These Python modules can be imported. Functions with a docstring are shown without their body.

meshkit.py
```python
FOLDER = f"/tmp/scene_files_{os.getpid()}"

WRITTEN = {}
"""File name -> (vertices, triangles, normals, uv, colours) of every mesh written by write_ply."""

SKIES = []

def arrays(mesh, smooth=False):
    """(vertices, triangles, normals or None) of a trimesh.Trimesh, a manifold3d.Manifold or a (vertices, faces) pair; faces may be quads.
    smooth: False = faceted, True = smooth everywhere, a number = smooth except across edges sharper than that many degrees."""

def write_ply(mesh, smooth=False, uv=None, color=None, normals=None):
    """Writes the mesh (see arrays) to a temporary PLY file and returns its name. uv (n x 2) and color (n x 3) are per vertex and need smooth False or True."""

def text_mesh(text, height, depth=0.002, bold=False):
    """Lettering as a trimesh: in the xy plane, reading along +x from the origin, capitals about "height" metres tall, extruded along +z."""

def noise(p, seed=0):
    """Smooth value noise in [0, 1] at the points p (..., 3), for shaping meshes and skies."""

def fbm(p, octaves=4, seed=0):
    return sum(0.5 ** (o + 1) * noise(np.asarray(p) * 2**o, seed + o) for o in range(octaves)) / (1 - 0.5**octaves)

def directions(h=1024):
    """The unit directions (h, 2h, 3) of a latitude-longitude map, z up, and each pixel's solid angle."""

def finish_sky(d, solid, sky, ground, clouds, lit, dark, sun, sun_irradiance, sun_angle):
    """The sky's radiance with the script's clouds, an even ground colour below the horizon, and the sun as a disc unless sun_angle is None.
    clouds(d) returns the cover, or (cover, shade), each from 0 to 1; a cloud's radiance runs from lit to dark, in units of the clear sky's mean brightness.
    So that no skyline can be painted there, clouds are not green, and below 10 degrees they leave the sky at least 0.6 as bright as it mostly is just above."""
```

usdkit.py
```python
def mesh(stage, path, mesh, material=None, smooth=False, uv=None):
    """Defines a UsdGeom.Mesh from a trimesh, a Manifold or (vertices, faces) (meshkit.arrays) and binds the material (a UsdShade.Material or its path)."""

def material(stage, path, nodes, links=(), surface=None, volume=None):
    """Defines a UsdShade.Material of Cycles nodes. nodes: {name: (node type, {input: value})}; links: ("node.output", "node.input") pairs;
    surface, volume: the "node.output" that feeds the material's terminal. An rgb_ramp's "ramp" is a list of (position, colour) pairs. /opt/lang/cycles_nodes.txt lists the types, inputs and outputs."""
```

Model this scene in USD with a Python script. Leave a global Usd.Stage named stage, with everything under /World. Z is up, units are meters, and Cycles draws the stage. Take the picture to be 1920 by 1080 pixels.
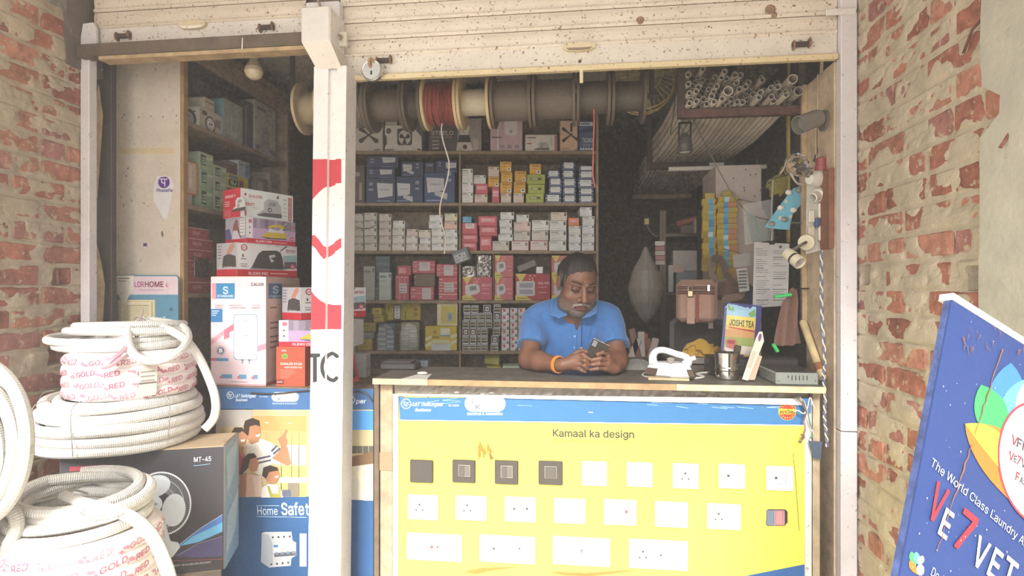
import math, random
import numpy as np, trimesh, usdkit, meshkit
import manifold3d as m3
from shapely.geometry import Polygon, MultiPolygon, Point, LineString, box as sbox
from shapely import affinity
from shapely.ops import unary_union
from pxr import Usd, UsdGeom, UsdLux, UsdShade, Sdf, Gf, Vt

stage = Usd.Stage.CreateInMemory()
UsdGeom.SetStageUpAxis(stage, UsdGeom.Tokens.z)
stage.SetDefaultPrim(UsdGeom.Xform.Define(stage, '/World').GetPrim())
rng = random.Random(7)

# ------------------------------------------------------------ camera, sky, sun, exposure
FPX, PSI, ZC = 1040.0, math.atan(120 / 1040.0), 1.45
cam = UsdGeom.Camera.Define(stage, '/World/camera')
cam.CreateHorizontalApertureAttr(36.0)
cam.CreateFocalLengthAttr(36.0 * FPX / 1920)
cam.CreateClippingRangeAttr((0.05, 200.0))
cam.CreateExposureAttr(0.15)
cam.AddTranslateOp().Set((0, 0, ZC)); cam.AddRotateZOp().Set(math.degrees(PSI)); cam.AddRotateXOp().Set(90)
sky = UsdLux.DomeLight.Define(stage, '/World/sky')
sky.CreateIntensityAttr(0.8); sky.CreateColorAttr((1.0, 0.99, 0.975))
sun = UsdLux.DistantLight.Define(stage, '/World/sun')
sun.CreateIntensityAttr(2.3); sun.CreateNormalizeAttr(True); sun.CreateAngleAttr(22.0); sun.CreateColorAttr((1.0, 0.97, 0.93))
sun.AddRotateXYZOp().Set((55, -6, 0))

# ------------------------------------------------------------ helpers
def lin(h):
    if not isinstance(h, str): return tuple(h)
    c = [int(h[i:i + 2], 16) / 255 for i in (0, 2, 4)]
    return tuple(x / 12.92 if x <= 0.04045 else ((x + 0.055) / 1.055) ** 2.4 for x in c)

CP, SP = math.cos(PSI), math.sin(PSI)
EYE = np.array([0, 0, ZC])
ROT = None
def skew(on):
    """the back shelf stands a little askew to the shop front: while on, things are laid out in the shelf's own square frame"""
    global CP, SP, ROT
    CP, SP = (1.0, 0.0) if on else (math.cos(PSI), math.sin(PSI)); ROT = trimesh.transformations.rotation_matrix(PSI, (0, 0, 1))[:3, :3] if on else None
def ray(px, py):
    u, v = (px - 960) / FPX, (540 - py) / FPX
    return np.array([u * CP - SP, CP + u * SP, v])
def P(px, py, Y):
    d = ray(px, py); return EYE + d * (Y / d[1])
def PX(px, py, X):
    d = ray(px, py); return EYE + d * (X / d[0])
def PZ(px, py, Z):
    d = ray(px, py); return EYE + d * ((Z - ZC) / d[2])
def mpp(px, Y): return Y / ray(px, 540)[1] / FPX

class Plane:
    """a plane in the world with axes R (right), U (up), N (out); points are taken on it through pixels of the photograph when tracing flat print"""
    def __init__(s, O, R=(1, 0, 0), U=(0, 0, 1)):
        s.O = np.array(O, float); s.R = np.array(R, float); s.R /= np.linalg.norm(s.R)
        U = np.array(U, float); U -= s.R * (U @ s.R); s.U = U / np.linalg.norm(U); s.N = np.cross(s.R, s.U)
    def hit(s, px, py):
        d = ray(px, py); return EYE + d * (((s.O - EYE) @ s.N) / (d @ s.N))
    def ab(s, px, py):
        q = s.hit(px, py) - s.O; return (float(q @ s.R), float(q @ s.U))
    def w(s, a, b, n=0.0): return s.O + s.R * a + s.U * b + s.N * n
    def pts(s, ab, n=0.0):
        ab = np.asarray(ab, float); return s.O + ab[:, :1] * s.R + ab[:, 1:2] * s.U + s.N * n
def front(Y): return Plane((0, Y, 0))

_ref = None
def chamfer(x0, x1, y0, y1, z0, z1, b):
    global _ref
    def pts(hx, hy, hz, b):
        out = []
        for sx in (-1, 1):
            for sy in (-1, 1):
                for sz in (-1, 1):
                    out += [(sx * hx, sy * (hy - b), sz * (hz - b)), (sx * (hx - b), sy * hy, sz * (hz - b)), (sx * (hx - b), sy * (hy - b), sz * hz)]
        return np.array(out)
    if _ref is None:
        p = pts(1, 1, 1, .2)
        m = trimesh.convex.convex_hull(p)
        idx = np.array([np.argmin(((p - q) ** 2).sum(1)) for q in m.vertices]); _ref = idx[m.faces]
    h = np.array([(x1 - x0) / 2, (y1 - y0) / 2, (z1 - z0) / 2]); b = min(b, h.min() * .8)
    return pts(*h, b) + [(x0 + x1) / 2, (y0 + y1) / 2, (z0 + z1) / 2], _ref
_BOXF = np.array([[0, 1, 3, 2], [4, 6, 7, 5], [0, 4, 5, 1], [2, 3, 7, 6], [0, 2, 6, 4], [1, 5, 7, 3]])
def quads(f): f = np.asarray(f); return np.vstack([f[:, [0, 1, 2]], f[:, [0, 2, 3]]])
def boxvf(x0, x1, y0, y1, z0, z1):
    return np.array([(x, y, z) for x in (x0, x1) for y in (y0, y1) for z in (z0, z1)], float), quads(_BOXF)
def rotm(axis, deg): return trimesh.transformations.rotation_matrix(math.radians(deg), axis)[:3, :3]

def sweep(pts, r, n=8, closed=False, cap=True):
    p = np.asarray(pts, float); m = len(p)
    t = np.roll(p, -1, 0) - np.roll(p, 1, 0) if closed else np.gradient(p, axis=0)
    t /= np.linalg.norm(t, axis=1, keepdims=True) + 1e-12
    a = np.zeros_like(p); x = np.cross(t[0], (0, 0, 1.0) if abs(t[0][2]) < .9 else (1.0, 0, 0)); x /= np.linalg.norm(x)
    for i in range(m):
        x = x - t[i] * (x @ t[i]); x /= np.linalg.norm(x) + 1e-12; a[i] = x
    b = np.cross(t, a); ang = np.arange(n) * 2 * np.pi / n
    r = np.broadcast_to(np.asarray(r, float), (m,))
    v = p[:, None] + r[:, None, None] * (np.cos(ang)[None, :, None] * a[:, None] + np.sin(ang)[None, :, None] * b[:, None])
    i, j = np.meshgrid(np.arange(m if closed else m - 1), np.arange(n), indexing='ij'); k = (i + 1) % m
    f = quads(np.stack([i * n + j, i * n + (j + 1) % n, k * n + (j + 1) % n, k * n + j], -1).reshape(-1, 4))
    v = v.reshape(-1, 3)
    if cap and not closed:
        v = np.vstack([v, p[:1], p[-1:]]); c0, c1 = m * n, m * n + 1; j = np.arange(n); e = (m - 1) * n
        f = np.vstack([f, np.stack([(j + 1) % n, j, np.full(n, c0)], 1), np.stack([e + j, e + (j + 1) % n, np.full(n, c1)], 1)])
    return v, f
def spline(ctrl, n=40, closed=False):
    from scipy.interpolate import CubicSpline
    c = np.asarray(ctrl, float)
    if closed: c = np.vstack([c, c[:1]])
    s = np.concatenate([[0], np.cumsum(np.linalg.norm(np.diff(c, axis=0), axis=1) ** .6 + 1e-6)])
    q = CubicSpline(s, c, bc_type='periodic' if closed else 'natural')(np.linspace(0, s[-1], n + (1 if closed else 0)))
    return q[:-1] if closed else q
def lathe(prof, n=32, arc=None):
    """prof: (radius, height) pairs from bottom to top; revolves about z"""
    p = np.asarray(prof, float); m = len(p); a = np.arange(n) * 2 * np.pi / n
    v = np.stack([p[:, None, 0] * np.cos(a), p[:, None, 0] * np.sin(a), np.broadcast_to(p[:, None, 1], (m, n))], -1).reshape(-1, 3)
    i, j = np.meshgrid(np.arange(m - 1), np.arange(n), indexing='ij')
    return v, quads(np.stack([i * n + j, i * n + (j + 1) % n, (i + 1) * n + (j + 1) % n, (i + 1) * n + j], -1).reshape(-1, 4))
def along(vf, p, d, up=None):
    """puts a lathe's z axis along d at p"""
    d = np.asarray(d, float); d = d / np.linalg.norm(d); x = np.cross((0, 0, 1.0) if abs(d[2]) < .95 else (1.0, 0, 0), d); x /= np.linalg.norm(x)
    A = np.stack([x, np.cross(d, x), d], 1); return np.asarray(vf[0]) @ A.T + np.asarray(p, float), vf[1]

_txt = {}
def text_flat(s, bold=False):
    if (s, bold) not in _txt:
        m = meshkit.text_mesh(s, 1.0, 0.05, bold)
        keep = m.face_normals[:, 2] > .9
        f = m.faces[keep]; u, inv = np.unique(f, return_inverse=True)
        _txt[(s, bold)] = (np.array(m.vertices)[u][:, :2], inv.reshape(-1, 3))
    return _txt[(s, bold)]

class M:
    """collects shapes with a colour each; becomes ONE mesh prim"""
    def __init__(s): s.v, s.f, s.c, s.u, s.n = [], [], [], [], 0
    def add(s, vf, col='ffffff', A=None, at=None, uv=None):
        v, f = (np.asarray(vf.vertices), np.asarray(vf.faces)) if hasattr(vf, 'vertices') else vf
        v = np.asarray(v, float); f = np.asarray(f, int)
        if f.shape[1] == 4: f = quads(f)
        if A is not None: v = v @ np.asarray(A).T
        if at is not None: v = v + np.asarray(at, float)
        if ROT is not None: v = v @ ROT.T
        c = np.asarray(col, float) if not isinstance(col, str) else np.array(lin(col))
        s.v.append(v); s.f.append(f + s.n); s.n += len(v)
        s.c.append(np.broadcast_to(c, (len(f), 3)) if c.ndim == 1 else c); s.u.append(np.zeros((len(v), 2)) if uv is None else uv); return s
    def man(s, m, col, A=None, at=None):
        q = m.to_mesh(); return s.add((q.vert_properties[:, :3], q.tri_verts), col, A, at)
    def box(s, x0, x1, y0, y1, z0, z1, col, b=0.0, A=None, at=None):
        x0, x1 = sorted((x0, x1)); y0, y1 = sorted((y0, y1)); z0, z1 = sorted((z0, z1))
        return s.add(chamfer(x0, x1, y0, y1, z0, z1, b) if b else boxvf(x0, x1, y0, y1, z0, z1), col, A, at)
    def cyl(s, p0, p1, r, col, n=16, r1=None):
        p0, p1 = np.asarray(p0, float), np.asarray(p1, float); h = np.linalg.norm(p1 - p0); r1 = r if r1 is None else r1
        return s.add(along(lathe([(1e-5, 0), (r, 0), (r1, h), (1e-5, h)], n), p0, p1 - p0), col)
    def lat(s, prof, p, d, col, n=28): return s.add(along(lathe(prof, n), p, d), col)
    def tube(s, pts, r, col, n=8, closed=False): 
        vf = sweep(pts, r, n, closed); p = np.asarray(pts, float)
        L = np.concatenate([[0], np.cumsum(np.linalg.norm(np.diff(p, axis=0), axis=1))]); u = np.repeat(L, n)
        u = np.concatenate([u, [0] * (len(vf[0]) - len(u))]); return s.add(vf, col, uv=np.stack([u, u * 0], 1))
    def ball(s, c, r, col, sub=2, A=None):
        q = trimesh.creation.icosphere(sub); v = q.vertices * np.broadcast_to(r, 3)
        if A is not None: v = v @ np.asarray(A).T
        return s.add((v + np.asarray(c), q.faces), col)
    def poly(s, pl, ab, col, n=0.0008, holes=None):
        """flat print: a polygon (list of (a, b) or shapely) on a Plane"""
        g = ab if hasattr(ab, 'geom_type') else Polygon(ab, holes)
        for q in getattr(g, 'geoms', [g]):
            if q.geom_type != 'Polygon' or q.area < 1e-9: continue
            if not q.is_valid: q = q.buffer(0)
            for q1 in getattr(q, 'geoms', [q]):
                if q1.is_empty: continue
                v, f = trimesh.creation.triangulate_polygon(q1, engine='earcut')
                a, b_, c_ = v[f[:, 0]], v[f[:, 1]], v[f[:, 2]]; cr = (b_ - a)[:, 0] * (c_ - a)[:, 1] - (b_ - a)[:, 1] * (c_ - a)[:, 0]
                f = np.where(cr[:, None] < 0, f[:, ::-1], f)
                s.add((pl.pts(v, n), f), col)
        return s
    def ext(s, pl, ab, d, col, n=0.0):
        """a polygon on a plane, thickened by d outwards from n"""
        g = ab if hasattr(ab, 'geom_type') else Polygon(ab)
        for q in getattr(g, 'geoms', [g]):
            if q.geom_type != 'Polygon' or q.area < 1e-9: continue
            e = trimesh.creation.extrude_polygon(q.buffer(0) if not q.is_valid else q, d, engine='earcut')
            v = np.array(e.vertices); s.add((pl.pts(v[:, :2]) + np.outer(v[:, 2] + n, pl.N), e.faces), col)
        return s
    def pp(s, pl, px, col, n=0.0008): return s.poly(pl, [pl.ab(*q) for q in px], col, n)
    def rect(s, pl, x0, y0, x1, y1, col, n=0.0008): return s.pp(pl, [(x0, y1), (x1, y1), (x1, y0), (x0, y0)], col, n)
    def disc(s, pl, px, py, r, col, n=0.0008, ry=None, k=24):
        return s.pp(pl, [(px + r * math.cos(t), py + (ry or r) * math.sin(t)) for t in np.linspace(0, 2 * np.pi, k, False)], col, n)
    def line(s, pl, px, wd, col, n=0.001):
        ab = [pl.ab(*q) for q in px]; k = abs(pl.ab(px[0][0] + 1, px[0][1])[0] - ab[0][0])
        return s.poly(pl, LineString(ab).buffer(wd * k / 2, cap_style=2, join_style=2, resolution=3), col, n)
    def text(s, pl, t, x0, y0, x1, h, col, n=0.0012, bold=False, y1=None, sh=0.0):
        """text fitted from pixel (x0, y0) to (x1, y1) along its baseline, capitals h pixels tall; sh slants it"""
        v, f = text_flat(t, bold); w = v[:, 0].max() or 1; a0, b0 = pl.ab(x0, y0); a1, b1 = pl.ab(x1, y0 if y1 is None else y1)
        hh = math.dist(pl.ab(x0, y0), pl.ab(x0, y0 - h)); e = np.array([a1 - a0, b1 - b0]); L = np.hypot(*e); e = e / L; up = np.array([-e[1], e[0]])
        q = np.outer((v[:, 0] / w) * L + sh * v[:, 1] * hh, e) + np.outer(v[:, 1] * hh, up) + [a0, b0]
        return s.add((pl.pts(q, n), f), col)
    def data(s):
        return np.vstack(s.v), np.vstack(s.f), np.vstack(s.c), np.vstack(s.u)

def corner_normals(v, f, deg):
    key = np.round(v, 5); _, vid = np.unique(key, axis=0, return_inverse=True); vid = vid.ravel()
    fn = np.cross(v[f[:, 1]] - v[f[:, 0]], v[f[:, 2]] - v[f[:, 0]]); ln = np.linalg.norm(fn, axis=1, keepdims=True); un = fn / np.maximum(ln, 1e-20)
    cv = vid[f].ravel(); cf = np.repeat(np.arange(len(f)), 3); o = np.argsort(cv, kind='stable'); sv = cv[o]
    st = np.flatnonzero(np.r_[True, sv[1:] != sv[:-1]]); ct = np.diff(np.r_[st, len(sv)])
    rep = np.repeat(ct, ct); a = np.repeat(np.arange(len(sv)), rep); base = np.repeat(np.repeat(st, ct), rep)
    b = base + (np.arange(len(a)) - np.repeat(np.cumsum(rep) - rep, rep))
    fa, fb = cf[o[a]], cf[o[b]]; ok = (un[fa] * un[fb]).sum(1) > math.cos(math.radians(deg))
    out = np.zeros((len(sv), 3)); np.add.at(out, a[ok], fn[fb[ok]])
    out /= np.maximum(np.linalg.norm(out, axis=1, keepdims=True), 1e-20)
    r = np.empty_like(out); r[o] = out; return r

_names = {}
def fresh(parent, name):
    k = _names.get((parent, name), 0); _names[(parent, name)] = k + 1
    return f'{parent}/{name}' if k == 0 else f'{parent}/{name}_{k:03d}'
def emit(path, m, mat, smooth=35, base=(0, 0, 0), cullzero=True):
    v, f, c, u = m.data(); v = v - np.asarray(base)
    g = UsdGeom.Mesh.Define(stage, path)
    g.CreatePointsAttr(Vt.Vec3fArray.FromNumpy(v.astype(np.float32))); g.CreateFaceVertexCountsAttr(Vt.IntArray.FromNumpy(np.full(len(f), 3, np.int32)))
    g.CreateFaceVertexIndicesAttr(Vt.IntArray.FromNumpy(f.astype(np.int32).ravel())); g.CreateSubdivisionSchemeAttr('none'); g.CreateDoubleSidedAttr(True)
    if smooth:
        g.CreateNormalsAttr(Vt.Vec3fArray.FromNumpy(corner_normals(v, f, smooth).astype(np.float32))); g.SetNormalsInterpolation('faceVarying')
    pv = UsdGeom.PrimvarsAPI(g)
    pv.CreatePrimvar('Cd', Sdf.ValueTypeNames.Color3fArray, 'uniform').Set(Vt.Vec3fArray.FromNumpy(c.astype(np.float32)))
    if np.abs(u).max() > 0: pv.CreatePrimvar('st', Sdf.ValueTypeNames.TexCoord2fArray, 'vertex').Set(Vt.Vec2fArray.FromNumpy(u.astype(np.float32)))
    UsdShade.MaterialBindingAPI.Apply(g.GetPrim()).Bind(MAT[mat]); return g.GetPrim()
_labels = {}
GROUPS = {'cable_spool': 'cable spools on the rod', 'iron_carton': 'iron cartons', 'conduit_coil': 'white conduit coils', 'wrapped_conduit_coil': 'film wrapped conduit coils', 'sachet_strip': 'hanging sachet strips', 'spotlight': 'cylinder spotlights',
          'extension_board_carton': 'navy extension board cartons on the second shelf', 'junction_box_carton': 'junction box cartons on the fourth shelf', 'red_carton_pack': 'red carton packs on the fourth shelf', 'led_lamp_carton': 'green lamp cartons on the left shelf',
          'foil_packet': 'silver foil packets on the fourth shelf', 'blister_pack': 'module strips on the fifth shelf', 'roller_shutter': 'rolled up shutters', 'shutter_guide': 'shutter guides', 'fan_carton': 'fan cartons', 'square_carton': 'square plate cartons on the fourth shelf', 'tool_pack': 'tool packs by the pillar', 'yellow_cloth': 'mustard cloths on the ledge'}
def keys(prim, label=None, cat=None, group=None, kind=None):
    for k, x in (('label', label), ('category', cat), ('group', group), ('kind', kind)):
        if x: prim.SetCustomDataByKey(k, x)
    if label and cat:
        if label in _labels: print('SAME LABEL', label)
        _labels[label] = 1
        n = len(label.split())
        if n < 4 or n > 16: print('LABEL WORDS', n, label)
def bounds(ms): 
    v = np.vstack([q for m in ms for q in m.v]); lo, hi = v.min(0), v.max(0); return np.array([(lo[0] + hi[0]) / 2, (lo[1] + hi[1]) / 2, lo[2]])
def solo(name, m, mat, label=None, cat=None, group=None, kind=None, smooth=35):
    """a thing that is one mesh"""
    b = bounds([m]); path = fresh('/World', name); pr = emit(path, m, mat, smooth, b); UsdGeom.Xformable(pr).AddTranslateOp().Set(tuple(map(float, b)))
    keys(pr, label, cat, group or (GROUPS.get(name) if label else None), kind); return path
class Thing:
    """a thing made of parts (and parts of parts); parts are given in world coordinates"""
    def __init__(s, name, label=None, cat=None, group=None, kind=None): s.name, s.meta, s.parts = name, (label, cat, group, kind), []
    def part(s, name, m, mat, smooth=35, under=None, label=None, kind=None):
        if m.n: s.parts.append((name, m, mat, smooth, under, label, kind))
        return len(s.parts) - 1
    def done(s):
        b = bounds([q[1] for q in s.parts]); path = fresh('/World', s.name); x = UsdGeom.Xform.Define(stage, path); x.AddTranslateOp().Set(tuple(map(float, b)))
        keys(x.GetPrim(), s.meta[0], s.meta[1], s.meta[2] or (GROUPS.get(s.name) if s.meta[0] else None), s.meta[3]); at = []
        for name, m, mat, smooth, under, label, kind in s.parts:
            q = fresh(path if under is None else at[under], name); at.append(q); pr = emit(q, m, mat, smooth, b); keys(pr, label, kind=kind)
        return path

# ------------------------------------------------------------ materials
MAT = {}
def mk(name, nodes, links, surface, volume=None): MAT[name] = usdkit.material(stage, f'/World/Looks/{name}', nodes, links, surface=surface, volume=volume)
def vcmat(name, rough=.55, metallic=0, spec=.5, var=.12, scale=9, bump=0, bscale=60, detail=3, coat=0, sheen=0, dirt=None, trans=0, sub=0, wave=0):
    """surface whose colour is the mesh's own Cd, with grain, wear and fine relief"""
    n = {'c': ('attribute', {'attribute': 'Cd'}), 'p': ('principled_bsdf', {'roughness': rough, 'metallic': metallic, 'specular_ior_level': spec, 'coat_weight': coat, 'sheen_weight': sheen, 'transmission_weight': trans, 'subsurface_weight': sub, 'subsurface_scale': .01}),
         'g': ('geometry', {}), 'nz': ('noise_texture', {'scale': scale, 'detail': detail, 'roughness': .6}), 'r': ('map_range', {'from_min': .3, 'from_max': .7, 'to_min': 1 - var, 'to_max': 1 + var * .5}), 'm': ('vector_math', {'math_type': 'scale'})}
    l = [('g.position', 'nz.vector'), ('nz.fac', 'r.value'), ('c.color', 'm.vector1'), ('r.result', 'm.scale')]
    src = 'm.vector'
    if dirt:
        col, lo, hi, sc = dirt
        n.update({'dz': ('noise_texture', {'scale': sc, 'detail': 5, 'roughness': .7}), 'dr': ('map_range', {'from_min': lo, 'from_max': hi, 'clamp': True}), 'dm': ('mix_color', {'b': lin(col)})})
        l += [('g.position', 'dz.vector'), ('dz.fac', 'dr.value'), ('dr.result', 'dm.fac'), (src, 'dm.a')]; src = 'dm.result'
    l.append((src, 'p.base_color'))
    if bump:
        n.update({'bn': ('noise_texture', {'scale': bscale, 'detail': 4}), 'b': ('bump', {'strength': bump, 'distance': .004})}); l += [('g.position', 'bn.vector'), ('bn.fac', 'b.height'), ('b.normal', 'p.normal')]
    if wave:
        n.update({'uv': ('attribute', {'attribute': 'st'}), 'wv': ('wave_texture', {'scale': wave, 'bands_direction': 'x'}), 'b': ('bump', {'strength': .5, 'distance': .002})}); l += [('uv.vector', 'wv.vector'), ('wv.fac', 'b.height'), ('b.normal', 'p.normal')]
    mk(name, n, l, 'p.BSDF')
vcmat('card', .6, var=.10, scale=14)
vcmat('print', .5, var=.04, scale=20)
vcmat('gloss', .28, var=.05, scale=12)
vcmat('plastic', .38, var=.05)
vcmat('wood', .65, var=.3, scale=16, bump=.25, bscale=90)
vcmat('darkwood', .6, var=.35, scale=12, bump=.2, bscale=60)
vcmat('paintmetal', .5, var=.10, scale=7, dirt=('7a5b45', .60, .64, 75), bump=.08, bscale=25)
vcmat('chalk', .6, var=.08, scale=9, dirt=('8d7f74', .63, .68, 60), bump=.12, bscale=40)
vcmat('metal', .35, metallic=1, var=.15)
vcmat('chrome', .14, metallic=1, var=.05)
vcmat('rust', .8, var=.45, scale=40, bump=.4, bscale=120)
vcmat('cloth', .9, spec=.2, var=.10, scale=40, sheen=.25, bump=.12, bscale=220)
vcmat('mortar', .95, spec=.15, var=.22, scale=11, bump=.55, bscale=110, detail=6)
vcmat('brickred', .92, spec=.15, var=.4, scale=26, dirt=('b9a68c', .56, .64, 30), bump=.5, bscale=120)
vcmat('conduit', .45, var=.03, wave=52)
vcmat('skin', .48, var=.12, scale=30, sub=.08, bump=.1, bscale=300)
vcmat('hair', .5, var=.4, scale=160, bump=.5, bscale=400)
vcmat('pvc', .5, var=.14, scale=6)
vcmat('paper', .8, var=.05)
vcmat('concrete', .95, spec=.2, var=.2, scale=5, bump=.4, bscale=60, detail=6)
vcmat('plaster', .95, spec=.15, var=.14, scale=8, bump=.4, bscale=45, detail=6, dirt=('a09384', .60, .75, 14))
vcmat('foil', .22, metallic=.9, var=.1, bump=.9, bscale=130)
mk('clearplastic', {'t': ('transparent_bsdf', {'color': (.96, .96, .95)}), 'g': ('glossy_bsdf', {'color': (1, 1, 1), 'roughness': .12}), 'f': ('fresnel', {'IOR': 1.45}), 'x': ('mix_closure', {}), 'd': ('diffuse_bsdf', {'color': (.8, .8, .8)}), 'y': ('mix_closure', {'fac': .16})},
   [('f.fac', 'x.fac'), ('t.BSDF', 'x.closure1'), ('g.BSDF', 'x.closure2'), ('x.closure', 'y.closure1'), ('d.BSDF', 'y.closure2')], 'y.closure')
mk('glass', {'p': ('principled_bsdf', {'transmission_weight': 1.0, 'roughness': .02, 'ior': 1.3, 'base_color': (.97, .97, .96)})}, [], 'p.BSDF')
# ------------------------------------------------------------ the setting
YS = 2.20                                   # plane of the shutters and their guides
XL, XR = -2.136, 1.035                      # the two brick side walls
FLOOR, ROOF = 0.12, 2.82
def struct(name, m, mat, smooth=0): return solo(name, m, mat, kind='structure', smooth=smooth)
struct('floor', M().box(-2.3, 1.6, 2.16, 6.1, 0.0, FLOOR, 'b0a698', .01), 'concrete')
struct('ground', M().box(-14, 14, -16, 2.16, -.2, 0, 'c6bdaf').box(-14, 14, 2.16, 8, -.2, -.02, 'c6bdaf'), 'concrete')
struct('ceiling', M().box(-2.3, 1.6, 2.3, 6.1, ROOF, ROOF + .12, 'c2b8aa'), 'concrete')
struct('wall_back', M().box(-2.3, 1.6, 6.0, 6.1, FLOOR, ROOF, '8d8377'), 'plaster')
struct('wall_inner_left', M().box(-2.30, -2.17, 2.28, 6.0, FLOOR, ROOF, 'b0a698'), 'plaster')
struct('wall_inner_right', M().box(1.26, 1.38, 2.30, 6.0, FLOOR, ROOF, '8a8075'), 'plaster')
# balcony slab above the shop front and the wall strip over the shutters
struct('trim_canopy', M().box(-4.5, 4.0, -.48, 2.40, 2.98, 3.12, 'a3988a', .01), 'concrete')
struct('trim_lintel', M().box(-2.5, 1.5, 2.24, 2.40, 2.60, 2.98, '75695f').box(-2.5, XL + .01, 2.10, 2.30, 2.395, 2.98, '6f655c'), 'plaster')

def brick_wall(name, X, side, y0, y1, z0, z1, ztop, bury, seed, holes=(), fixed=(), pitch=.0862, split=None):
    """a brick wall in the plane x = X seen from the side +x (side=1) or -x; every brick is a part, the mortar is smeared unevenly over the faces"""
    r = random.Random(seed); t = Thing(name, kind='structure')
    def hgt(y, z):                          # how far the mortar stands against the brick faces
        p = np.stack([y * 13, z * 17, np.zeros_like(y) + seed], -1); f = meshkit.fbm(p, 4, seed)
        p2 = np.stack([y * 55, z * 70, np.zeros_like(y)], -1)
        return (f - bury) * .034 + (meshkit.noise(p2, seed + 3) - .5) * .004
    ny, nz = int((y1 - y0) / .0085), int((z1 - z0) / .0085)
    yy, zz = np.meshgrid(np.linspace(y0, y1, ny), np.linspace(z0, z1, nz), indexing='ij'); H = np.clip(hgt(yy, zz), -.012, .005)
    course = np.floor((ztop - zz) / pitch); fr = (ztop - zz) / pitch - course
    joint = np.minimum(fr, 1 - fr) * pitch
    H = np.where(joint < .006, np.minimum(H, -.001) * .5 - .001, H)      # the struck bed joints
    for hy, hz, w, h in holes: H = np.where((np.abs(yy - hy) < w) & (np.abs(zz - hz) < h), -.045, H)
    v = np.stack([X + side * H, yy, zz], -1).reshape(-1, 3); i, j = np.meshgrid(np.arange(ny - 1), np.arange(nz - 1), indexing='ij')
    q = np.stack([i * nz + j, (i + 1) * nz + j, (i + 1) * nz + j + 1, i * nz + j + 1], -1).reshape(-1, 4)
    if side < 0: q = q[:, ::-1]
    m = M(); tone = np.where(zz < 1.0, 1, 0)
    m.add((v, q), 'b5a791' if side > 0 else 'bcb09a'); t.part('mortar', m, 'mortar', True)
    back = M().box(X - side * .11, X - side * .055, y0, y1, z0 - .3, z1, '9c8d78'); t.part('wall_core', back, 'concrete', 0)
    k = 0; z = ztop
    while z - pitch > z0 - .02: z -= pitch; k += 1
    rows = k; z = ztop
    for row in range(rows):
        zt = ztop - row * pitch; y = y1 - (.0 if row % 2 else .115) - r.uniform(0, .03)
        first = True
        yb = y1
        while yb > y0 + .02:
            L = (.115 if (row % 2 == 0 and first) else r.choice([.23, .23, .225, .112, .115] if side > 0 else [.23, .115, .115, .11, .23])); first = False
            ya = max(yb - L, y0)
            if yb - ya > .03 and zt < z1 + .01:
                hole = any(abs((ya + yb) / 2 - hy) < w + L / 3 and abs(zt - pitch / 2 - hz) < h + .02 for hy, hz, w, h in holes)
                jt = lambda s: r.uniform(-s, s)
                off = -.04 if hole else jt(.002)
                b = chamfer(-.05, off, ya + .006, yb - .006, zt - pitch + .008 + jt(.002), zt - .006 + jt(.002), .006)
                vv = b[0].copy(); vv += np.array([[jt(.0012), jt(.003), jt(.003)] for _ in vv]); vv[:, 0] = X + side * vv[:, 0]
                ff = b[1] if side > 0 else b[1][:, ::-1]
                base = np.array(lin(r.choice(['a9705d', 'b07964', 'a06857', 'b6806c', 'a5736a', '996353'])))
                t.part('brick', M().add((vv, ff), base * r.uniform(.85, 1.12)), 'brickred', 0)
            yb = ya
    return t
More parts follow.
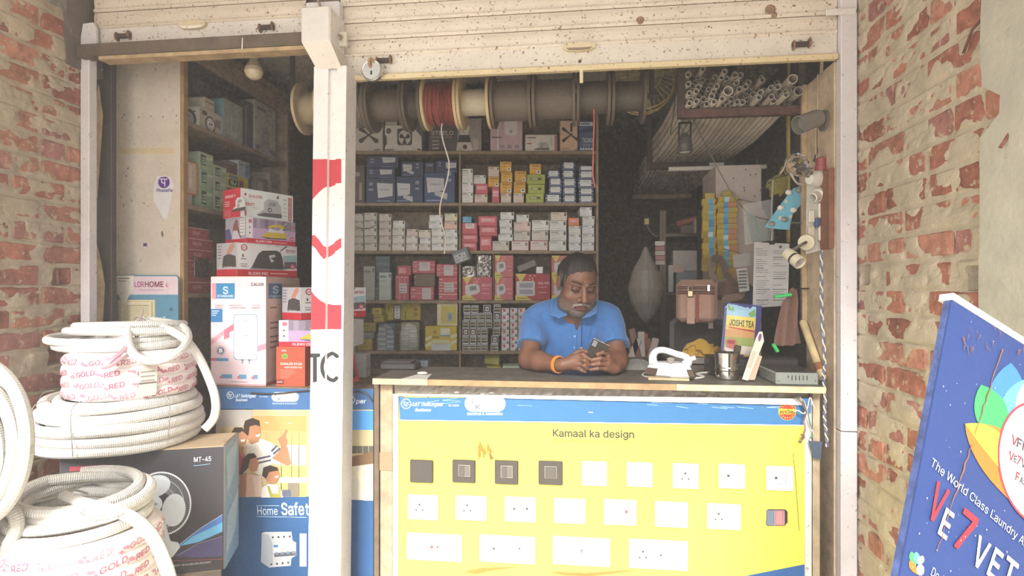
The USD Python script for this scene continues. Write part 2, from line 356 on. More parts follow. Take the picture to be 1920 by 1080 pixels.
brick_wall('wall_left', XL, 1, 1.32, 2.225, .22, 2.62, 1.803 + .0862 * 9, .535, 3, holes=((2.093, 1.498, .035, .034), (2.085, 1.170, .05, .036))).done()
rw = brick_wall('wall_right', XR, -1, .95, 2.235, .22, 2.62, 2.64, .50, 5, holes=((2.135, 1.50, .03, .034), (1.575, 1.475, .03, .03)), pitch=.0852)
g = [(.55, .15)]
zz = np.linspace(.15, 2.62, 60)
ed = [(1.50 + .035 * (meshkit.fbm([[3.1, float(z) * 3.4, .5]], 4, 2)[0] - .35) - (.06 if 1.85 < z < 1.92 else 0), float(z)) for z in zz]
pw = Plane((XR - .006, 0, 0), (0, -1, 0), (0, 0, 1))
rw.part('plaster', M().ext(pw, Polygon([(-y, z) for y, z in ed] + [(-.5, 2.62), (-.5, .15)]), .028, 'b6b2a4'), 'plaster')
q = PX(1855, 22, XR); rw.part('rusty_nail', M().tube([q + [0, 0, .0], q + [-.02, .03, -.03], q + [-.012, .075, -.072]], .0035, '6b4030'), 'rust')
q = PX(1893, 240, XR - .03); rw.part('rusty_nail', M().tube([q + [.02, 0, .02], q + [-.02, 0, -.045]], .004, '7a4636'), 'rust')
rw.done()

# ------------------------------------------------------------ roller shutters
def slat_mesh(x0, x1, z0, p, y, col):
    """one curved slat with the rolled bead along its foot"""
    pr = [(0, 0), (-.004, -.001), (-.0085, .003), (-.0095, .008), (-.0075, .013), (-.001, .0155), (-.0015, .022), (-.004, .038), (-.0045, .05), (-.001, p - .003), (.003, p - .001), (.003, 0)]
    pl = Plane((x0, y, z0), (0, -1, 0), (0, 0, 1))           # N = -y x z = -x
    return M().ext(Plane((x1, y, z0), (0, 1, 0), (0, 0, 1)), [(a, b) for a, b in pr], x0 - x1, col)
def hasp(t, px, py, Y, col='8a6a55', under=None):
    c = P(px, py, Y); m = M()
    for s in (-1, 1): m.lat([(1e-4, -.004), (.016, -.003), (.019, 0), (.016, .003), (1e-4, .004)], c + [s * .028, -.014, .003 * s], (1, 0, 0), col, 14)
    m.box(c[0] - .034, c[0] + .034, c[1] - .02, c[1] - .008, c[2] - .009, c[2] + .009, '4c3d35', .002)
    t.part('bolt_keeper', m, 'rust', under=under, label='rusty bolt keeper')
sh = Thing('roller_shutter', 'rolled up wide white steel roller shutter above the counter opening', 'shutter')
x0, x1 = -.968, .968
for k in range(8): sh.part('slat', slat_mesh(x0, x1, 2.402 + k * .0705, .0705, YS, 'd9cdbd'), 'paintmetal', 30)
m = M().box(x0, x1, YS - .003, YS + .003, 2.32, 2.404, 'd9d0c4').box(x0, x1, YS - .022, YS + .006, 2.300, 2.322, 'd6c49d', .004)
br = sh.part('bottom_rail', m, 'paintmetal', label='bottom rail with cream lip')
c = P(1086, 92, YS)
m = M(); arc = [(-.062, .012), (-.05, .017), (0, .022), (.05, .017), (.062, .012), (.062, -.002), (.045, -.012), (0, -.016), (-.045, -.012), (-.062, -.002)]
pl = Plane(c)
m.ext(pl, arc, .020, 'd8c8a8'); m.poly(pl, [(-.052, -.002), (.052, -.002), (.04, -.011), (0, -.0135), (-.04, -.011)], '8c7a66', .0205)
sh.part('pull_handle', m, 'paintmetal', under=br)
c = P(1090, 148, YS); sh.part('rail_tongue', M().box(c[0] - .007, c[0] + .007, YS - .02, YS - .012, c[2] - .022, c[2] + .03, 'd2c3a2', .002), 'paintmetal', under=br)
c = P(1087, 116, YS); sh.part('keyhole', M().lat([(1e-4, 0), (.005, 0), (.006, .003), (1e-4, .004)], c + [0, -.003, 0], (0, -1, 0), '4a3a34', 10), 'rust', under=br)
hasp(sh, 1500, 86, YS, under=br); hasp(sh, 722, 116, YS, '94745c', under=br)
for px, py, w in ((1200, 40, .016), (1443, 20, .02), (1450, 30, .012)):
    c = P(px, py, YS); sh.part('dent', M().lat([(1e-4, 0), (w, 0), (w * .7, .004), (1e-4, .005)], c + [0, -.008, 0], (0, -1, 0), '9c7f66', 9), 'rust')
sh.done()
c = P(696, 131, YS - .053); k = .0022
pad = Thing('padlock', 'round steel padlock hanging on the shutter rail above the cable spools', 'padlock')
pad.part('lock_body', M().lat([(1e-4, 0), (.038, 0), (.0425, .004), (.0425, .022), (.039, .026), (.036, .0245), (1e-4, .0245)], c + [0, .026, 0], (0, -1, 0), 'd8dcda', 36), 'metal')
pad.part('keyhole', M().box(c[0] - .004, c[0] + .003, c[1] - .001, c[1] + .004, c[2] - .018, c[2] - .003, '3b3430', .001), 'rust')
pad.part('shackle', M().tube(spline([c + [-.004, .004, .012], c + [-.006, -.008, .028], c + [.0, -.004, .044], c + [.012, .006, .03], c + [.01, .01, .012]], 18), .0055, 'a8825e', 8), 'rust', True)
pad.done()
sl = Thing('roller_shutter', 'rolled up narrow white roller shutter above the left doorway', 'shutter')
x0, x1 = P(178, 60, YS)[0], P(574, 60, YS)[0]
for k in range(6): sl.part('slat', slat_mesh(x0, x1, 2.578 + k * .075, .075, YS, 'cdbfae'), 'paintmetal', 30)
b2 = sl.part('bottom_rail', M().box(x0, x1, YS - .004, YS + .004, 2.47, 2.58, 'd5cec6', .001), 'paintmetal')
pl = Plane(P(365, 51, YS)); m = M().ext(pl, arc, .020, 'cfbd9e'); m.poly(pl, [(-.052, -.002), (.052, -.002), (.04, -.011), (0, -.0135), (-.04, -.011)], 'e6e0d6', .0205)
sl.part('pull_handle', m, 'paintmetal', under=b2)
hasp(sl, 236, 70, YS, under=b2); hasp(sl, 503, 54, YS, under=b2); sl.done()
bm = Thing('lintel_beam', 'long dark weathered wooden beam across the left doorway', 'beam')
a, b = P(142, 84, 2.13), P(572, 84, 2.13)
bm.part('beam_timber', M().box(a[0], b[0], 2.13, 2.19, 2.435, 2.487, '645648', .004), 'darkwood')
bm.part('beam_edge', M().box(a[0] + .10, b[0], 2.135, 2.195, 2.418, 2.4345, 'b29874', .002), 'wood', label='raw paler lower edge of the beam')
q = P(454, 82, 2.13); bm.part('paint_streak', M().poly(Plane((q[0], 2.13, q[2])), [(-.003, -.022), (.003, -.022), (.004, .024), (0, .024)], 'd9d0c0', .001), 'print'); bm.done()

# ------------------------------------------------------------ guides and the middle pillar
def channel(name, xa, xb, z0, z1, lab, joints=()):
    t = Thing(name, lab, 'post')
    zs = [z0, *joints, z1]
    for a, b in zip(zs[:-1], zs[1:]): t.part('channel_length', M().box(xa, xb, YS - .03, YS + .012, a + .002, b - .002, 'd6d0d2', .003), 'chalk')
    return t
xg0, xg1 = P(1570, 540, YS)[0], P(1602, 540, YS)[0]
t = channel('shutter_guide', xg0, 1.028, 0.0, 2.95, 'white steel shutter guide against the right brick wall', (.92, 2.47))
t.part('stop_bracket', M().box(xg0 - .055, xg0 + .05, YS - .038, YS - .03, 2.455, 2.478, 'ddd6d2', .002), 'chalk'); t.done()
t = channel('shutter_guide', XL + .004, P(178, 540, YS)[0], 0.0, 2.47, 'white steel shutter guide against the left brick wall', (1.30,))
t.part('top_plate', M().ext(Plane((XL, YS - .02, 2.48)), [(.0, 0), (.082, 0), (.082, .09), (.068, .115), (.02, .112)], .012, 'dcd6d6'), 'chalk'); t.done()
YP = 2.10
TL = .012
pil = Thing('shutter_pillar', 'white steel middle pillar painted with red lettering and black TC', 'pillar')
pp = Plane((P(577, 540, YP)[0] - .002, YP, 0), (1, 0, -TL), (TL, 0, 1))
wp, g0, g1, gd = P(637, 540, YP)[0] - pp.O[0], P(603, 540, YP)[0] - pp.O[0], P(619, 540, YP)[0] - pp.O[0], .014
sec = [(0, 0), (g0, 0), (g0 + .003, gd), (g1 - .003, gd), (g1, 0), (wp, 0), (wp, .10), (0, .10)]
sec = sec[::-1]
v = np.array([pp.w(a, b, -n) for b in (0.0, 2.33) for a, n in sec]); ns = len(sec)
tri, tf = trimesh.creation.triangulate_polygon(Polygon(sec), engine='earcut')
m = M().add((v, np.array([[i, ns + i, ns + (i + 1) % ns, (i + 1) % ns] for i in range(ns)])), 'e4e0de')
m.add((np.array([pp.w(a, 2.33, -n) for a, n in tri]), tf), 'e4e0de')
pil.part('channel_body', m, 'chalk', 25)
def on_pillar(m, pix, col, shape=None):
    g = shape if shape is not None else Polygon([pp.ab(*q) for q in pix]); g = g.buffer(0)
    for a, b, n in ((.0, g0, .0007), (g0 + .003, g1 - .003, .0007 - gd), (g1, wp, .0007)): m.poly(pp, g.intersection(sbox(a, 0, b, 2.3)), col, n)
m = M()
on_pillar(m, [(570, 299), (640, 298), (640, 343), (630, 344), (620, 348), (608, 352), (601, 358), (592, 367), (583, 378), (577, 390), (570, 394)], 'c2303f')
on_pillar(m, [(570, 441), (590, 441), (597, 448), (607, 462), (612, 463), (640, 446), (640, 464), (620, 478), (607, 486), (600, 478), (592, 466), (586, 461), (570, 461)], 'c43a48')
on_pillar(m, [(570, 528), (576, 531), (582, 543), (590, 554), (600, 563), (612, 570), (622, 572), (640, 572), (640, 617), (570, 618)], 'c2333f')
pil.part('red_paint', m, 'print', 0, label='red painted letter strokes')
m = M(); on_pillar(m, [(576, 663), (600, 663), (600, 669), (594, 670), (594, 716), (587, 717), (587, 670), (576, 670)], '2b2b2d')
cc = [(632, 668), (626, 664), (618, 664), (610, 670), (605, 680), (604, 692), (608, 704), (615, 712), (624, 714), (631, 709)]
on_pillar(m, None, '2b2b2d', LineString([pp.ab(*q) for q in spline(cc, 30)]).buffer(.0075, cap_style=1)); pil.part('black_lettering', m, 'print', 0)
# head box and flared neck
q = P(566, 40, 2.06); r_ = P(621, 100, 2.06); b0, b1 = pp.w(0, 2.33), pp.w(wp, 2.33)
xa, xb = q[0], r_[0]
m = M().box(xa, xb, 2.05, 2.19, 2.405, 2.545, 'dad5d0', .006)
lo = [(b0[0] + .012, YP), (b1[0] - .02, YP), (b1[0] - .02, 2.19), (b0[0] + .012, 2.19)]; hi = [(xa + .002, 2.055), (xb - .002, 2.055), (xb - .002, 2.19), (xa + .002, 2.19)]
v = np.array([(x, y, 2.318) for x, y in lo] + [(x, y, 2.408) for x, y in hi]); m.add((v, np.array([[0, 1, 5, 4], [1, 2, 6, 5], [2, 3, 7, 6], [3, 0, 4, 7]])), 'd8cfc4')
pil.part('head_box', m, 'chalk', 25)
pil.part('head_plate', M().box(P(573, 13, 2.15)[0], P(636, 13, 2.15)[0], 2.15, 2.19, 2.47, 2.615, 'd5d2d2', .004).box(P(620, 9, 2.16)[0], P(640, 9, 2.16)[0], 2.15, 2.19, 2.33, 2.47, 'd0ccca', .004), 'chalk')
q = P(636, 73, 2.13); pil.part('latch_plate', M().box(q[0] - .034, q[0] + .03, 2.13, 2.15, q[2] - .028, q[2] + .03, 'd3cbbd', .003), 'chalk')
pil.part('latch_hook', M().tube(spline([q + [-.02, -.004, 0], q + [0, -.008, .012], q + [.014, -.008, .004], q + [.006, -.008, -.008]], 16), .004, 'b39a80', 7), 'rust', True)
q = P(598, 5, 2.13); pil.part('hanging_hook', M().tube(spline([q + [-.02, 0, .05], q + [0, 0, .0], q + [.012, -.006, -.05], q + [.004, -.008, -.075]], 16), .005, '9b8f88', 7), 'rust', True)
pil.done()
# left reveal: dark board with splintered slivers, cream end panel of the shelf
YD, YPN = 2.28, 2.42
t = Thing('door_jamb', 'dark wooden door jamb with split pale slivers in the left doorway', 'jamb')
a, b = P(176, 540, YD)[0], P(209, 540, YD)[0]
t.part('jamb_board', M().box(a - .02, b, YD, YD + .03, .13, 2.50, '3f352d', .003), 'darkwood')
for pix in ([(186, 160), (189, 185), (193, 216), (188, 300), (183, 370), (184, 300), (183, 200)], [(184, 115), (190, 115), (193, 133), (184, 132)], [(181, 455), (190, 490), (197, 535), (192, 625), (181, 625)]):
    pl = Plane((0, YD - .001, 0)); t.part('sliver', M().ext(pl, Polygon([pl.ab(*q) for q in pix]).buffer(0), .007, 'cdb48d'), 'wood')
t.done()
# ------------------------------------------------------------ cartons
class Face(Plane):
    """a face of a box; its pixels run 0..1 across and 0..1 downwards"""
    def __init__(s, O, R, U, w, h): super().__init__(O, R, U); s.w_, s.h_ = w, h
    def ab(s, u, v): return (u * s.w_, (1 - v) * s.h_)
class Box:
    def __init__(s, corner, w, d, h, yaw=0.0, pitch=0.0):
        s.c = np.array(corner, float); A = rotm((0, 0, 1), yaw) @ rotm((1, 0, 0), pitch)
        s.A, s.w, s.d, s.h = A, w, d, h; s.R, s.D, s.Z = A[:, 0], A[:, 1], A[:, 2]
        s.front = Face(s.c, s.R, s.Z, w, h); s.right = Face(s.c + s.R * w, s.D, s.Z, d, h)
        s.left = Face(s.c + s.D * d, -s.D, s.Z, d, h); s.top = Face(s.c + s.Z * h, s.R, s.D, w, d)
    def body(s, m, col, b=.002): return m.box(0, s.w, 0, s.d, 0, s.h, col, b, A=s.A, at=s.c)
def lift(m, k=1.38):
    """paper and card as pale as they really are"""
    m.c = [np.minimum(np.asarray(c) * k, .80) for c in m.c]; return m
ORD = ['', 'first', 'second', 'third', 'fourth', 'fifth', 'sixth', 'seventh', 'eighth', 'ninth', 'tenth', 'eleventh', 'twelfth']
def deco(m, b, kind, r):
    f = b.front; T = '6d6a68'
    if kind == 'sw':
        m.rect(f, .06, .12, .5, .19, T); m.rect(f, .06, .3, .62, .35, 'a09c98'); m.rect(f, .06, .5, .42, .54, 'b0aca6'); m.rect(f, .82, .1, .94, .3 if b.w < 1.6 * b.h else .45, '57534f'); m.rect(f, .06, .78, .7, .82, 'aaa59f')
    elif kind == 'swp':
        m.rect(f, .04, .1, .96, .92, 'c9bdb6'); m.rect(f, .1, .2, .5, .28, '7c6f6a', .0014); m.rect(f, .1, .45, .7, .5, 'a39890', .0014); m.rect(f, .78, .18, .92, .5, '8a7f7a', .0014)
    elif kind == 'red':
        m.rect(f, .12, .2, .88, .62, 'd0848a'); m.rect(f, .2, .3, .7, .36, 'e0c0c0', .0014); m.rect(f, .2, .46, .6, .51, 'dcb4b6', .0014)
    elif kind == 'redlab':
        m.rect(f, .22, .05, .82, .5, 'c6bab6'); m.rect(f, .3, .15, .7, .2, '8a7a78', .0014); m.rect(f, .3, .3, .74, .34, '9a8a88', .0014)
    elif kind == 'or':
        m.rect(f, .0, .86, 1, 1, 'b98a38'); m.text(f, 'GRANDE', .16, .24, .86, .13, '7d4a18', bold=True); m.rect(f, .25, .42, .5, .47, 'a8742a'); m.rect(f, .62, .62, .92, .93, 'e8e2da', .0014); m.rect(f, .7, .68, .84, .84, '4c4a48', .002)
    elif kind == 'gr':
        m.rect(f, .2, .34, .8, .6, '4e5a24'); m.rect(f, .24, .38, .6, .56, 'a9a97c', .0014)
    elif kind == 'bl':
        m.rect(f, .14, .08, .86, .8, 'd2d4d8'); m.rect(f, .2, .2, .7, .26, '7c828c', .0014); m.rect(f, .2, .42, .8, .46, '9aa0a8', .0014); m.rect(f, .02, .42, .14, .5, 'c2c6d0'); m.rect(f, .86, .42, .98, .5, 'c2c6d0'); m.rect(f, 0, .88, 1, .95, '8a93ac')
    elif kind == 'mcb':
        for q in ((0, 0, 1, .07), (0, .93, 1, 1), (0, 0, .07, 1), (.93, 0, 1, 1)): m.rect(f, *q, 'd8d6d2')
        if r.random() < .3: m.rect(f, .28, .25, .74, .8, 'c2c0bc'); m.rect(f, .38, .4, .64, .68, '77746f', .0014)
        else: m.rect(f, .12, .1, .9, .34, '8d8b87'); m.rect(f, .12, .5, .88, .66, 'b6a878'); m.rect(f, .2, .55, .7, .6, '6a6046', .0014)
    elif kind == 'wr':
        m.poly(f, [f.ab(*q) for q in ((.05, .2), (.4, .12), (.55, .3), (.4, .55), (.1, .62), (.3, .42))], 'b8404a'); m.rect(f, .45, .5, .9, .56, 'a8a4a2'); m.rect(f, .7, .72, .92, .94, '4a4848'); m.rect(f, .1, .75, .5, .8, 'b0acaa')
def column(shelf, bay, ci, Y, z, items, seed=0):
    """a stack of cartons seen on a shelf: items from the bottom up as (x0, x1, height in px, colour, deco, name, words)"""
    r = random.Random(seed * 100 + ci); n = len(items)
    for k, (x0, x1, hp, col, dk, nm, words) in enumerate(items):
        a, b = P(x0, 540, Y)[0], P(x1, 540, Y)[0]; h = hp * mpp((x0 + x1) / 2, Y)
        dy = r.uniform(0, .012); yaw = r.uniform(-2.5, 2.5)
        bx = Box((a + .001, Y + dy + .012, z + .0004), b - a - .002, min(.2, .30 - dy - .05), h - .0012, yaw)
        base = np.array(lin(col)) * r.uniform(.9, 1.08); m = bx.body(M(), base, .0022); deco(m, bx, dk, r)
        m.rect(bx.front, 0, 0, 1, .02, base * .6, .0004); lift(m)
        pos = ('single' if n == 1 else 'lowest' if k == 0 else 'topmost' if k == n - 1 else ORD[k + 1] + ' from bottom')
        solo(nm, m, 'card', f'{words}, {pos}, {ORD[ci]} column from left, {shelf} shelf {bay} bay', 'box', group=f'{nm.split("_")[0]} {"boxes" if "box" in nm else "packets" if "packet" in nm else "cartons"} on the {shelf} shelf {bay} bay', smooth=0)
        z += h

# ------------------------------------------------------------ the back shelf
YB = 3.60
skew(True)
def zlev(y, px=990, Y=YB): return P(px, y, Y)[2]
LV = [zlev(q) for q in (283, 380, 470, 563, 658)]
XA, XM, XE = P(588, 540, YB)[0], P(862.3, 540, YB)[0], P(1119.5, 540, YB)[0]
t = Thing('shelf_unit', 'tall brown plywood shelf unit full of cartons behind the man', 'shelf')
for x, w, zt in ((XA, .02, 2.72), (XM - .006, .012, LV[0] - .021), (XE - .006, .016, 2.72)): t.part('side_panel', M().box(x, x + w, YB, YB + .33, FLOOR + .02, zt, 'a08a70' if x < .0 else 'a48f76', .002), 'wood', 0)
for z in LV + [.72, FLOOR + .1]:
    for a, b in ((XA + .02, XM - .006), (XM + .006, XE - .006)) if z < LV[0] - .01 else ((XA + .02, XE - .006),): t.part('shelf_board', M().box(a + .0005, b - .0005, YB, YB + .32, z - .02, z, '9a866e', .001), 'wood', 0)
t.part('top_board', M().box(XA, XE, YB, YB + .33, 2.72, 2.74, '8a7862', .001), 'wood', 0)
t.part('back_panel', M().box(XA, XE, YB + .33, YB + .342, FLOOR + .02, 2.74, 'a08e78'), 'wood', 0)
zc = LV[3]; a = P(925, 540, YB)[0]
t.part('small_divider', M().box(a - .004, a + .004, YB + .005, YB + .3, LV[3] + .001, LV[2] - .021, '7a6854'), 'wood', 0); t.done()

W, PK, BG, YL = 'cfcbc6', 'b0565e', 'c4b3a6', 'c99a45'
def sw(x0, x1, h, c=W): return (x0, x1, h, c, 'sw', 'switch_carton', 'white switch carton' if c == W else 'beige switch carton')
def red(x0, x1, h, d='red'): return (x0, x1, h, PK, d, 'red_carton', 'dull red carton' if d == 'red' else 'labelled red carton')
def orr(x0, x1, h): return (x0, x1, h, YL, 'or', 'orange_carton', 'orange fuse carton')
def grn(x0, x1, h): return (x0, x1, h, '97a04e', 'gr', 'green_carton', 'olive green carton')
def blu(x0, x1, h): return (x0, x1, h, '4b5470', 'bl', 'blue_carton', 'blue and white carton')
def mcb(x0, x1, h): return (x0, x1, h, '4c4a45', 'mcb', 'breaker_box', 'small black framed box')
def wrd(x0, x1, h): return (x0, x1, h, 'd5cfcc', 'wr', 'white_red_box', 'small white red box')
R2 = [[sw(865.5, 887, 20), sw(865.3, 887.5, 20), sw(865.6, 886.7, 25)],
      [(889, 914, 17, BG, 'sw', 'beige_carton', 'beige carton'), red(891, 914.8, 19.5), sw(888, 911, 16.5)],
      [red(922, 936.5, 30), orr(914.9, 936.3, 20), sw(914.9, 936, 19, BG)],
      [sw(938.7, 958.6, 18.5, BG), orr(937.5, 960, 20), orr(939, 961, 20), orr(937, 959.4, 19.5)],
      [sw(962.5, 982.5, 19, BG), orr(963, 986, 21), orr(965, 987.5, 21)],
      [grn(986, 1020, 18), grn(990, 1022, 17.5), grn(988, 1022.6, 18.5), orr(993, 1015, 20)],
      [blu(1022, 1053, 17), blu(1029, 1054, 15), blu(1029.7, 1054, 15.5), blu(1026, 1050, 14)],
      [blu(1055.5, 1081, 15.5), blu(1055.5, 1080.5, 15), blu(1055.5, 1081, 16), blu(1054.5, 1078, 16), blu(1054.6, 1079, 15)],
      [blu(1086, 1114, 14.5), blu(1086, 1114, 14), blu(1084, 1114, 17), blu(1086, 1114, 15), blu(1086, 1114, 10)]]
for i, c in enumerate(R2): column('second', 'right', i + 1, YB, LV[1], c, 2)
R3L = [[sw(660.5, 680, 14, 'a9a29a')] * 5, [sw(681, 705.5, 14.4, 'b5afa6')] * 5, [sw(709, 732.5, 14, 'b9ada4')] * 5, [sw(734, 758, 14.4, 'c2bbb2')] * 3 + [sw(735, 758.5, 14)],
       [sw(760, 782.5, 14.2, 'c6bfb8')] * 2 + [sw(761, 783, 13, 'c2b4ac')], [sw(784, 806.7, 13, 'c8c0b8'), sw(786, 807, 11.5), sw(784, 807, 15, 'c8bcae')],
       [sw(808, 831.7, 14)] * 3 + [sw(803, 829, 14), sw(804, 829, 12)], [sw(834, 857.5, 12.5), sw(834.5, 857.7, 14.5), sw(833.5, 857, 14), sw(832, 857, 15, 'c9a89c'), sw(833, 857.5, 14.5, 'c9c3a8')]]
for i, c in enumerate(R3L): column('third', 'left', i + 1, YB, LV[2], c, 3)
R3R = [[red(865.5, 894, 16.5), red(865, 895.5, 15), red(865.5, 894.5, 21.5, 'redlab'), (866.5, 884, 12, '5f93b0', '', 'blue_packet', 'small sky blue packet')],
       [red(899, 922, 28), red(898, 932.5, 19), red(896, 932, 18.5)],
       [sw(923, 955, 18.5, 'b8b2aa'), sw(934, 962, 13.5), sw(937, 961, 13), sw(936, 960, 14), sw(938, 964, 14)],
       [(958.5, 992, 19, 'c08f86', 'swp', 'switch_carton', 'white red carton'), sw(963.2, 994.7, 18, 'bfb8b0'), sw(963.2, 995.5, 17.5, 'c2aca4'), sw(968, 992, 14)],
       [(994, 1028, 19.5, 'bd8a82', 'swp', 'switch_carton', 'white red carton'), sw(997, 1029, 18.5, 'bdb5ad'), sw(997.5, 1030, 20)],
       [sw(1029.5, 1062.5, 19.5), sw(1031, 1063, 18.5), sw(1030.5, 1063, 19), sw(1033, 1064, 16, 'c6b8a8')],
       [sw(1067, 1090, 15.2), sw(1067, 1090, 16), sw(1066.7, 1090, 16), (1066, 1087, 15.5, 'd07a4c', 'red', 'orange_packet', 'bright orange carton')],
       [sw(1091.5, 1115, 16), sw(1092, 1115.5, 16), sw(1092, 1115, 16.5), sw(1093, 1115.8, 17), sw(1088, 1111, 17)]]
for i, c in enumerate(R3R): column('third', 'right', i + 1, YB, LV[2], c, 4)
R5 = [[mcb(866.5, 879.3, 13.5), mcb(866.3, 879, 14.5), mcb(866, 879, 14.5), mcb(866.4, 879, 15), mcb(869, 882, 14), mcb(868.5, 882, 14)],
      [mcb(880, 893, 13.5), mcb(880, 893, 14.5), mcb(880, 893.2, 14.5), mcb(880.2, 893, 15), mcb(883, 896.5, 14), mcb(883, 897, 14)],
      [mcb(894, 900.5, 13.5), mcb(894, 900.5, 14.5), mcb(894, 900.5, 14.5), mcb(894, 908.5, 15), mcb(897, 909, 14)],
      [mcb(901, 914.5, 14), mcb(901, 914.5, 14), mcb(901, 914.5, 14.5), mcb(909.5, 923, 15), mcb(909.5, 922.5, 14), mcb(906, 920, 15)],
      [mcb(919.5, 934, 14), mcb(921, 934.5, 14.5), mcb(923.5, 938, 14.5), mcb(925, 938.7, 14.5), mcb(925, 938.7, 14.5), mcb(925, 938.7, 15.5)]] + \
     [[wrd(x, x + w, 13.4)] * n for x, w, n in ((940, 15, 6), (956.2, 14.5, 6), (971.5, 14.5, 6), (986.8, 14.5, 5), (1002, 14.5, 5))]
for i, c in enumerate(R5): column('fifth', 'right', i + 1, YB, LV[4], c, 5)

# ------------------------------------------------------------ bigger boxes of the back shelf
def big(name, px0, px1, ytop, z0, Y, d, col, label, paint, cat='box', yaw=0, mat='card', b=.003, pitch=0):
    a, c = P(px0, 540, Y)[0], P(px1, 540, Y)[0]; h = P((px0 + px1) / 2, ytop, Y)[2] - z0
    bx = Box((a + .001, Y, z0 + .0005), c - a - .002, d, h - .001, yaw, pitch); t = Thing(name, label, cat)
    t.part('carton_body', lift(bx.body(M(), col, b)), mat, 0); m = M(); paint(m, bx); lift(m) if m.n else 0; t.part('print', m, 'print', 0); t.done(); return bx
def blades(m, f, cx, cy, L, wd, angs, col, n=.001, asp=1.0):
    for a in angs:
        c, s = math.cos(math.radians(a)), math.sin(math.radians(a))
        m.pp(f, [(cx + (c * u - s * v), cy + (s * u + c * v) * asp) for u, v in ((.1 * L, -.25 * wd), (L * .9, -wd), (L, -.4 * wd), (L, .5 * wd), (L * .85, wd), (.1 * L, .3 * wd))], col, n)
    m.disc(f, cx, cy, .13 * L, col, n + .0004, ry=.13 * L * asp)
def iron_art(m, f, x, y, w, h, body='b9bcbf', sole='5c5b60', n=.001, handle=None):
    """a side view of a flat iron: w, h in face units, (x, y) the lower left corner"""
    q = lambda *a: [(x + w * u, y - h * v) for u, v in a]
    m.pp(f, q((0, .06), (.1, .0), (.95, .0), (1, .12), (.96, .24), (.3, .2), (.12, .12)), sole, n)
    m.pp(f, q((.06, .14), (.3, .38), (.28, .74), (.44, .95), (.8, .92), (.95, .6), (.98, .26), (.3, .2)), body, n + .0004)
    m.pp(f, q((.42, .58), (.5, .78), (.72, .8), (.76, .64), (.6, .56)), handle or '8b8d90', n + .0008)
    m.disc(f, x + w * .5, y - h * .38, w * .08, '4a4a4e', n + .0012, ry=h * .12); m.disc(f, x + w * .5, y - h * .38, w * .045, body, n + .0016, ry=h * .07)
T0 = LV[0]
def a1(m, b):
    f = b.front; m.rect(f, .08, .06, .3, .1, '6b6663'); m.rect(f, .08, .2, .26, .24, '77716e'); blades(m, f, .5, .55, .42, .085, (38, 142, 218, 322), '4b4340', asp=.75); m.rect(f, .68, .93, .92, .96, '6b6663'); m.rect(f, .8, .05, .92, .12, '4b4643')
big('fan_carton', 664.6, 718, 215, T0, YB + .02, .2, 'b3ada5', 'white ceiling fan carton with dark crossed blades on the top shelf', a1)
def a2(m, b):
    f = b.front; m.pp(f, [(.72, 0), (1, .0), (1, .45)], '5a5257'); m.pp(f, [(0, .35), (.06, .45), (.06, .7), (0, .85)], '4b4547'); m.disc(f, .11, .22, .07, '5a5357', ry=.11)
    m.pp(f, [(.34, .16), (.37, .13), (.7, .13), (.74, .18), (.74, .7), (.7, .76), (.37, .76), (.34, .7)], '4a4545'); m.disc(f, .54, .46, .165, 'b7b1ab', .0014, ry=.28); blades(m, f, .54, .5, .15, .06, (90, 210, 330), '3f3a3a', .002, 1.5); m.rect(f, .03, .91, .25, .95, '5b5553'); m.rect(f, .88, .89, .97, .95, '4b4545')
e2 = big('exhaust_fan_carton', 721, 791, 234.5, T0, YB + .02, .22, 'bdb8b2', 'white exhaust fan carton with a square fan picture on the top shelf', a2)
big('carton', 722, 745, 212, e2.c[2] + e2.h, YB + .03, .18, 'a39d95', 'grey white carton lying on the exhaust fan carton', lambda m, b: m.rect(b.front, .2, .3, .5, .4, '6d6762'))
big('carton', 748, 791, 213, e2.c[2] + e2.h, YB + .04, .2, '5c5450', 'dark carton lying on the exhaust fan carton beside a pale one', lambda m, b: m.rect(b.front, .2, .4, .8, .5, '857c74'))
def a3(m, b):
    f = b.front; m.rect(f, .55, 0, 1, 1, '8d8580'); m.text(f, 'STEELO', .05, .50, .47, .12, 'b3aaa2', bold=True); m.rect(f, .05, .55, .45, .58, '8c837b')
    for i in range(3): m.rect(f, .07, .66 + i * .11, .2, .70 + i * .11, '9d948c')
    m.pp(f, [(.56, .22), (.78, .22), (.75, .52), (.6, .52)], 'b8b0a8', .0014); m.pp(f, [(.58, .5), (.77, .5), (.8, .72), (.55, .72)], '3a3534', .002); m.pp(f, [(.55, .72), (.8, .72), (.84, .98), (.52, .98)], 'b5ada6', .002); m.disc(f, .69, .86, .04, '3a3534', .0026, ry=.07); m.pp(f, [(.84, .62), (.94, .62), (.93, .95), (.85, .95)], 'a39b94', .002)
big('mixer_carton', 803, 903, 222, T0, YB + .02, .22, '51484a', 'dark mixer grinder carton with a pale jar picture on the top shelf', a3)
def a4(m, b):
    f = b.front; m.pp(f, [(.44, 0), (.84, 0), (.84, .5), (.78, .56), (.5, .56), (.44, .5)], 'cdc3c6', .0014); m.disc(f, .64, .46, .05, 'a09498', .002); m.rect(f, .22, 0, .25, 1, 'd8cfd0'); m.rect(f, .05, .6, .34, .64, '7b6f72')
    for i in range(3): m.rect(f, .3 + i * .23, .82, .44 + i * .23, .91, '8a858e')
big('geyser_carton', 919, 980, 214, T0, YB + .02, .24, 'b99fa6', 'pale pink water heater carton on the top shelf', a4)
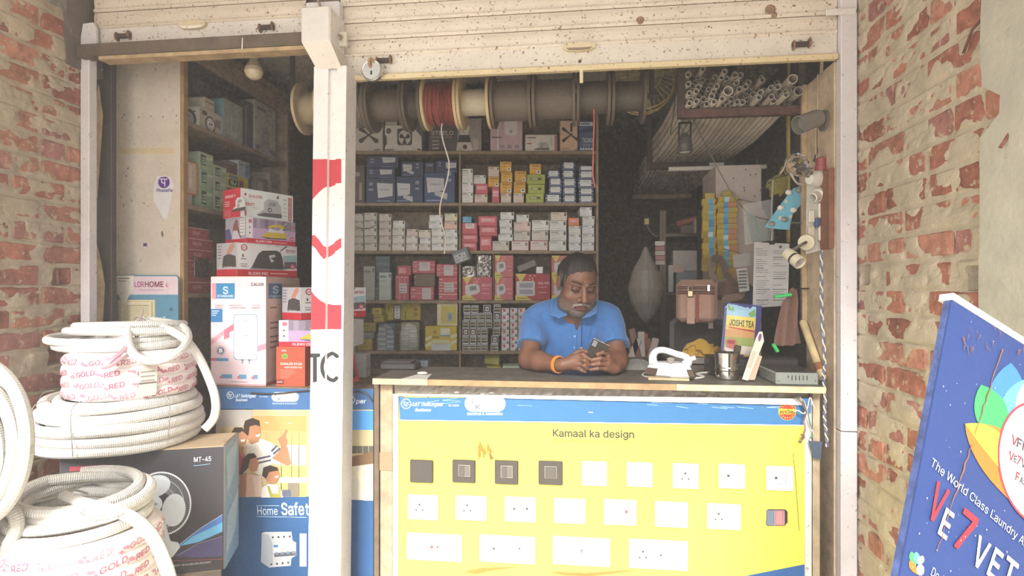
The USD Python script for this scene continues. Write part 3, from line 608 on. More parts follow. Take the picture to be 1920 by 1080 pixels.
def a5(m, b):
    f = b.front; iron_art(m, f, .26, .9, .5, .5, 'a6a6a4', '56504c'); m.rect(f, .92, .06, .98, .96, 'a8504a'); m.rect(f, .06, .16, .34, .22, '716a67'); m.rect(f, .06, .5, .2, .57, 'a05a56'); m.rect(f, .78, .2, .86, .7, 'b5b0ab')
big('iron_carton', 984.5, 1045, 252, T0, YB + .02, .14, 'c6c1bb', 'white electric iron carton on the top shelf beside a pink carton', a5)
def a6(m, b):
    f = b.front; blades(m, f, .62, .46, .62, .09, (35, 215, 145), '4a3a36', asp=.62); m.rect(f, .58, .08, .7, .36, '44383a'); m.text(f, 'EXTRA', .1, .93, .5, .05, '9c4a3a', bold=True); m.pp(f, [(.72, 1), (1, .85), (1, 1)], '8a8078')
big('fan_carton', 1050, 1083.5, 226, T0, YB + .02, .2, 'c2a48c', 'peach ceiling fan carton on the top shelf beside a blue one', a6)
def a7(m, b):
    f = b.front; m.rect(f, .06, .05, .92, .17, 'b9bfc6'); m.rect(f, .12, .08, .7, .13, '4c5f7d', .0014); m.text(f, 'TECNO', .2, .7, .92, .13, 'b5bdc6', bold=True); m.text(f, 'Smart', .25, .82, .8, .07, '9aa5b2')
    for i in range(5): m.disc(f, .12 + i * .18, .92, .07, 'b9c0c8', ry=.04)
    m.pp(f, [(0, .3), (1, .2), (1, .35), (0, .42)], '33415c')
big('fan_carton', 1085.5, 1114, 226, T0, YB + .02, .2, '465a78', 'blue fan carton at the right end of the top shelf', a7)
big('carton', 646, 662, 218, T0, YB + .02, .2, '6a6a5e', 'dull olive carton at the left end of the top shelf', lambda m, b: m.rect(b.front, .2, .2, .8, .3, '8a877a'))
# dark blue extension board cartons, second shelf left bay
def navy(pos, cx, cy, w, h, plug=False):
    def f(m, b):
        k = b.front; m.pp(k, [(cx - w / 2, cy - h / 2), (cx + w / 2, cy - h * .45), (cx + w * .48, cy + h * .35), (cx - w * .42, cy + h / 2)], 'aaa9ab', .001); m.rect(k, cx - w * .3, cy - h * .1, cx + w * .3, cy, '8f8e92', .0016)
        if plug: m.pp(k, [(cx - w * .1, cy + h * .3), (cx + w * .7, cy + h * .55), (cx + w * .66, cy + h * .95), (cx + .0, cy + h * .65)], 'a09fa2', .002)
        m.text(k, 'GM', pos[0], pos[1], pos[0] + .13, .13, '9a9cae', bold=True); m.rect(k, pos[0], pos[1] + .12, pos[0] + .14, pos[1] + .2, '8488a0'); m.rect(k, cx - w / 2, .9, cx + w / 3, .94, '7478a0')
    return f
Y2 = YB + .015; c0 = '3a4058'
n1 = big('extension_board_carton', 686, 741, 334, LV[1], Y2, .2, c0, 'lowest navy carton with white socket board, left of second shelf', navy((.1, .3), .65, .5, .55, .62))
n2 = big('extension_board_carton', 686.5, 741, 314.5, n1.c[2] + n1.h, Y2, .2, c0, 'middle navy carton with white socket board, left of second shelf', navy((.1, .35), .68, .42, .44, .5))
big('extension_board_carton', 687, 747, 292.5, n2.c[2] + n2.h, Y2, .2, '3d4258', 'topmost navy carton with white socket board, left of second shelf', navy((.1, .35), .7, .35, .42, .5))
n3 = big('extension_board_carton', 742.5, 793, 330.5, LV[1], Y2, .2, '36405c', 'lower navy carton with plugged white box, middle of second shelf left bay', navy((.72, .3), .28, .5, .5, .5, True))
big('extension_board_carton', 752, 794, 303, n3.c[2] + n3.h, Y2, .2, '3b4056', 'upper navy carton with plugged white box, middle of second shelf left bay', navy((.66, .25), .28, .42, .42, .5, True))
n4 = big('extension_board_carton', 795, 853, 323, LV[1], Y2, .2, '3a4a68', 'lower navy carton with large white plug box beside the shelf divider', navy((.74, .1), .36, .42, .58, .5, True))
big('extension_board_carton', 816, 857, 300, n4.c[2] + n4.h, Y2, .2, '353a54', 'upper navy carton with small twin sockets beside the shelf divider', navy((.14, .3), .72, .45, .5, .5))
big('extension_board_carton', 795.5, 815, 304, n4.c[2] + n4.h, Y2, .2, '3b3f50', 'narrow navy carton between two wider navy cartons on second shelf', lambda m, b: m.text(b.front, 'GM', .2, .4, .8, .2, '8f93a6', bold=True))
big('carton', 648, 684, 310, LV[1], YB + .05, .2, '5b4b44', 'dull brown carton at the left end of the second shelf', lambda m, b: (m.rect(b.front, .2, .18, .75, .28, '8f7f70'), m.rect(b.front, .72, .45, .84, .9, '93877a')))
# red wrapped packs, fourth shelf left bay
def wrap(lx0, ly0, lx1, ly1, rows, vert=False):
    def f(m, b):
        k = b.front
        for i in range(1, rows): (m.rect(k, 0, i / rows - .012, 1, i / rows + .012, 'd8b6b4') if not vert else m.rect(k, i / rows - .012, 0, i / rows + .012, 1, 'd8b6b4'))
        for i in range(rows): (m.rect(k, .05, (i + .35) / rows, .2, (i + .5) / rows, 'd3a3a4') if not vert else m.rect(k, (i + .3) / rows, .06, (i + .6) / rows, .1, 'd3a3a4'))
        m.rect(k, lx0, ly0, lx1, ly1, 'aca3a3', .0016)
        for i in range(3): m.rect(k, lx0 + .04, ly0 + .08 + i * .12, lx1 - .08, ly0 + .11 + i * .12, '7d7478', .0022)
    return f
Z4 = LV[3]; RC = 'a8535c'
p1 = big('red_carton_pack', 741, 767, 516, Z4, YB + .03, .18, RC, 'upright shrink wrapped pack of red cartons on the fourth shelf', wrap(.28, .32, .85, .72, 3, True))
big('red_carton', 745, 771, 497.5, p1.c[2] + p1.h, YB + .04, .14, RC, 'tilted looking single red carton on the upright red pack', lambda m, b: m.rect(b.front, .1, .25, .6, .8, 'c48488'), yaw=9)
p2 = big('red_carton_pack', 769, 814, 537.5, Z4, YB + .03, .18, RC, 'low pack of two red cartons on the fourth shelf', wrap(.5, .1, .88, .95, 2))
p3 = big('brown_carton', 776, 816, 513, p2.c[2] + p2.h, YB + .05, .16, '66584a', 'dark brown open carton between two red packs', lambda m, b: (m.rect(b.front, .02, .2, .06, .3, 'b0a89c'), m.rect(b.front, .02, .65, .06, .75, 'b0a89c')))
big('red_carton_pack', 773, 816, 488.5, p3.c[2] + p3.h, YB + .04, .17, RC, 'shrink wrapped red pack with grey label above the brown carton', wrap(.3, .12, .78, .8, 3))
p4 = big('red_carton_pack', 822, 858, 519, Z4, YB + .02, .18, RC, 'tall pack of four red cartons beside the shelf divider', wrap(.3, .25, .8, .65, 4))
big('red_carton_pack', 818, 858, 495, p4.c[2] + p4.h, YB + .03, .17, RC, 'small red pack with pale label on the tall red pack', wrap(.35, .1, .8, .9, 3))
def a8(m, b):
    m.rect(b.front, .1, .12, .6, .18, '6a706c'); m.rect(b.front, .82, .06, .94, .18, '545a56'); m.rect(b.front, .1, .3, .5, .34, '949a94'); m.rect(b.front, .06, .9, .96, .93, '8a908a')
g1 = big('green_grey_crate', 690, 725, 538, Z4, YB + .06, .2, '5e6c6c', 'blue grey crate of parts at the left of the fourth shelf', lambda m, b: [m.rect(b.front, .06 + i * .32, .2 + j * .28, .3 + i * .32, .4 + j * .28, '4a5656') for i in range(3) for j in range(3)])
big('square_carton', 710, 733.5, 510.5, g1.c[2] + g1.h if False else Z4, YB + .012, .04, 'a6aca6', 'pale green square switch plate carton on the fourth shelf', a8)
big('square_carton', 681, 703, 499, Z4, YB + .045, .012, '97968e', 'grey square switch plate carton standing behind the pale green one', a8)
g2 = big('parts_tray', 704, 731, 480, g1.c[2] + g1.h, YB + .09, .15, '626e72', 'dark blue grey tray of modules above the square cartons', lambda m, b: [m.rect(b.front, .06, .1 + i * .22, .95, .2 + i * .22, '4d585c') for i in range(4)])
# right bay of the fourth shelf: foil packets and yellow pink wiring box cartons
def silvo(pic=1, txt=True):
    def f(m, b):
        k = b.front; Yc, G = 'b9ab50', 'b3aeb0'
        m.pp(k, [(0, 0), (.32, 0), (.16, .34)], Yc); m.pp(k, [(0, 1), (0, .82), (.2, .72), (.48, 1)], Yc, .0012)
        for i, (u, v) in enumerate(((.4, .05), (.46, .14), (.38, .18), (.52, .06), (.47, .22))): m.pp(k, [(u, v), (u + .06, v + .02), (u + .02, v + .07)], 'd9a58e', .001)
        if pic == 1: m.pp(k, [(.1, .36), (.42, .28), (.56, .36), (.6, .62), (.5, .72), (.22, .82), (.1, .72)], G, .0016); m.pp(k, [(.22, .42), (.46, .36), (.5, .56), (.26, .62)], '85807e', .0022); m.pp(k, [(.3, .44), (.44, .41), (.46, .52), (.32, .55)], '6c6866', .0028)
        else: m.pp(k, [(.06, .28), (.54, .28), (.56, .32), (.56, .8), (.53, .84), (.06, .84), (.03, .8), (.03, .32)], G, .0016); m.rect(k, .12, .36, .5, .53, '86868e', .0022); m.rect(k, .12, .6, .5, .77, '86868e', .0022)
        if txt: m.text(k, 'SILVO', .64, .4, .97, .09, 'd5b3ae', bold=True)
        for i in range(2): m.rect(k, .66, .5 + i * .2, .9, .52 + i * .2, 'd0a8a6', .0012)
        m.rect(k, .05, .91, .42, .94, '6a6330', .002)
    return f
SC = 'ad5560'
s1 = big('junction_box_carton', 866.5, 923, 519, Z4, YB + .01, .2, SC, 'wide pink and yellow junction box carton beside the shelf divider', silvo())
s2 = big('junction_box_carton', 927, 962.5, 519.5, Z4, YB + .01, .2, 'b2636a', 'lower narrow pink and yellow carton with grey junction box', silvo(1, False))
big('junction_box_carton', 927, 963, 478.5, s2.c[2] + s2.h, YB + .01, .2, 'b06468', 'upper narrow pink and yellow carton with grey junction box', silvo(1, False))
s3 = big('junction_box_carton', 966, 1032, 513, Z4, YB + .01, .2, '9c3a44', 'wide crimson carton picturing a twin window box left of the man', silvo(2))
s4 = big('junction_box_carton', 1034, 1076, 519, Z4, YB + .01, .2, 'b06868', 'lower pink carton half hidden behind the head of the man', silvo(1, False))
big('junction_box_carton', 1034, 1082, 479, s4.c[2] + s4.h, YB + .01, .2, 'b06a6a', 'upper pink and yellow carton half hidden behind the head of the man', silvo(1, False))
def foilpack(x0, x1, yt, z, lab):
    a, b = P(x0, 540, YB + .02)[0], P(x1, 540, YB + .02)[0]; h = P(x0, yt, YB)[2] - z; m = M(); r = random.Random(int(x0 + yt))
    nx, nz = 9, 7; g = np.array([[(a + (b - a) * i / nx, YB + .018 - .006 * math.sin(math.pi * i / nx) - r.uniform(0, .008) * (0 < i < nx), z + h * j / nz) for j in range(nz + 1)] for i in range(nx + 1)])
    i, j = np.meshgrid(range(nx), range(nz), indexing='ij'); i, j = i.ravel(), j.ravel(); k = nz + 1
    m.add((g.reshape(-1, 3), np.stack([i * k + j, (i + 1) * k + j, (i + 1) * k + j + 1, i * k + j + 1], 1)), 'c9c6c2'); m.box(a, b, YB + .02, YB + .12, z + .0005, z + h, 'a8a5a0', .003)
    solo('foil_packet', m, 'foil', lab, 'packet', smooth=20); return z + h
zf = s1.c[2] + s1.h
foilpack(867, 892, 499, zf, 'crumpled silver foil packet nearest the shelf divider'); z2 = foilpack(894, 921, 498, zf, 'lower right crumpled silver foil packet on the wide pink carton'); foilpack(894, 921, 478.5, z2, 'upper crumpled silver foil packet on the wide pink carton')
zf = s3.c[2] + s3.h; q = P(978, 500, YB)[0]
bx = Box((q - .02, YB + .06, zf + .006), .135, .09, .045, 0); bx = Box((q - .03, YB + .05, zf + .01), .13, .08, .045)
m = M(); A = rotm((0, 1, 0), -22); m.box(-.065, .065, -.04, .04, -.022, .022, '8d8983', .004, A=A, at=(q + .035, YB + .1, zf + .052)); solo('grey_packet', m, 'card', 'tilted grey packet lying above the crimson carton', 'packet', smooth=0)
q = P(1005, 500, YB)[0]; m = M().box(q, q + .048, YB + .02, YB + .03, zf, zf + .048, 'bdbbb8', .003); solo('silver_sachet', m, 'foil', 'small square silver sachet standing on the crimson carton', 'packet', smooth=0)
# socket board leaning out at the divider
c = P(866, 482, YB - .03); A = rotm((0, 1, 0), -20) @ rotm((0, 0, 1), -12); t = Thing('socket_board', 'grey twin socket board leaning out over the shelf divider', 'socket board')
m = M().box(-.055, .055, -.012, .05, -.035, .05, '77797c', .004, A=A, at=c); t.part('back_box', m, 'plastic')
m = M().box(-.046, .04, -.02, -.012, -.03, .026, 'b5b6b6', .003, A=A, at=c); t.part('socket_plate', m, 'plastic', under=0)
m = M()
for sx in (-.03, .02):
    for dx, dz in ((-.006, -.014), (.008, -.012), (.001, .004)): m.box(sx + dx - .0025, sx + dx + .0025, -.0212, -.0198, dz - .0035, dz + .0035, '3c3b3a', A=A, at=c)
m.box(-.008, .002, -.023, -.02, .006, .018, '6f6f70', .001, A=A, at=c); t.part('socket_hole', m, 'plastic', under=0); t.done()
# fifth shelf left bay: yellow stock
Z5 = LV[4]; YC = 'a8994a'
def lines(*rs): return lambda m, b: [m.rect(b.front, *q) for q in rs]
y1 = big('yellow_carton', 669, 698, 636, Z5, YB + .02, .16, '9c8b45', 'lowest dull yellow carton at the left of the fifth shelf', lines((.1, .3, .6, .4, '6d6236')))
y2 = big('grey_carton', 674, 702, 622, y1.c[2] + y1.h, YB + .02, .15, '77756c', 'grey carton between two dull yellow cartons', lines((.1, .3, .8, .42, '96948c')))
y3 = big('yellow_carton', 669, 705, 604.5, y2.c[2] + y2.h, YB + .02, .15, '8f8046', 'upper dull yellow carton at the left of the fifth shelf', lines((.1, .3, .6, .4, '6a6036')))
y4 = big('yellow_carton', 700, 720, 590, y3.c[2] + y3.h, YB + .03, .12, '9c9046', 'small yellow packet at the left of the open yellow folder', lines((.1, .3, .6, .4, '6a6036')))
big('yellow_carton', 697, 716, 577, y4.c[2] + y4.h, YB + .03, .12, YC, 'topmost small yellow packet beside the open yellow folder', lambda m, b: m.text(b.front, 'GM', .3, .65, .7, .3, '7a4a26', bold=True))
def a9(m, b):
    f = b.front; m.rect(f, .49, 0, .51, 1, '8d8040'); m.pp(f, [(.24, .12), (.26, .1), (.44, .1), (.46, .12), (.46, .96), (.44, .98), (.26, .98), (.24, .96)], '57534f', .001); m.rect(f, .27, .16, .43, .9, 'c9c7c2', .0016)
    for i in range(4): m.disc(f, .35, .26 + i * .18, .022, '8a8886', .0022, ry=.04)
    m.text(f, 'GM', .8, .75, .92, .2, '8a4a28', bold=True); m.disc(f, .86, .38, .05, '94502c', ry=.1); m.rect(f, .1, .2, .14, .5, '7d7338'); m.rect(f, .56, .5, .6, .95, '7d7338')
y5 = big('yellow_folder', 721, 789, 567.5, Z5 + .19, YB + .15, .03, 'b0a03c', 'open yellow display pack with a power strip, back of fifth shelf', a9)
big('brown_carton', 722, 788, 606, Z5, YB + .14, .1, '6c5f44', 'dull brown carton under the open yellow display pack', lines((.1, .3, .5, .4, '857858')))
def blister(name, x0, x1, yt, col, c2, lab, seed):
    a, b = P(x0, 540, YB)[0], P(x1, 540, YB)[0]; h = P(x0, yt, YB)[2] - Z5; t = Thing(name, lab, 'packet'); r = random.Random(seed)
    t.part('card_back', M().box(a, b, YB + .055, YB + .06, Z5 + .001, Z5 + h, col), 'card', 0)
    m = M(); n = 9
    for i in range(n):
        for j in range(2):
            xx = a + (b - a) * (.08 + j * .46); zz = Z5 + .004 + h * .82 * i / n; m.box(xx, xx + (b - a) * .4, YB + .018, YB + .05, zz, zz + h * .6 / n, c2 if (i + j) % 2 else 'c9ccd0', .002)
    t.part('module', m, 'gloss', 0, kind='stuff'); w = M()
    pf = [(0, .0), (.0, h * .6), (.12, h * .88), (.5, h * .98), (.88, h * .88), (1, h * .6), (1, 0)]
    w.ext(Plane((a, YB + .012, Z5 + .001)), [(u * (b - a), v) for u, v in pf], .002, 'ffffff'); t.part('plastic_sleeve', w, 'clearplastic', 0); t.done()
blister('blister_pack', 706, 738, 607, '6a7480', '4f7fb0', 'blue module strip in a clear sleeve on the fifth shelf', 1)
blister('blister_pack', 749, 783, 605, 'a09c78', 'b8b49c', 'silver module strip in a clear sleeve on the fifth shelf', 2)
def a10(m, b):
    f = b.front; m.pp(f, [(0, .5), (.2, .38), (.2, .5), (0, .62)], 'd6cfa8'); m.pp(f, [(0, .75), (.2, .62), (.2, .76), (0, .9)], 'd6cfa8'); m.pp(f, [(.8, .4), (1, .3), (1, .42), (.8, .52)], 'd6cfa8'); m.pp(f, [(.8, .64), (1, .54), (1, .66), (.8, .76)], 'd6cfa8')
    m.text(f, 'GM', .24, .3, .36, .1, '8a4a28', bold=True); m.rect(f, .48, .1, .78, .42, 'd0cdb8'); m.rect(f, .48, .36, .78, .42, '6d9098', .0014); m.rect(f, .22, .42, .44, .5, '8f7d2c'); m.rect(f, .22, .56, .76, .7, 'c5c09a', .001); m.pp(f, [(.2, .72), (.8, .72), (.79, 1.0), (.2, 1.0)], 'b5bcbd', .0016)
y6 = big('yellow_carton', 797, 857, 611, Z5, YB + .02, .18, 'bba83e', 'large yellow carton with white batten lamp picture, fifth shelf', a10)
def a11(m, b):
    f = b.front; m.rect(f, .2, .1, .95, .9, 'b3a54a'); m.rect(f, .5, .42, .76, .8, '8a9aa0', .0014); m.rect(f, .56, .5, .7, .72, '6c7c84', .002)
big('yellow_packet', 819, 858, 568, y6.c[2] + y6.h, YB + .03, .05, 'c6bf9c', 'yellow packet in cellophane standing on the large yellow carton', a11)
# open bay below
ZB = .72
for nm, px0, px1, yt, col, lab, fn in (('blue_carton', 767.5, 803, 675.5, 'a3abb8', 'white and blue carton in the bay under the fifth shelf', lambda m, b: (m.pp(b.front, [(.0, 0), (.45, 0), (.3, 1), (.05, 1)], 'c9ced4'), m.rect(b.front, .5, .2, .8, .95, '6d7fa4'), m.rect(b.front, .58, .3, .72, .85, 'b7bfcc', .0014))),
        ('yellow_carton', 912, 939, 688, 'b3a94c', 'yellow and blue carton low behind the counter beside the man', lambda m, b: (m.rect(b.front, .45, .1, .95, .6, '56618a'), m.text(b.front, 'GM', .1, .5, .4, .25, '8a4a28', bold=True))),
        ('green_carton', 942, 974, 686.5, 'b5c2ae', 'white and green carton low behind the counter beside the man', lambda m, b: m.pp(b.front, [(.4, .5), (1, .1), (1, .5), (.6, .9)], '5fa04a'))):
    big(nm, px0, px1, yt, ZB, YB + .02, .14, col, lab, fn)
q = P(924, 682, YB); m = M().box(-.05, .05, -.02, .02, -.045, .05, 'a89f52', .003, A=rotm((0, 1, 0), 8), at=(q[0] - .005, YB + .1, P(924, 688, YB)[2] + .05))
solo('yellow_strip_pack', m, 'card', 'striped yellow packet standing behind the low yellow carton', 'packet', smooth=0)

skew(False)
# ------------------------------------------------------------ the shelf along the left wall
XS = -1.872
LZ = [2.247, 1.85, 1.425, 1.0]
t = Thing('shelf_unit', 'brown wooden shelf along the left wall with a cream end panel', 'shelf')
xp0, xp1 = P(209, 540, YPN)[0], P(338, 540, YPN)[0]
pn = Plane((0, YPN, 0))
t.part('end_panel', M().box(xp0, xp1, YPN, YPN + .018, .14, 2.66, 'cfc3b4', .002), 'chalk', 0, label='cream painted end panel')
t.part('edge_strip', M().box(xp1, xp1 + .018, YPN - .002, YPN + .03, .14, 2.66, 'a5835c', .002), 'wood', 0)
xb = xp1 + .018
for z in LZ: t.part('shelf_board', M().box(-2.168, xb - .002, YPN + .031, 3.36, z - .022, z, '8f7b66', .001), 'wood', 0)
t.part('shelf_board', M().box(-2.168, xb - .002, YPN + .031, 3.36, 2.655, 2.69, '94806a', .001), 'wood', 0)
t.part('side_panel', M().box(-2.168, xb, 3.365, 3.385, .14, 2.69, '94826e', .001), 'wood', 0)
t.part('fascia', M().box(xb - .02, xb - .002, YPN + .031, 3.36, 2.56, 2.65, '9c866e', .001), 'wood', 0)
# marks and stickers on the end panel
m = M(); m.rect(pn, 218, 278, 327, 288, 'cdba92', .001); t.part('masking_tape', m, 'paper', 0)
m = M()
for x, y in ((229, 221), (234, 215), (260, 220), (283, 218), (306, 219), (331, 217), (240, 316), (237, 330), (270, 381), (232, 385), (292, 130)): m.disc(pn, x, y, 1.4, '5c5147', .0006, k=8)
m.pp(pn, [(302, 436), (305, 432), (307, 442), (304, 445)], '6d655d', .0006); t.part('nail_hole', m, 'print', 0, kind='stuff')
st = [(295, 330), (320, 332), (326, 346), (323, 364), (313, 414), (309, 411), (288, 377), (290, 343)]
k = t.part('sticker', M().ext(pn, [pn.ab(*q) for q in st], .0012, 'd8d4d6', .0004), 'paper', 0, label='torn white payment sticker with a purple round logo')
m = M(); m.disc(pn, 308, 342, 11, '5a2a8c', .0022); 
m.line(pn, [(301, 336), (315, 336)], 1.6, 'ece6f0', .003); m.line(pn, [(310, 336), (310, 350)], 1.6, 'ece6f0', .003); m.line(pn, [(304, 337), (304, 342), (308, 344), (311, 341)], 1.6, 'ece6f0', .003); m.line(pn, [(304, 332), (312, 330)], 1.3, 'ece6f0', .003)
m.text(pn, 'PhonePe', 294, 360, 324, 6, '55308a', .0024, bold=True); t.part('print', m, 'print', 0, under=k)
k = t.part('sticker', M().ext(pn, [pn.ab(*q) for q in ((267, 459), (272, 450), (274, 455), (279, 453), (277, 461), (274, 467))], .001, 'cfccd0', .0004), 'paper', 0, label='small torn scrap of a sticker')
m = M(); m.rect(pn, 269, 456, 276, 462, '5a4a72', .0016); t.part('print', m, 'print', 0, under=k)
t.done()
# lamp poster leaning on the panel
YQ = YPN - .03
pq = Plane((0, YQ, 0)); t = Thing('lamp_poster', 'blue and pink panel lamp poster leaning on the cream panel', 'poster')
L_, R_ = pq.ab(210, 516), pq.ab(335, 516); zb = 1.1
t.part('poster_board', M().ext(pq, [(L_[0], zb), (R_[0], zb), (R_[0], R_[1] - .01), (R_[0] - .012, R_[1]), (L_[0] + .012, L_[1]), (L_[0], L_[1] - .01)], .004, '5f8fa8', -.002), 'gloss', 0)
m = M(); pb = Plane((0, YQ - .0021, 0)); m.pp(pb, [(211, 552), (334, 552), (334, 522), (331, 518), (214, 518), (211, 522)], 'd9c4c8', .0006); m.line(pb, [(211, 552), (334, 552)], 1.2, 'b7c4cc', .001)
m.text(pb, 'LOR', 252, 538, 270, 10, 'b5488a', .0014, bold=True); m.text(pb, 'HOME', 271, 538, 307, 10, '7a2a4a', .0014, bold=True); m.text(pb, 'Bright Lighting Ideas', 262, 545, 306, 3, 'b99aa4', .0014)
for a in range(5): m.line(pb, [(311, 536 - 0), (311 + 7 * math.cos(a * .5 - 1.2), 536 + 7 * math.sin(a * .5 - 1.2))], .9, 'd08a9a', .0014)
def vtext(m, pl, s, x, yb, yt, h, col, n=.0014, bold=True):
    v, f = text_flat(s, bold); w = v[:, 0].max(); a0, b0 = pl.ab(x, yb); a1, b1 = pl.ab(x, yt); k = (b1 - b0) / w; hh = abs(pl.ab(x - h, yb)[0] - a0)
    m.add((pl.pts(np.stack([a0 - v[:, 1] * hh, b0 + v[:, 0] * k], 1), n), f), col)
vtext(m, pb, 'LED PANEL LIGHT', 216, 628, 562, 7, 'e3e8ea'); vtext(m, pb, 'LED BATTEN', 311, 640, 594, 6, 'd5dde0')
m.disc(pb, 321, 580, 3.5, '4c6472', .0014)
m.pp(pb, [(221, 562), (291, 562), (291, 640), (221, 640)], 'd0c4a0', .0008); t.part('print', m, 'print', 0)
m = M(); m.ext(pb, sbox(*pb.ab(226, 640), *pb.ab(286, 567)).difference(sbox(*pb.ab(231, 640), *pb.ab(281, 572))), .006, 'd9cdab', .001); t.part('lamp_frame', m, 'plastic', 0, label='cream square panel lamp frame')
m = M(); m.ext(pb, [pb.ab(*q) for q in ((216, 517), (252, 517), (248, 545), (240, 560), (232, 574), (226, 560), (218, 540))], .0015, 'ddd6c8', .001); m.rect(pb, 222, 521, 244, 523, '8d847a', .003); m.rect(pb, 222, 526, 238, 528, 'a39a8e', .003)
t.part('pasted_slip', m, 'paper', 0, label='pasted slip of pale paper'); t.done()

# ------------------------------------------------------------ cartons on the left shelf (front edge along x = XS)
def lbox(name, pxa, pxb, ytop, zb, label, col, colr, paint=None, wd=.22, x=None, htop=None):
    """a carton on the left shelf: its aisle side runs in the photo from pxa (near) to pxb (far), its top at ytop on the near edge"""
    xx = XS - .012 if x is None else x; ya, yb = PX(pxa, 540, xx)[1], PX(pxb, 540, xx)[1]; ya = max(ya, YPN + .035); yb = min(yb, 3.36)
    h = PX(pxa, ytop, xx)[2] - zb
    b = Box((xx - wd, ya, zb + .0005), wd, yb - ya - .002, h - .001); t = Thing(name, label, 'box')
    m = lift(b.body(M(), col, .002)); t.part('carton_body', m, 'card', 0); m = M()
    if colr: m.rect(b.right, 0, 0, 1, 1, colr, .0006)
    if paint: paint(m, b)
    lift(m)
    t.part('print', m, 'print', 0); t.done(); return zb + h
def fanring(m, b):
    for f, u in ((b.front, .62), (b.right, .45)):
        asp = f.w_ / f.h_; r = .34 / asp if f is b.right else .3
        m.disc(f, u, .58, r, '5b5553', .0012, ry=r * asp); m.disc(f, u, .58, r * .78, 'b7b2ab', .0018, ry=r * .78 * asp); m.rect(f, u - r * .5, .5, u + r * .5, .66, 'e0dcd6', .0024); m.rect(f, u - r * .3, .54, u - r * .05, .63, '3c3836', .003); m.rect(f, u + r * .05, .54, u + r * .3, .63, '3c3836', .003)
    m.rect(b.right, .1, .12, .3, .3, '5d5854', .0012); m.rect(b.right, .66, .25, .9, .6, '777069', .0012); m.rect(b.front, .3, .2, .9, .26, '6a6461', .0012)
z = lbox('fan_carton', 374, 418, 198, LZ[0], 'cream exhaust fan carton with round printed ring on the left top shelf', 'c6bfb2', 'aaa294', fanring, .2)
lbox('carton', 383, 402, 181, z, 'pale blank carton lying on the cream exhaust fan carton', 'b9b1a2', 'a89f90', lambda m, b: m.rect(b.right, .1, .3, .9, .4, '6f675c', .001), .09)
lbox('carton', 352, 362, 122, z, 'dark carton with a pale label standing at the near end of left top shelf', '5c5a62', '55535a', lambda m, b: (m.rect(b.front, .1, .25, .95, .62, 'a8a6aa'), m.rect(b.front, .5, .7, .9, .76, '77757a')), .06, -2.02)
lbox('teal_carton', 420, 455, 183, LZ[0], 'teal and grey carton standing on the left top shelf', '6f9096', '8f928a', lambda m, b: (m.line(b.right, [(.4, .3), (.36, .7), (.42, 1)], .02, 'b9b5aa', .0012), m.rect(b.right, .6, .05, .62, 1, 'a9a69e', .0012)), .18)
lbox('dark_carton', 457, 474, 186, LZ[0], 'dark slate carton between teal and white cartons, left top shelf', '4f4a4c', '4c474b', lambda m, b: m.rect(b.right, .2, .1, .3, 1, '8d8a8c', .0012), .2)
def ironbox(m, b):
    m.rect(b.right, .1, .1, .5, .16, '6a6566', .0012); m.pp(b.right, [(.2, .9), (.35, .45), (.6, .4), (.75, .9)], '8a858a', .0014); m.rect(b.right, 0, .82, 1, .9, '6d6878', .0012); m.rect(b.front, .3, .1, .8, .16, '77716e', .0012)
lbox('heater_carton', 478, 517, 185, LZ[0], 'tall grey white carton at the far end of the left top shelf', 'aaa49f', '9d9791', ironbox, .12)
def led(m, b):
    f = b.right; m.rect(f, .08, .15, .45, .75, '3f4a40', .0012); m.text(f, 'LED', .1, .66, .44, .35, 'b9c2ae', .0018, bold=True); m.rect(f, .52, .2, .94, .34, 'a7b09c', .0012); m.rect(f, .52, .5, .9, .8, '8a9482', .0012); m.rect(b.front, .2, .2, .9, .4, '9aa58f', .0012)
G = '8b9a80'
lbox('white_carton', 346, 353, 266, LZ[1] + .24, 'white carton atop the orange edged panel lamp box, left shelf', 'c8c4bc', 'b0aca2', None, .1)
lbox('panel_lamp_box', 346, 372, 299, LZ[1] + .06, 'orange edged panel lamp box leaning on the second left shelf', 'b5734c', None, lambda m, b: (m.rect(b.right, .05, .04, .82, .95, 'b8a99b', .0012), m.rect(b.right, .3, .1, .5, .8, 'c9beb2', .0018), m.rect(b.front, .1, .05, .95, .95, 'b9ab9e', .0012)), .15)
lbox('white_carton', 346, 360, 362, LZ[1], 'white carton under the orange edged panel lamp box', 'b5b0a6', 'a9a49a', None, .12)
z = lbox('led_lamp_carton', 376, 399, 350, LZ[1], 'lowest green lamp carton in nearer column, second left shelf', G, '87957c', led)
z = lbox('led_lamp_carton', 376, 400, 316, z, 'middle green lamp carton in nearer column, second left shelf', G, '8a987f', led)
z = lbox('led_lamp_carton', 374, 400, 283, z, 'topmost green lamp carton lettered LED, nearer column, second left shelf', G, '8f9d84', led)
z = lbox('led_lamp_carton', 401.5, 424, 362, LZ[1], 'lowest green lamp carton in farther column, second left shelf', '949a86', '999d88', led)
z = lbox('led_lamp_carton', 401.5, 425, 335, z, 'middle green lamp carton in farther column, second left shelf', '949a86', '9ba08a', led)
z = lbox('led_lamp_carton', 401.5, 425, 308, z, 'topmost green lamp carton in farther column, second left shelf', '8f9a80', '94a086', led)
z = lbox('yellow_carton', 428, 462, 352, LZ[1], 'dark carton under the yellow and black battery cartons', '5c5048', '5a4e48', None, .16)
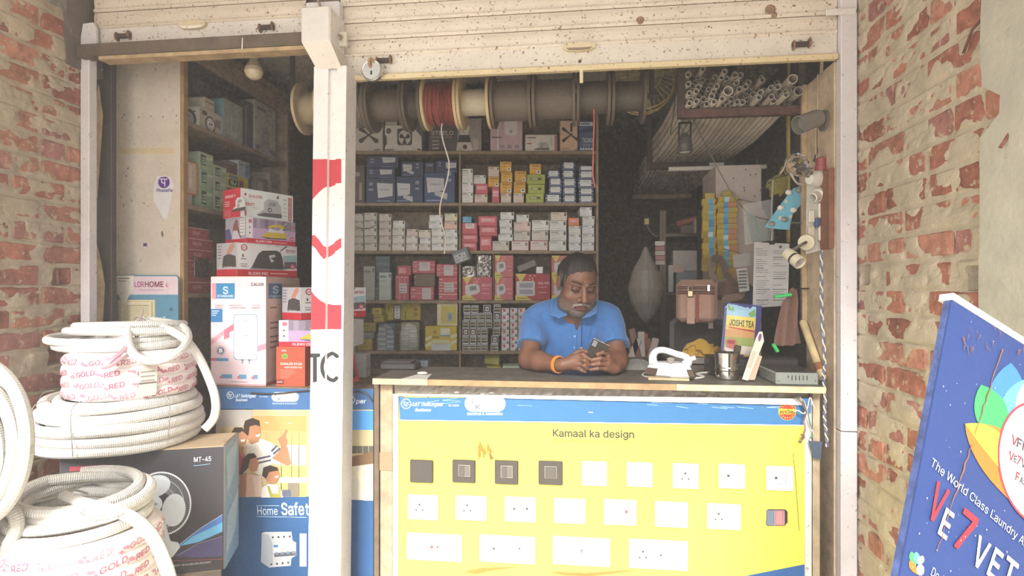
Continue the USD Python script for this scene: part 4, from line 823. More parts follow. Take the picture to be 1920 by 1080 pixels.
def bat(m, b):
    f = b.right; m.rect(f, .05, .1, .45, .3, '55708a', .0012); m.pp(f, [(.03, .45), (.1, .38), (.5, .38), (.45, .8), (.03, .8)], '3a3632', .0012); m.text(f, 'GJ', .1, .72, .38, .25, 'd8d0b0', .0018, bold=True); m.pp(f, [(.55, .3), (.75, .3), (.72, .95), (.52, .95)], '7a3a30', .0012); m.rect(f, .84, .1, .98, .95, 'b3a04a', .0012)
z = lbox('yellow_carton', 427, 466, 323, z, 'yellow and black battery carton on the second left shelf', 'b29c3c', 'a8953e', bat, .16)
lbox('white_blue_carton', 447, 468, 299, z, 'white carton with blue edge on the yellow battery carton', '9fa3a6', '8f959a', lambda m, b: (m.rect(b.right, .6, .1, .95, .95, '5f7688', .0012), m.rect(b.right, .1, .2, .5, .26, '6b6d70', .0012)), .1)
lbox('maroon_carton', 425, 445, 300, z, 'dark maroon carton at the back of the second left shelf', '5a4844', '584642', lambda m, b: m.rect(b.right, .1, .1, .8, .25, '7a6c66', .0012), .1)
lbox('grey_carton', 480, 502, 330, LZ[1], 'grey carton far along the second left shelf', '6f6862', '6a625c', lambda m, b: m.rect(b.right, .1, .1, .6, .5, '8f8a84', .0012), .15)
lbox('grey_carton', 506, 532, 322, LZ[1], 'pale grey carton at the far end of the second left shelf', '857e76', '7a726a', lambda m, b: m.rect(b.right, .2, .2, .8, .3, '5c5650', .0012), .15)
# red cartons, third left shelf
def rd(m, b):
    for f in (b.front, b.right): m.rect(f, 0, 0, 1, .06, 'c8b4b0', .0012); m.text(f, 'ROLEX', .12, .62, .5, .3, 'c59a9a', .0016, bold=True)
zz = LZ[2]
for i in range(6):
    zz = lbox('red_carton', 355 + (i % 2), 399 if i != 5 else 392, 549 - (i + 1) * 20.6, zz, f'red carton with pale edges, {"lowest" if i == 0 else "topmost" if i == 5 else ORD[i + 1] + " from bottom"} of the stack on third left shelf', 'a84a50', '96464c', rd, .16)
m = M(); q = PX(366, 500, XS - .004); m.box(q[0] - .002, q[0] + .004, q[1] - .01, q[1] + .10, q[2] - .05, q[2] + .045, '8d8580', .002); m.tube(spline([q + [.006, -.02, .05], q + [.012, .02, .02], q + [.008, .06, .04], q + [.012, .1, .0], q + [.01, .02, -.05]], 24), .006, 'a0958c', 6)
solo('plastic_bag', m, 'foil', 'crumpled clear bag hanging before the red cartons', 'bag')

# ------------------------------------------------------------ low counter with the family poster, and the stack on it
YC = 2.30; ZLC = P(500, 727, YC)[2]
t = Thing('low_counter', 'low plywood counter behind the blue family poster', 'counter')
xa, xb2 = P(405, 727, YC)[0], P(700, 727, YC)[0]
t.part('counter_top', M().box(xa, xb2, YC + .012, YC + .42, ZLC - .02, ZLC, '8f7c64', .002), 'wood', 0)
t.part('front_board', M().box(xa, xb2, YC + .004, YC + .022, FLOOR + .001, ZLC - .0205, '8a775f'), 'wood', 0)
t.part('side_board', M().box(xa, xa + .02, YC + .023, YC + .42, FLOOR + .001, ZLC - .0205, '84725c'), 'wood', 0); t.done()
# water heater carton
def facepix(b, pts): return pts
ga, gb = P(397, 620, YC + .04), P(500, 620, YC + .04)
gx = Box((ga[0], YC + .035, ZLC + .0005), gb[0] - ga[0], .30, P(450, 519, YC + .04)[2] - ZLC - .001, 0)
t = Thing('water_heater_carton', 'large pale pink water heater carton standing on the low counter', 'box')
t.part('carton_body', gx.body(M(), 'd9c0a8', .003), 'card', 0)
m = M(); f = gx.front; W_ = 103.0; H_ = 206.0
X = lambda x: (x - 397) / W_; Y_ = lambda y: (y - 519) / H_
def R(x0, y0, x1, y1, c, n=.0012): m.rect(f, X(x0), Y_(y0), X(x1), Y_(y1), c, n)
m.rect(f, 0, 0, 1, 1, 'ecd5dc', .0006)
m.pp(f, [(X(397), Y_(650)), (X(422), Y_(628)), (X(422), Y_(607)), (X(440), Y_(607)), (X(397), Y_(638))], 'e3a8b4', .001); m.pp(f, [(X(422), Y_(620)), (X(441), Y_(607)), (X(441), Y_(620)), (X(432), Y_(624)), (X(432), Y_(634)), (X(422), Y_(638))], 'd97c90', .0013)
m.pp(f, [(X(483), Y_(650)), (X(500), Y_(644)), (X(500), Y_(655)), (X(483), Y_(661))], 'dd93a4', .001)
R(399, 531, 408, 561, 'dd95a2'); R(407, 531, 442, 560, '2f86b8', .0015)
m.text(f, 'S', X(419), Y_(551), X(430), .065, 'd8e8f0', .002, bold=True); m.text(f, 'STANDARD', X(409), Y_(557.5), X(440), .021, 'dfeaf0', .002, bold=True); m.text(f, 'CALOR', X(472), Y_(536), X(496), .027, '3b3838', .0016, bold=True)
for x, a, b in ((405, 'COMPACT', 'DESIGN'), (432, 'HEAVY DUTY', 'COPPER ELEMENT'), (473, 'STYLISH', 'WARRANTY')):
    m.text(f, a, X(x), Y_(574.5), X(x + len(a) * 2.3), .013, '75686c', .0016, sh=.2); m.text(f, b, X(x), Y_(579), X(x + len(b) * 2.2), .013, '75686c', .0016, sh=.2)
R(397, 580, 419, 605, '3b7db4', .0016)
for i in range(3): R(399, 583 + i * 4, 413 - i * 3, 585 + i * 4, 'b9d2e4', .002)
rr = sbox(*f.ab(X(441.5), Y_(675)), *f.ab(X(483.5), Y_(591))); m.poly(f, rr.buffer(-.012).buffer(.016, resolution=6), '9fb4c8', .0016); m.poly(f, rr.buffer(-.016).buffer(.016, resolution=6), 'eef0f2', .002)
m.text(f, 'S', X(460.5), Y_(602), X(463.5), .014, '55606a', .0026, bold=True); m.rect(f, X(457), Y_(603), X(468), Y_(604), '8a929a', .0026); m.rect(f, X(458), Y_(630), X(467), Y_(631), '9aa2aa', .0026)
for r_, c in ((6, 'aab6c2'), (5.2, 'e9edf0'), (3.6, 'c3ccd4'), (2.9, 'eef0f2')): m.disc(f, X(462), Y_(660), r_ / W_, c, .0026 + (6 - r_) * .0001, ry=r_ / H_)
for x in (454, 467): R(x, 675, x + 5, 677.5, '6b7076', .002); R(x + 1.5, 677, x + 3.5, 683, '8d9298', .002)
for r_, c in ((9.5, 'c9a0b0'), (8.3, 'e7d5dc'), (7, '77809a')): m.disc(f, X(416), Y_(659), r_ / W_, c, .0016 + (9.5 - r_) * .0002, ry=r_ / H_)
m.pp(f, [(X(412), Y_(655)), (X(418), Y_(655)), (X(420), Y_(662)), (X(413), Y_(664))], 'e4e2e6', .003)
R(397, 673.5, 408, 679, 'd8788c'); R(407, 673.5, 430, 679, '5a9cc6', .0016)
for x0, x1 in ((414, 437), (447, 464), (474, 485)): R(x0 + 3, 704, x1, 712, '6aa3c8', .0016); R(x0, 707, x0 + 5, 712, 'd9798c', .002)
R(434, 717.5, 466, 718.5, '8c7c80'); R(397, 722, 500, 725, 'd9a2a4')
f2 = gx.right; m.rect(f2, 0, 0, 1, 1, 'c8aca2', .0006); m.rect(f2, .06, .06, .44, .2, '40648c', .0012); m.text(f2, 'S', .16, .15, .34, .065, 'b8c4d2', .0018, bold=True); m.text(f2, 'STANDARD', .08, .19, .42, .02, 'c3ccd6', .0018, bold=True)
for i, y in enumerate((.28, .42, .47, .55, .6, .65)): m.rect(f2, .1, y, .45 if i % 2 else .3, y + .012, '6d5a56', .0012)
m.rect(f2, 0, .97, 1, 1, 'b05a5a', .0012); t.part('print', m, 'print', 0)
m = M(); m.box(ga[0] + .002, gb[0] - .02, YC + .036, YC + .18, gx.c[2] + gx.h, gx.c[2] + gx.h + .003, 'd6b79c', .001, A=rotm((1, 0, 0), 0)); t.part('carton_flap', m, 'card', 0); t.done()
zg = gx.c[2] + gx.h + .0035

def turned(name, px, py_top, Y, w, d, zb, h, yaw, label, paint, col='d8d5d4', pitch=0):
    """a box seen edge on: the near upright edge (between left and front faces) stands at pixel column px in the plane Y"""
    c = P(px, 540, Y); b = Box((c[0], Y, zb + .0005), w, d, h - .001, yaw); t = Thing(name, label, 'box')
    t.part('carton_body', b.body(M(), col, .0025), 'card', 0); m = M(); paint(m, b); t.part('print', m, 'print', 0); t.done(); return b
def glidex_pro(m, b):
    f, l = b.front, b.left
    for k in (f, l): m.rect(k, 0, 0, 1, 1, 'dcdadd' if k is f else 'b9b3b8', .0006); m.rect(k, 0, .79, 1, 1, 'c22a3a', .001)
    m.text(f, 'GLIDEX PRO', .17, .95, .49, .085, 'eee0e0', .0016, bold=True); m.rect(f, .53, .88, .83, .915, 'd9a8a8', .0016); m.text(f, 'INTEX', .8, .21, .97, .09, '9a3a4c', .0016, bold=True)
    m.disc(f, .11, .14, .05, 'b84a5a', .0014, ry=.1); m.disc(f, .11, .14, .035, 'dcdadd', .0018, ry=.07); m.text(f, 'JAZZ', .075, .17, .15, .06, 'b84a5a', .0022, bold=True)
    m.pp(f, [(.78, .38), (.98, .38), (1, .7), (.76, .76)], '62595e', .001); m.pp(f, [(.74, .33), (.99, .28), (.99, .5), (.76, .52)], '9cb9bf', .0014)
    m.pp(f, [(.22, .74), (.25, .62), (.33, .3), (.4, .2), (.63, .17), (.7, .22), (.74, .42), (.76, .7), (.74, .76)], '46413f', .0018); m.pp(f, [(.19, .78), (.22, .73), (.76, .73), (.77, .78)], '8d8a8c', .0016); m.line(f, [(.7, .18), (.78, .06), (.82, .02)], .016, '4c4848', .0018)
    m.pp(f, [(.5, .34), (.6, .3), (.62, .36), (.53, .42), (.6, .5), (.54, .56)], 'bab6b6', .0024); m.disc(f, .92, .66, .042, 'd05060', .002, ry=.09); m.text(f, '24', .895, .69, .945, .07, 'f0dede', .0026, bold=True)
    m.disc(f, .09, .38, .012, '5c5658', .0014, ry=.05); m.rect(f, .06, .46, .14, .49, '8b8588', .0014); m.rect(f, .05, .62, .16, .64, '8b8588', .0014); m.rect(f, .06, .68, .15, .71, '8b8588', .0014)
    m.pp(l, [(.3, .62), (.35, .4), (.6, .32), (.95, .4), (.98, .72), (.3, .74)], '4a4443', .0014); m.pp(l, [(.5, .3), (.7, .05), (.85, .0), (.9, .12), (.65, .36)], 'c08c74', .0016)
    for i in range(5): m.rect(l, .06, .08 + i * .09, .26, .11 + i * .09, '857e84', .0014)
    m.text(l, 'GLIDEX', .12, .77, .8, .06, 'd8d0d4', .002, bold=True)
def glidex_core(m, b):
    f, l = b.front, b.left; m.rect(f, 0, 0, 1, 1, 'b89cc0', .0006); m.rect(f, 0, 0, .13, .8, 'd9d6dc', .001); m.pp(f, [(.13, 0), (1, 0), (1, .4), (.13, .38)], '8d7f92', .001)
    for i, x in enumerate((.2, .36, .55, .72, .9)): m.rect(f, x, 0, x + .07, .38, '776a78' if i % 2 else 'a294a8', .0014)
    m.rect(f, 0, .82, 1, 1, 'c0283a', .0014); m.rect(l, 0, 0, 1, 1, 'a9a2b0', .0006); m.rect(l, 0, .84, 1, 1, 'c0283a', .0014)
    m.text(f, 'GLIDEX CORE', .18, .95, .5, .08, 'f0dcdc', .002, bold=True); m.rect(f, .53, .9, .82, .93, 'dca4a6', .002)
    q = lambda *p: list(p); m.pp(f, [(.27, .7), (.36, .58), (.42, .5), (.78, .5), (.8, .56), (.8, .72), (.5, .74)], 'c4ac3a', .0018); m.pp(f, [(.27, .72), (.5, .74), (.8, .72), (.8, .77), (.4, .79)], '57525a', .0018)
    m.pp(f, [(.42, .52), (.45, .34), (.62, .44), (.7, .3), (.76, .5)], 'd0ced4', .0022); m.pp(f, [(.42, .3), (.5, .2), (.68, .17), (.76, .24), (.75, .34), (.7, .32), (.6, .26), (.48, .32), (.45, .4)], 'c9b23e', .0026); m.line(f, [(.74, .2), (.8, .08)], .016, 'c9c7cc', .0026)
    m.text(f, 'INTEX', .86, .28, .99, .08, 'b84a5c', .0022, bold=True); m.disc(f, .92, .72, .038, 'd05a6a', .0022, ry=.085); m.text(f, '24', .9, .75, .945, .06, 'f0dede', .0028, bold=True); m.disc(f, .08, .14, .035, 'c07080', .0016, ry=.08)
    m.disc(f, .07, .38, .012, '5c5658', .0016, ry=.04); m.disc(f, .07, .6, .012, '5c5658', .0016, ry=.04)
    m.pp(l, [(.35, .8), (.4, .3), (.52, .05), (.62, .1), (.66, .4), (.8, .8)], '8a5a55', .0014); m.pp(l, [(.32, .84), (.4, .5), (.6, .5), (.75, .84)], 'c9c6d2', .0018); m.pp(l, [(0, .84), (0, .45), (.2, .4), (.35, .84)], '5f5a86', .0014); m.rect(l, .72, .05, .96, .7, 'd6d3d6', .0014)
    for i in range(5): m.rect(l, .75, .1 + i * .12, .93, .13 + i * .12, '8c868c', .002)
def bajaj(m, b):
    f, l = b.front, b.left; m.rect(f, 0, 0, 1, 1, 'd4d9d9', .0006); m.rect(l, 0, 0, 1, 1, 'c02f3d', .0006); m.rect(f, .9, .1, .97, .95, 'b03444', .0012)
    v, q = text_flat('BOX COVER 2021', True); n = .002
    a0, b0 = f.ab(.955, .92); a1, b1 = f.ab(.955, .13); k = (b1 - b0) / v[:, 0].max(); m.add((f.pts(np.stack([a0 - v[:, 1] * .045 * f.w_, b0 + v[:, 0] * k], 1), n), q), 'e6d2d2')
    m.text(f, 'QUALITEE', .14, .28, .39, .09, 'c0404e', .0014, bold=True); m.pp(f, [(.06, .2), (.085, .14), (.11, .2), (.085, .26)], 'c0404e', .0014); m.text(f, 'SWIFT', .08, .58, .25, .1, 'c0404e', .0014, bold=True); m.text(f, 'dry iron', .22, .66, .3, .06, '7c7a78', .0014); m.rect(f, .07, .76, .1, .95, 'b94652', .0014)
    for i in range(5): m.rect(f, .8, .18 + i * .15, .87, .22 + i * .15, 'aab0b0', .0014); 
    iron_art(m, f, .28, .9, .5, .68, 'a9acae', '5c595c', .0014); m.line(f, [(.68, .2), (.7, .1)], .03, '4b4a4c', .002)
    m.text(l, 'SWIFT', .12, .3, .75, .09, 'e8d8d8', .0014, bold=True); iron_art(m, l, .5, .8, .8, .5, 'c6c6c8', '4d4a4c', .0014)
    for i in range(3): m.rect(l, .1, .42 + i * .07, .4, .45 + i * .07, 'd9b4b6', .0014)
    for i in range(5): m.rect(l, .1, .72 + i * .05, .45, .74 + i * .05, 'c08088', .0014)
YI = 2.37; hh = lambda y0, y1, Y=YI: (y1 - y0) * mpp(450, Y)
ang = 66
i1 = turned('iron_carton', 444, 452, YI, .325, .155, zg, hh(452, 516), ang, 'white and red iron carton picturing a black iron on the heater carton', glidex_pro)
i2 = turned('iron_carton', 461, 403, YI + .02, .265, .16, i1.c[2] + i1.h, hh(403, 451.5), ang - 1, 'lilac carton picturing a yellow iron, middle of the iron stack', glidex_core)
turned('iron_carton', 451, 348, YI + .01, .275, .14, i2.c[2] + i2.h, hh(348, 403), ang - 2, 'white iron carton with red end on top of the stack', bajaj)
# the stack half hidden by the pillar
YK = 2.40
def cooler(m, b):
    f = b.front; m.rect(f, 0, 0, 1, 1, 'b4543c', .0006); m.text(f, 'USHA', .18, .12, .36, .045, 'ecdcd2', .0014, bold=True); m.disc(f, .3, .24, .12, '8aa04a', .0012, ry=.07); m.text(f, 'new', .22, .26, .38, .04, '4d5c2a', .0018); m.text(f, 'COOLER STAR', .14, .46, .9, .055, 'f2e6de', .0014, bold=True); m.text(f, 'HIGH SPEED FAN', .28, .54, .9, .04, 'eadad0', .0014, bold=True)
    for i in range(6): m.rect(f, .15, .58 + i * .04, (.62, .7, .66, .55, .5, .44)[i], .588 + i * .04, 'd8a894', .0014)
    m.rect(f, 0, .84, .26, .95, '7c2a2e', .0014); m.text(f, 'SUPER', .02, .92, .22, .05, 'e6d0c8', .0018)
c5 = Box((P(518, 690, YC + .045)[0], YC + .045, ZLC + .0005), P(572, 690, YC + .045)[0] - P(518, 690, YC + .045)[0], .2, (725 - 651) * mpp(545, YC + .045), 0)
t = Thing('cooler_pump_carton', 'rust orange pump carton standing left of the pillar', 'box'); t.part('carton_body', c5.body(M(), 'b8583e', .003), 'card', 0); m = M(); cooler(m, c5); t.part('print', m, 'print', 0); t.done()
z5 = c5.c[2] + c5.h
c6 = Box((P(523, 620, YC + .05)[0], YC + .05, z5 + .0005), .34, .14, (649 - 600) * mpp(560, YC + .05), 3)
t = Thing('iron_carton', 'lilac iron carton under the white iron carton behind the pillar', 'box'); t.part('carton_body', c6.body(M(), 'd8d5d4', .0025), 'card', 0); m = M(); glidex_core(m, c6); t.part('print', m, 'print', 0); t.done()
turned('iron_carton', 564, 537, YC + .06, .37, .14, c6.c[2] + c6.h + .001, (598 - 536) * mpp(600, YC + .06), 62, 'white and red iron carton sticking out behind the pillar', glidex_pro)
# blister packs hanging right of the pillar
for i, (x0, x1, yt, yb, cards, lab) in enumerate(((638, 676, 635, 722, 1, 'black and red tool blister pack leaning beside the pillar'),)):
    a, b = P(x0, 640, YC + .1), P(x1, 640, YC + .1); t = Thing('tool_pack', lab, 'packet'); A = rotm((0, 1, 0), -13)
    ctr = np.array([(a[0] + b[0]) / 2 + .01, YC + .11, 0]); h = (yb - yt) * mpp(655, YC + .1); w = .062
    at = ctr + [0, 0, ZLC + .012]; m = M().box(-w / 2, w / 2, -.004, .004, 0, h * 1.0, 'b02c34', .002, A=A, at=at); t.part('card_back', m, 'card', 0)
    m = M(); m.add(chamfer(-w * .36, w * .36, -.022, -.004, .02, h * .86, .012), '2c2a29', A=A, at=at); t.part('tool_body', m, 'plastic', 20)
    m = M().box(-w * .25, w * .0, -.0062, -.0045, h * .9, h * .96, 'd9c0c0', A=A, at=at); t.part('print', m, 'print', 0); t.done()
    t = Thing('tool_pack', 'black tool in a clear red edged pack nearest the pillar', 'packet'); at = ctr + [-.05, .03, ZLC + .012]
    t.part('card_back', M().box(-w / 2, w / 2, -.004, .004, 0, h * .95, '8a3236', .002, A=A, at=at), 'card', 0); t.part('tool_body', M().add(chamfer(-w * .3, w * .34, -.02, -.004, .02, h * .8, .01), '4a4441', A=A, at=at), 'plastic', 20); t.done()
a = P(648, 600, YC + .2); t = Thing('white_tube_pack', 'white upright packet standing behind the black tool pack', 'packet'); m = M().box(a[0] - .02, a[0] + .03, YC + .22, YC + .25, ZLC + .001, ZLC + .27, 'b5b2ae', .003); t.part('packet_body', m, 'card', 0); m = M(); pl = Plane((a[0] - .02, YC + .22, ZLC)); m.poly(pl, [(.01, .1), (.04, .1), (.04, .22), (.01, .22)], 'd6d4d0', .001); t.part('print', m, 'print', 0); t.done()
a = P(668, 690, YC + .3); m = M().box(a[0] - .01, a[0] + .05, YC + .3, YC + .36, ZLC + .0005, ZLC + .12, 'b9bbb6', .003); solo('white_packet', m, 'card', 'small white carton at the left end of the main counter', 'box', smooth=0)
# purple soundbox sticker seen past the pillar and grey sheet hanging
a = P(641, 508, 2.204); t = Thing('purple_tag', 'purple card with a white rim sticking out behind the pillar', 'tag'); pl = Plane((a[0], 2.2045, a[2])); rr = sbox(-.03, -.042, .016, .042).buffer(.005); t.part('tag_card', M().ext(pl, rr, .003, 'd5d0d8'), 'card', 0); m = M(); m.poly(pl, rr.buffer(-.006), '6a4a9a', .0036); t.part('print', m, 'print', 0); t.done()
skew(True); a, b = P(641, 405, 3.59), P(661, 405, 3.59); m = M().box(a[0], b[0], 3.588, 3.598, P(650, 514, 3.59)[2], P(650, 404, 3.59)[2], '77726c', .002); solo('hanging_sheet', m, 'card', 'grey strip of sheet fixed to the shelf front behind the pillar', 'sheet', smooth=0); skew(False)
# ------------------------------------------------------------ the counter
ZT, YF, YBK = 1.089, 2.13, 2.49
xa, xb = P(698, 715, YF)[0], P(1549, 730, YF)[0]
t = Thing('shop_counter', 'long wooden shop counter with a dark top and flaking cream edge', 'counter')
t.part('counter_top', M().box(xa, min(xb, .962), YF + .012, YBK, ZT - .021, ZT, '5e5850', .001), 'darkwood', 0)
xs = [xa, P(802, 715, YF)[0], P(1268, 725, YF)[0], xb]
for i, c in enumerate(('cdb98f', 'a98a62', 'd0bf99')): t.part('edge_strip', M().box(xs[i] + .0005, xs[i + 1] - .0005, YF, YF + .0115, ZT - .0225, ZT + .0005, c, .001), 'wood', 0)
YBD = 2.20
for px0, px1, c in ((702, 713, '6a5848'), (714, 738, 'ae977b'), (1521, 1536, 'b5a488')):
    t.part('post', M().box(P(px0, 900, YBD)[0] + .001, P(px1, 900, YBD)[0] - .001, YBD - .012, YBD + .05, FLOOR + .001, ZT - .022, c, .003), 'wood', 0)
t.part('apron', M().box(P(738, 900, YBD)[0], P(1521, 900, YBD)[0], YBD + .012, YBD + .05, P(1000, 745, YBD)[2], ZT - .022, '7d6f62', .002), 'wood', 0)
m = M(); r = random.Random(5); n = 90; x0, x1 = P(740, 900, YBD)[0], P(1515, 900, YBD)[0]; zt, zb_ = ZT - .024, P(1000, 746, YBD)[2] - .005
g = np.array([[(x0 + (x1 - x0) * i / n, YBD + .006 - r.uniform(0, .010), zb_ + (zt - zb_) * j / 3 + (r.uniform(-.005, .004) if j in (0,) else 0)) for j in range(4)] for i in range(n + 1)]); i, j = np.meshgrid(range(n), range(3), indexing='ij'); i, j = i.ravel(), j.ravel()
m.add((g.reshape(-1, 3), np.stack([i * 4 + j, (i + 1) * 4 + j, (i + 1) * 4 + j + 1, i * 4 + j + 1], 1)), '8d8378'); t.part('torn_film', m, 'foil' if False else 'gloss', 15, label='crumpled dusty plastic film under the counter edge')
m = M().box(P(714, 870, YBD)[0], P(738, 870, YBD)[0], YBD - .016, YBD - .012, P(720, 880, YBD)[2], P(720, 846, YBD)[2], '9b7f62', .001); t.part('brown_tape', m, 'paper', 0)
t.done()
# ------------------------------------------------------------ the display board
bd = Plane((0, YBD - .002, 0)); t = Thing('switch_display_board', 'yellow and blue display board of wall switches under the counter', 'display board')
bx0, bx1 = bd.ab(745, 900)[0], bd.ab(1511, 900)[0]
hole = [bd.ab(*q) for q in ((1437, 957), (1441, 955), (1472, 955), (1478, 960), (1478, 982), (1473, 988), (1441, 988), (1436, 984))]
top = (bd.ab(748, 743)[1] + bd.ab(1508, 749)[1]) / 2
shp = sbox(bx0, .15, bx1, top).difference(Polygon(hole))
t.part('board_panel', M().ext(bd, shp, .010, 'f4e75c', -.010), 'gloss', 0)
fr = Plane((0, YBD - .003, 0)); m = M()
m.ext(fr, [fr.ab(738, 738), fr.ab(1520, 746.5), (fr.ab(1520, 746)[0], top - .008), (fr.ab(738, 738)[0], top - .008)], .010, 'e2dedb'); k = t.part('frame_rail', m, 'chalk', 0)
for a, b in ((738, 748), (1508, 1520)): t.part('frame_rail', M().box(fr.ab(a, 900)[0], fr.ab(b, 900)[0], YBD - .013, YBD - .003, .15, top - .009, 'e2dedb', .001), 'chalk', 0)
m = M()
m.pp(bd, [(748, 745), (1508, 752), (1508, 797), (750, 787)], '3973a6'); m.line(bd, [(750, 787.5), (1508, 797.5)], 1.6, 'dfe3df', .0012)
m.pp(bd, [(1386, 1082), (1508, 1058), (1508, 1120), (1386, 1120)], '2c5f9c', .001)
def LT(m, pl, cx, cy, r, dx, dy, k, c='dfe9f0'):
    m.poly(pl, Point(*pl.ab(cx, cy)).buffer(r * abs(pl.ab(1, cy)[0] - pl.ab(0, cy)[0])).difference(Point(*pl.ab(cx, cy)).buffer(r * .84 * abs(pl.ab(1, cy)[0] - pl.ab(0, cy)[0]))), c, .0016)
    m.line(pl, [(cx - r * .35, cy - r * .75), (cx - r * .45, cy + r * .3), (cx + r * .2, cy + r * .3)], r * .2, c, .0018); m.line(pl, [(cx - r * .7, cy - r * .25), (cx + r * .75, cy - r * .25)], r * .18, c, .0018); m.line(pl, [(cx + r * .25, cy - r * .25), (cx + r * .1, cy + r * .85)], r * .2, c, .0018)
LT(m, bd, 761.5, 757, 8, 0, 0, 1)
m.text(bd, 'L&T Switchgear', 773, 761, 831, 7, 'e3ecf2', .0016, bold=True, sh=.2); m.text(bd, 'Business', 778, 771, 808, 5.5, 'e3ecf2', .0016, bold=True, sh=.2); m.text(bd, 'is now', 841, 762, 861, 5, 'dbe6ee', .0016)
def pill(m, pl, x0, y0, x1, y1):
    g = LineString([pl.ab(x0 + (y1 - y0) / 2, (y0 + y1) / 2), pl.ab(x1 - (y1 - y0) / 2, (y0 + y1) / 2)]); k = abs(pl.ab(x0, y0)[1] - pl.ab(x0, y1)[1]) / 2
    m.poly(pl, g.buffer(k), 'e6ecf0', .0016); m.poly(pl, g.buffer(k * .93), '5f9ac8', .002); m.poly(pl, g.buffer(k * .88), 'ecebe8', .0024)
pill(m, bd, 871, 741, 948, 772)
m.text(bd, 'L', 884, 755, 891, 8, '77808a', .003, bold=True); m.text(bd, 'auritz', 893, 755, 918, 3.6, '8a929a', .003); m.text(bd, 'K', 891, 767, 901, 8.5, '6c757f', .003, bold=True); m.text(bd, 'nudsen', 903, 767, 935, 3.8, '8a929a', .003)
m.text(bd, 'Electrical & Automation', 876, 778, 943, 5, 'e0e9ef', .0016, bold=True)
m.text(bd, 'Kamaal ka design', 1035, 818, 1189, 13, '45423a', .0012, bold=True, y1=821); m.text(bd, 'Stylish and sleek design that looks good and lasts longer.', 1036, 828, 1188, 4, '5a5746', .0012, y1=831)
for a, b in (((1103, 772), (1112, 774)),): m.rect(bd, a[0], a[1], b[0], b[1], 'b8cfe2', .0014)
m.disc(bd, 1476, 771, 17, 'd9b23c', .0014, k=32); m.disc(bd, 1476, 771, 16, 'c8402c', .0018, k=32); m.pp(bd, [(1460, 766), (1492, 767), (1492, 777), (1460, 776)], 'd9b23c', .0022); m.text(bd, 'enGer', 1461, 775, 1491, 6.5, '5d3a1c', .0026, bold=True)
for i in range(7):
    a = math.radians(205 + i * 22); m.disc(bd, 1476 + 12.5 * math.cos(a), 771 + 12.5 * math.sin(a), 1.3, 'e2c06a', .0026, k=6); m.disc(bd, 1476 + 12.5 * math.cos(a), 771 - 12.5 * math.sin(a), 1.3, 'e2c06a', .0026, k=6)
r = random.Random(3)
for _ in range(16):
    x, y = r.uniform(1130, 1480), r.uniform(752, 764); m.line(bd, [(x, y), (x + r.uniform(8, 40), y + r.uniform(-3, 4))], .9, 'a8cbe4', .0014)
for _ in range(8):
    x, y = r.uniform(750, 1000), r.uniform(750, 760); m.line(bd, [(x, y), (x + r.uniform(10, 45), y + r.uniform(-5, 1))], .8, '9cc2e0', .0014)
m.line(bd, [(1487, 850), (1492, 905), (1498, 995)], 1.2, '8a7432', .0014); m.pp(bd, [(870, 1072), (905, 1064), (980, 1063), (930, 1068), (892, 1076)], '9c7d3a', .0014); m.pp(bd, [(1030, 1072), (1100, 1074), (1200, 1068), (1110, 1080), (1060, 1079)], '94763c', .0014)
for x, y in ((910, 833), (1160, 820), (1380, 1000), (1424, 958), (1240, 930), (880, 985)): m.disc(bd, x, y, .9, '8a7a3a', .0012, k=6)
t.part('print', m, 'print', 0, label='printed blue band, lettering and round red sticker')
m = M(); r = random.Random(11)
for gi in range(26):
    x, y = r.uniform(894, 918), r.uniform(829, 854); a = r.uniform(-.6, .6); m.pp(bd, [(x, y), (x + 3, y - 2), (x + 5 + 6 * a, y + 6), (x + 2, y + 8)], 'a07a2c' if r.random() < .7 else '7d5c20', .0012 + gi * .00012)
t.part('glue_residue', m, 'print', 0, kind='stuff')
DK, WH = '4b4640', 'e9e7e3'
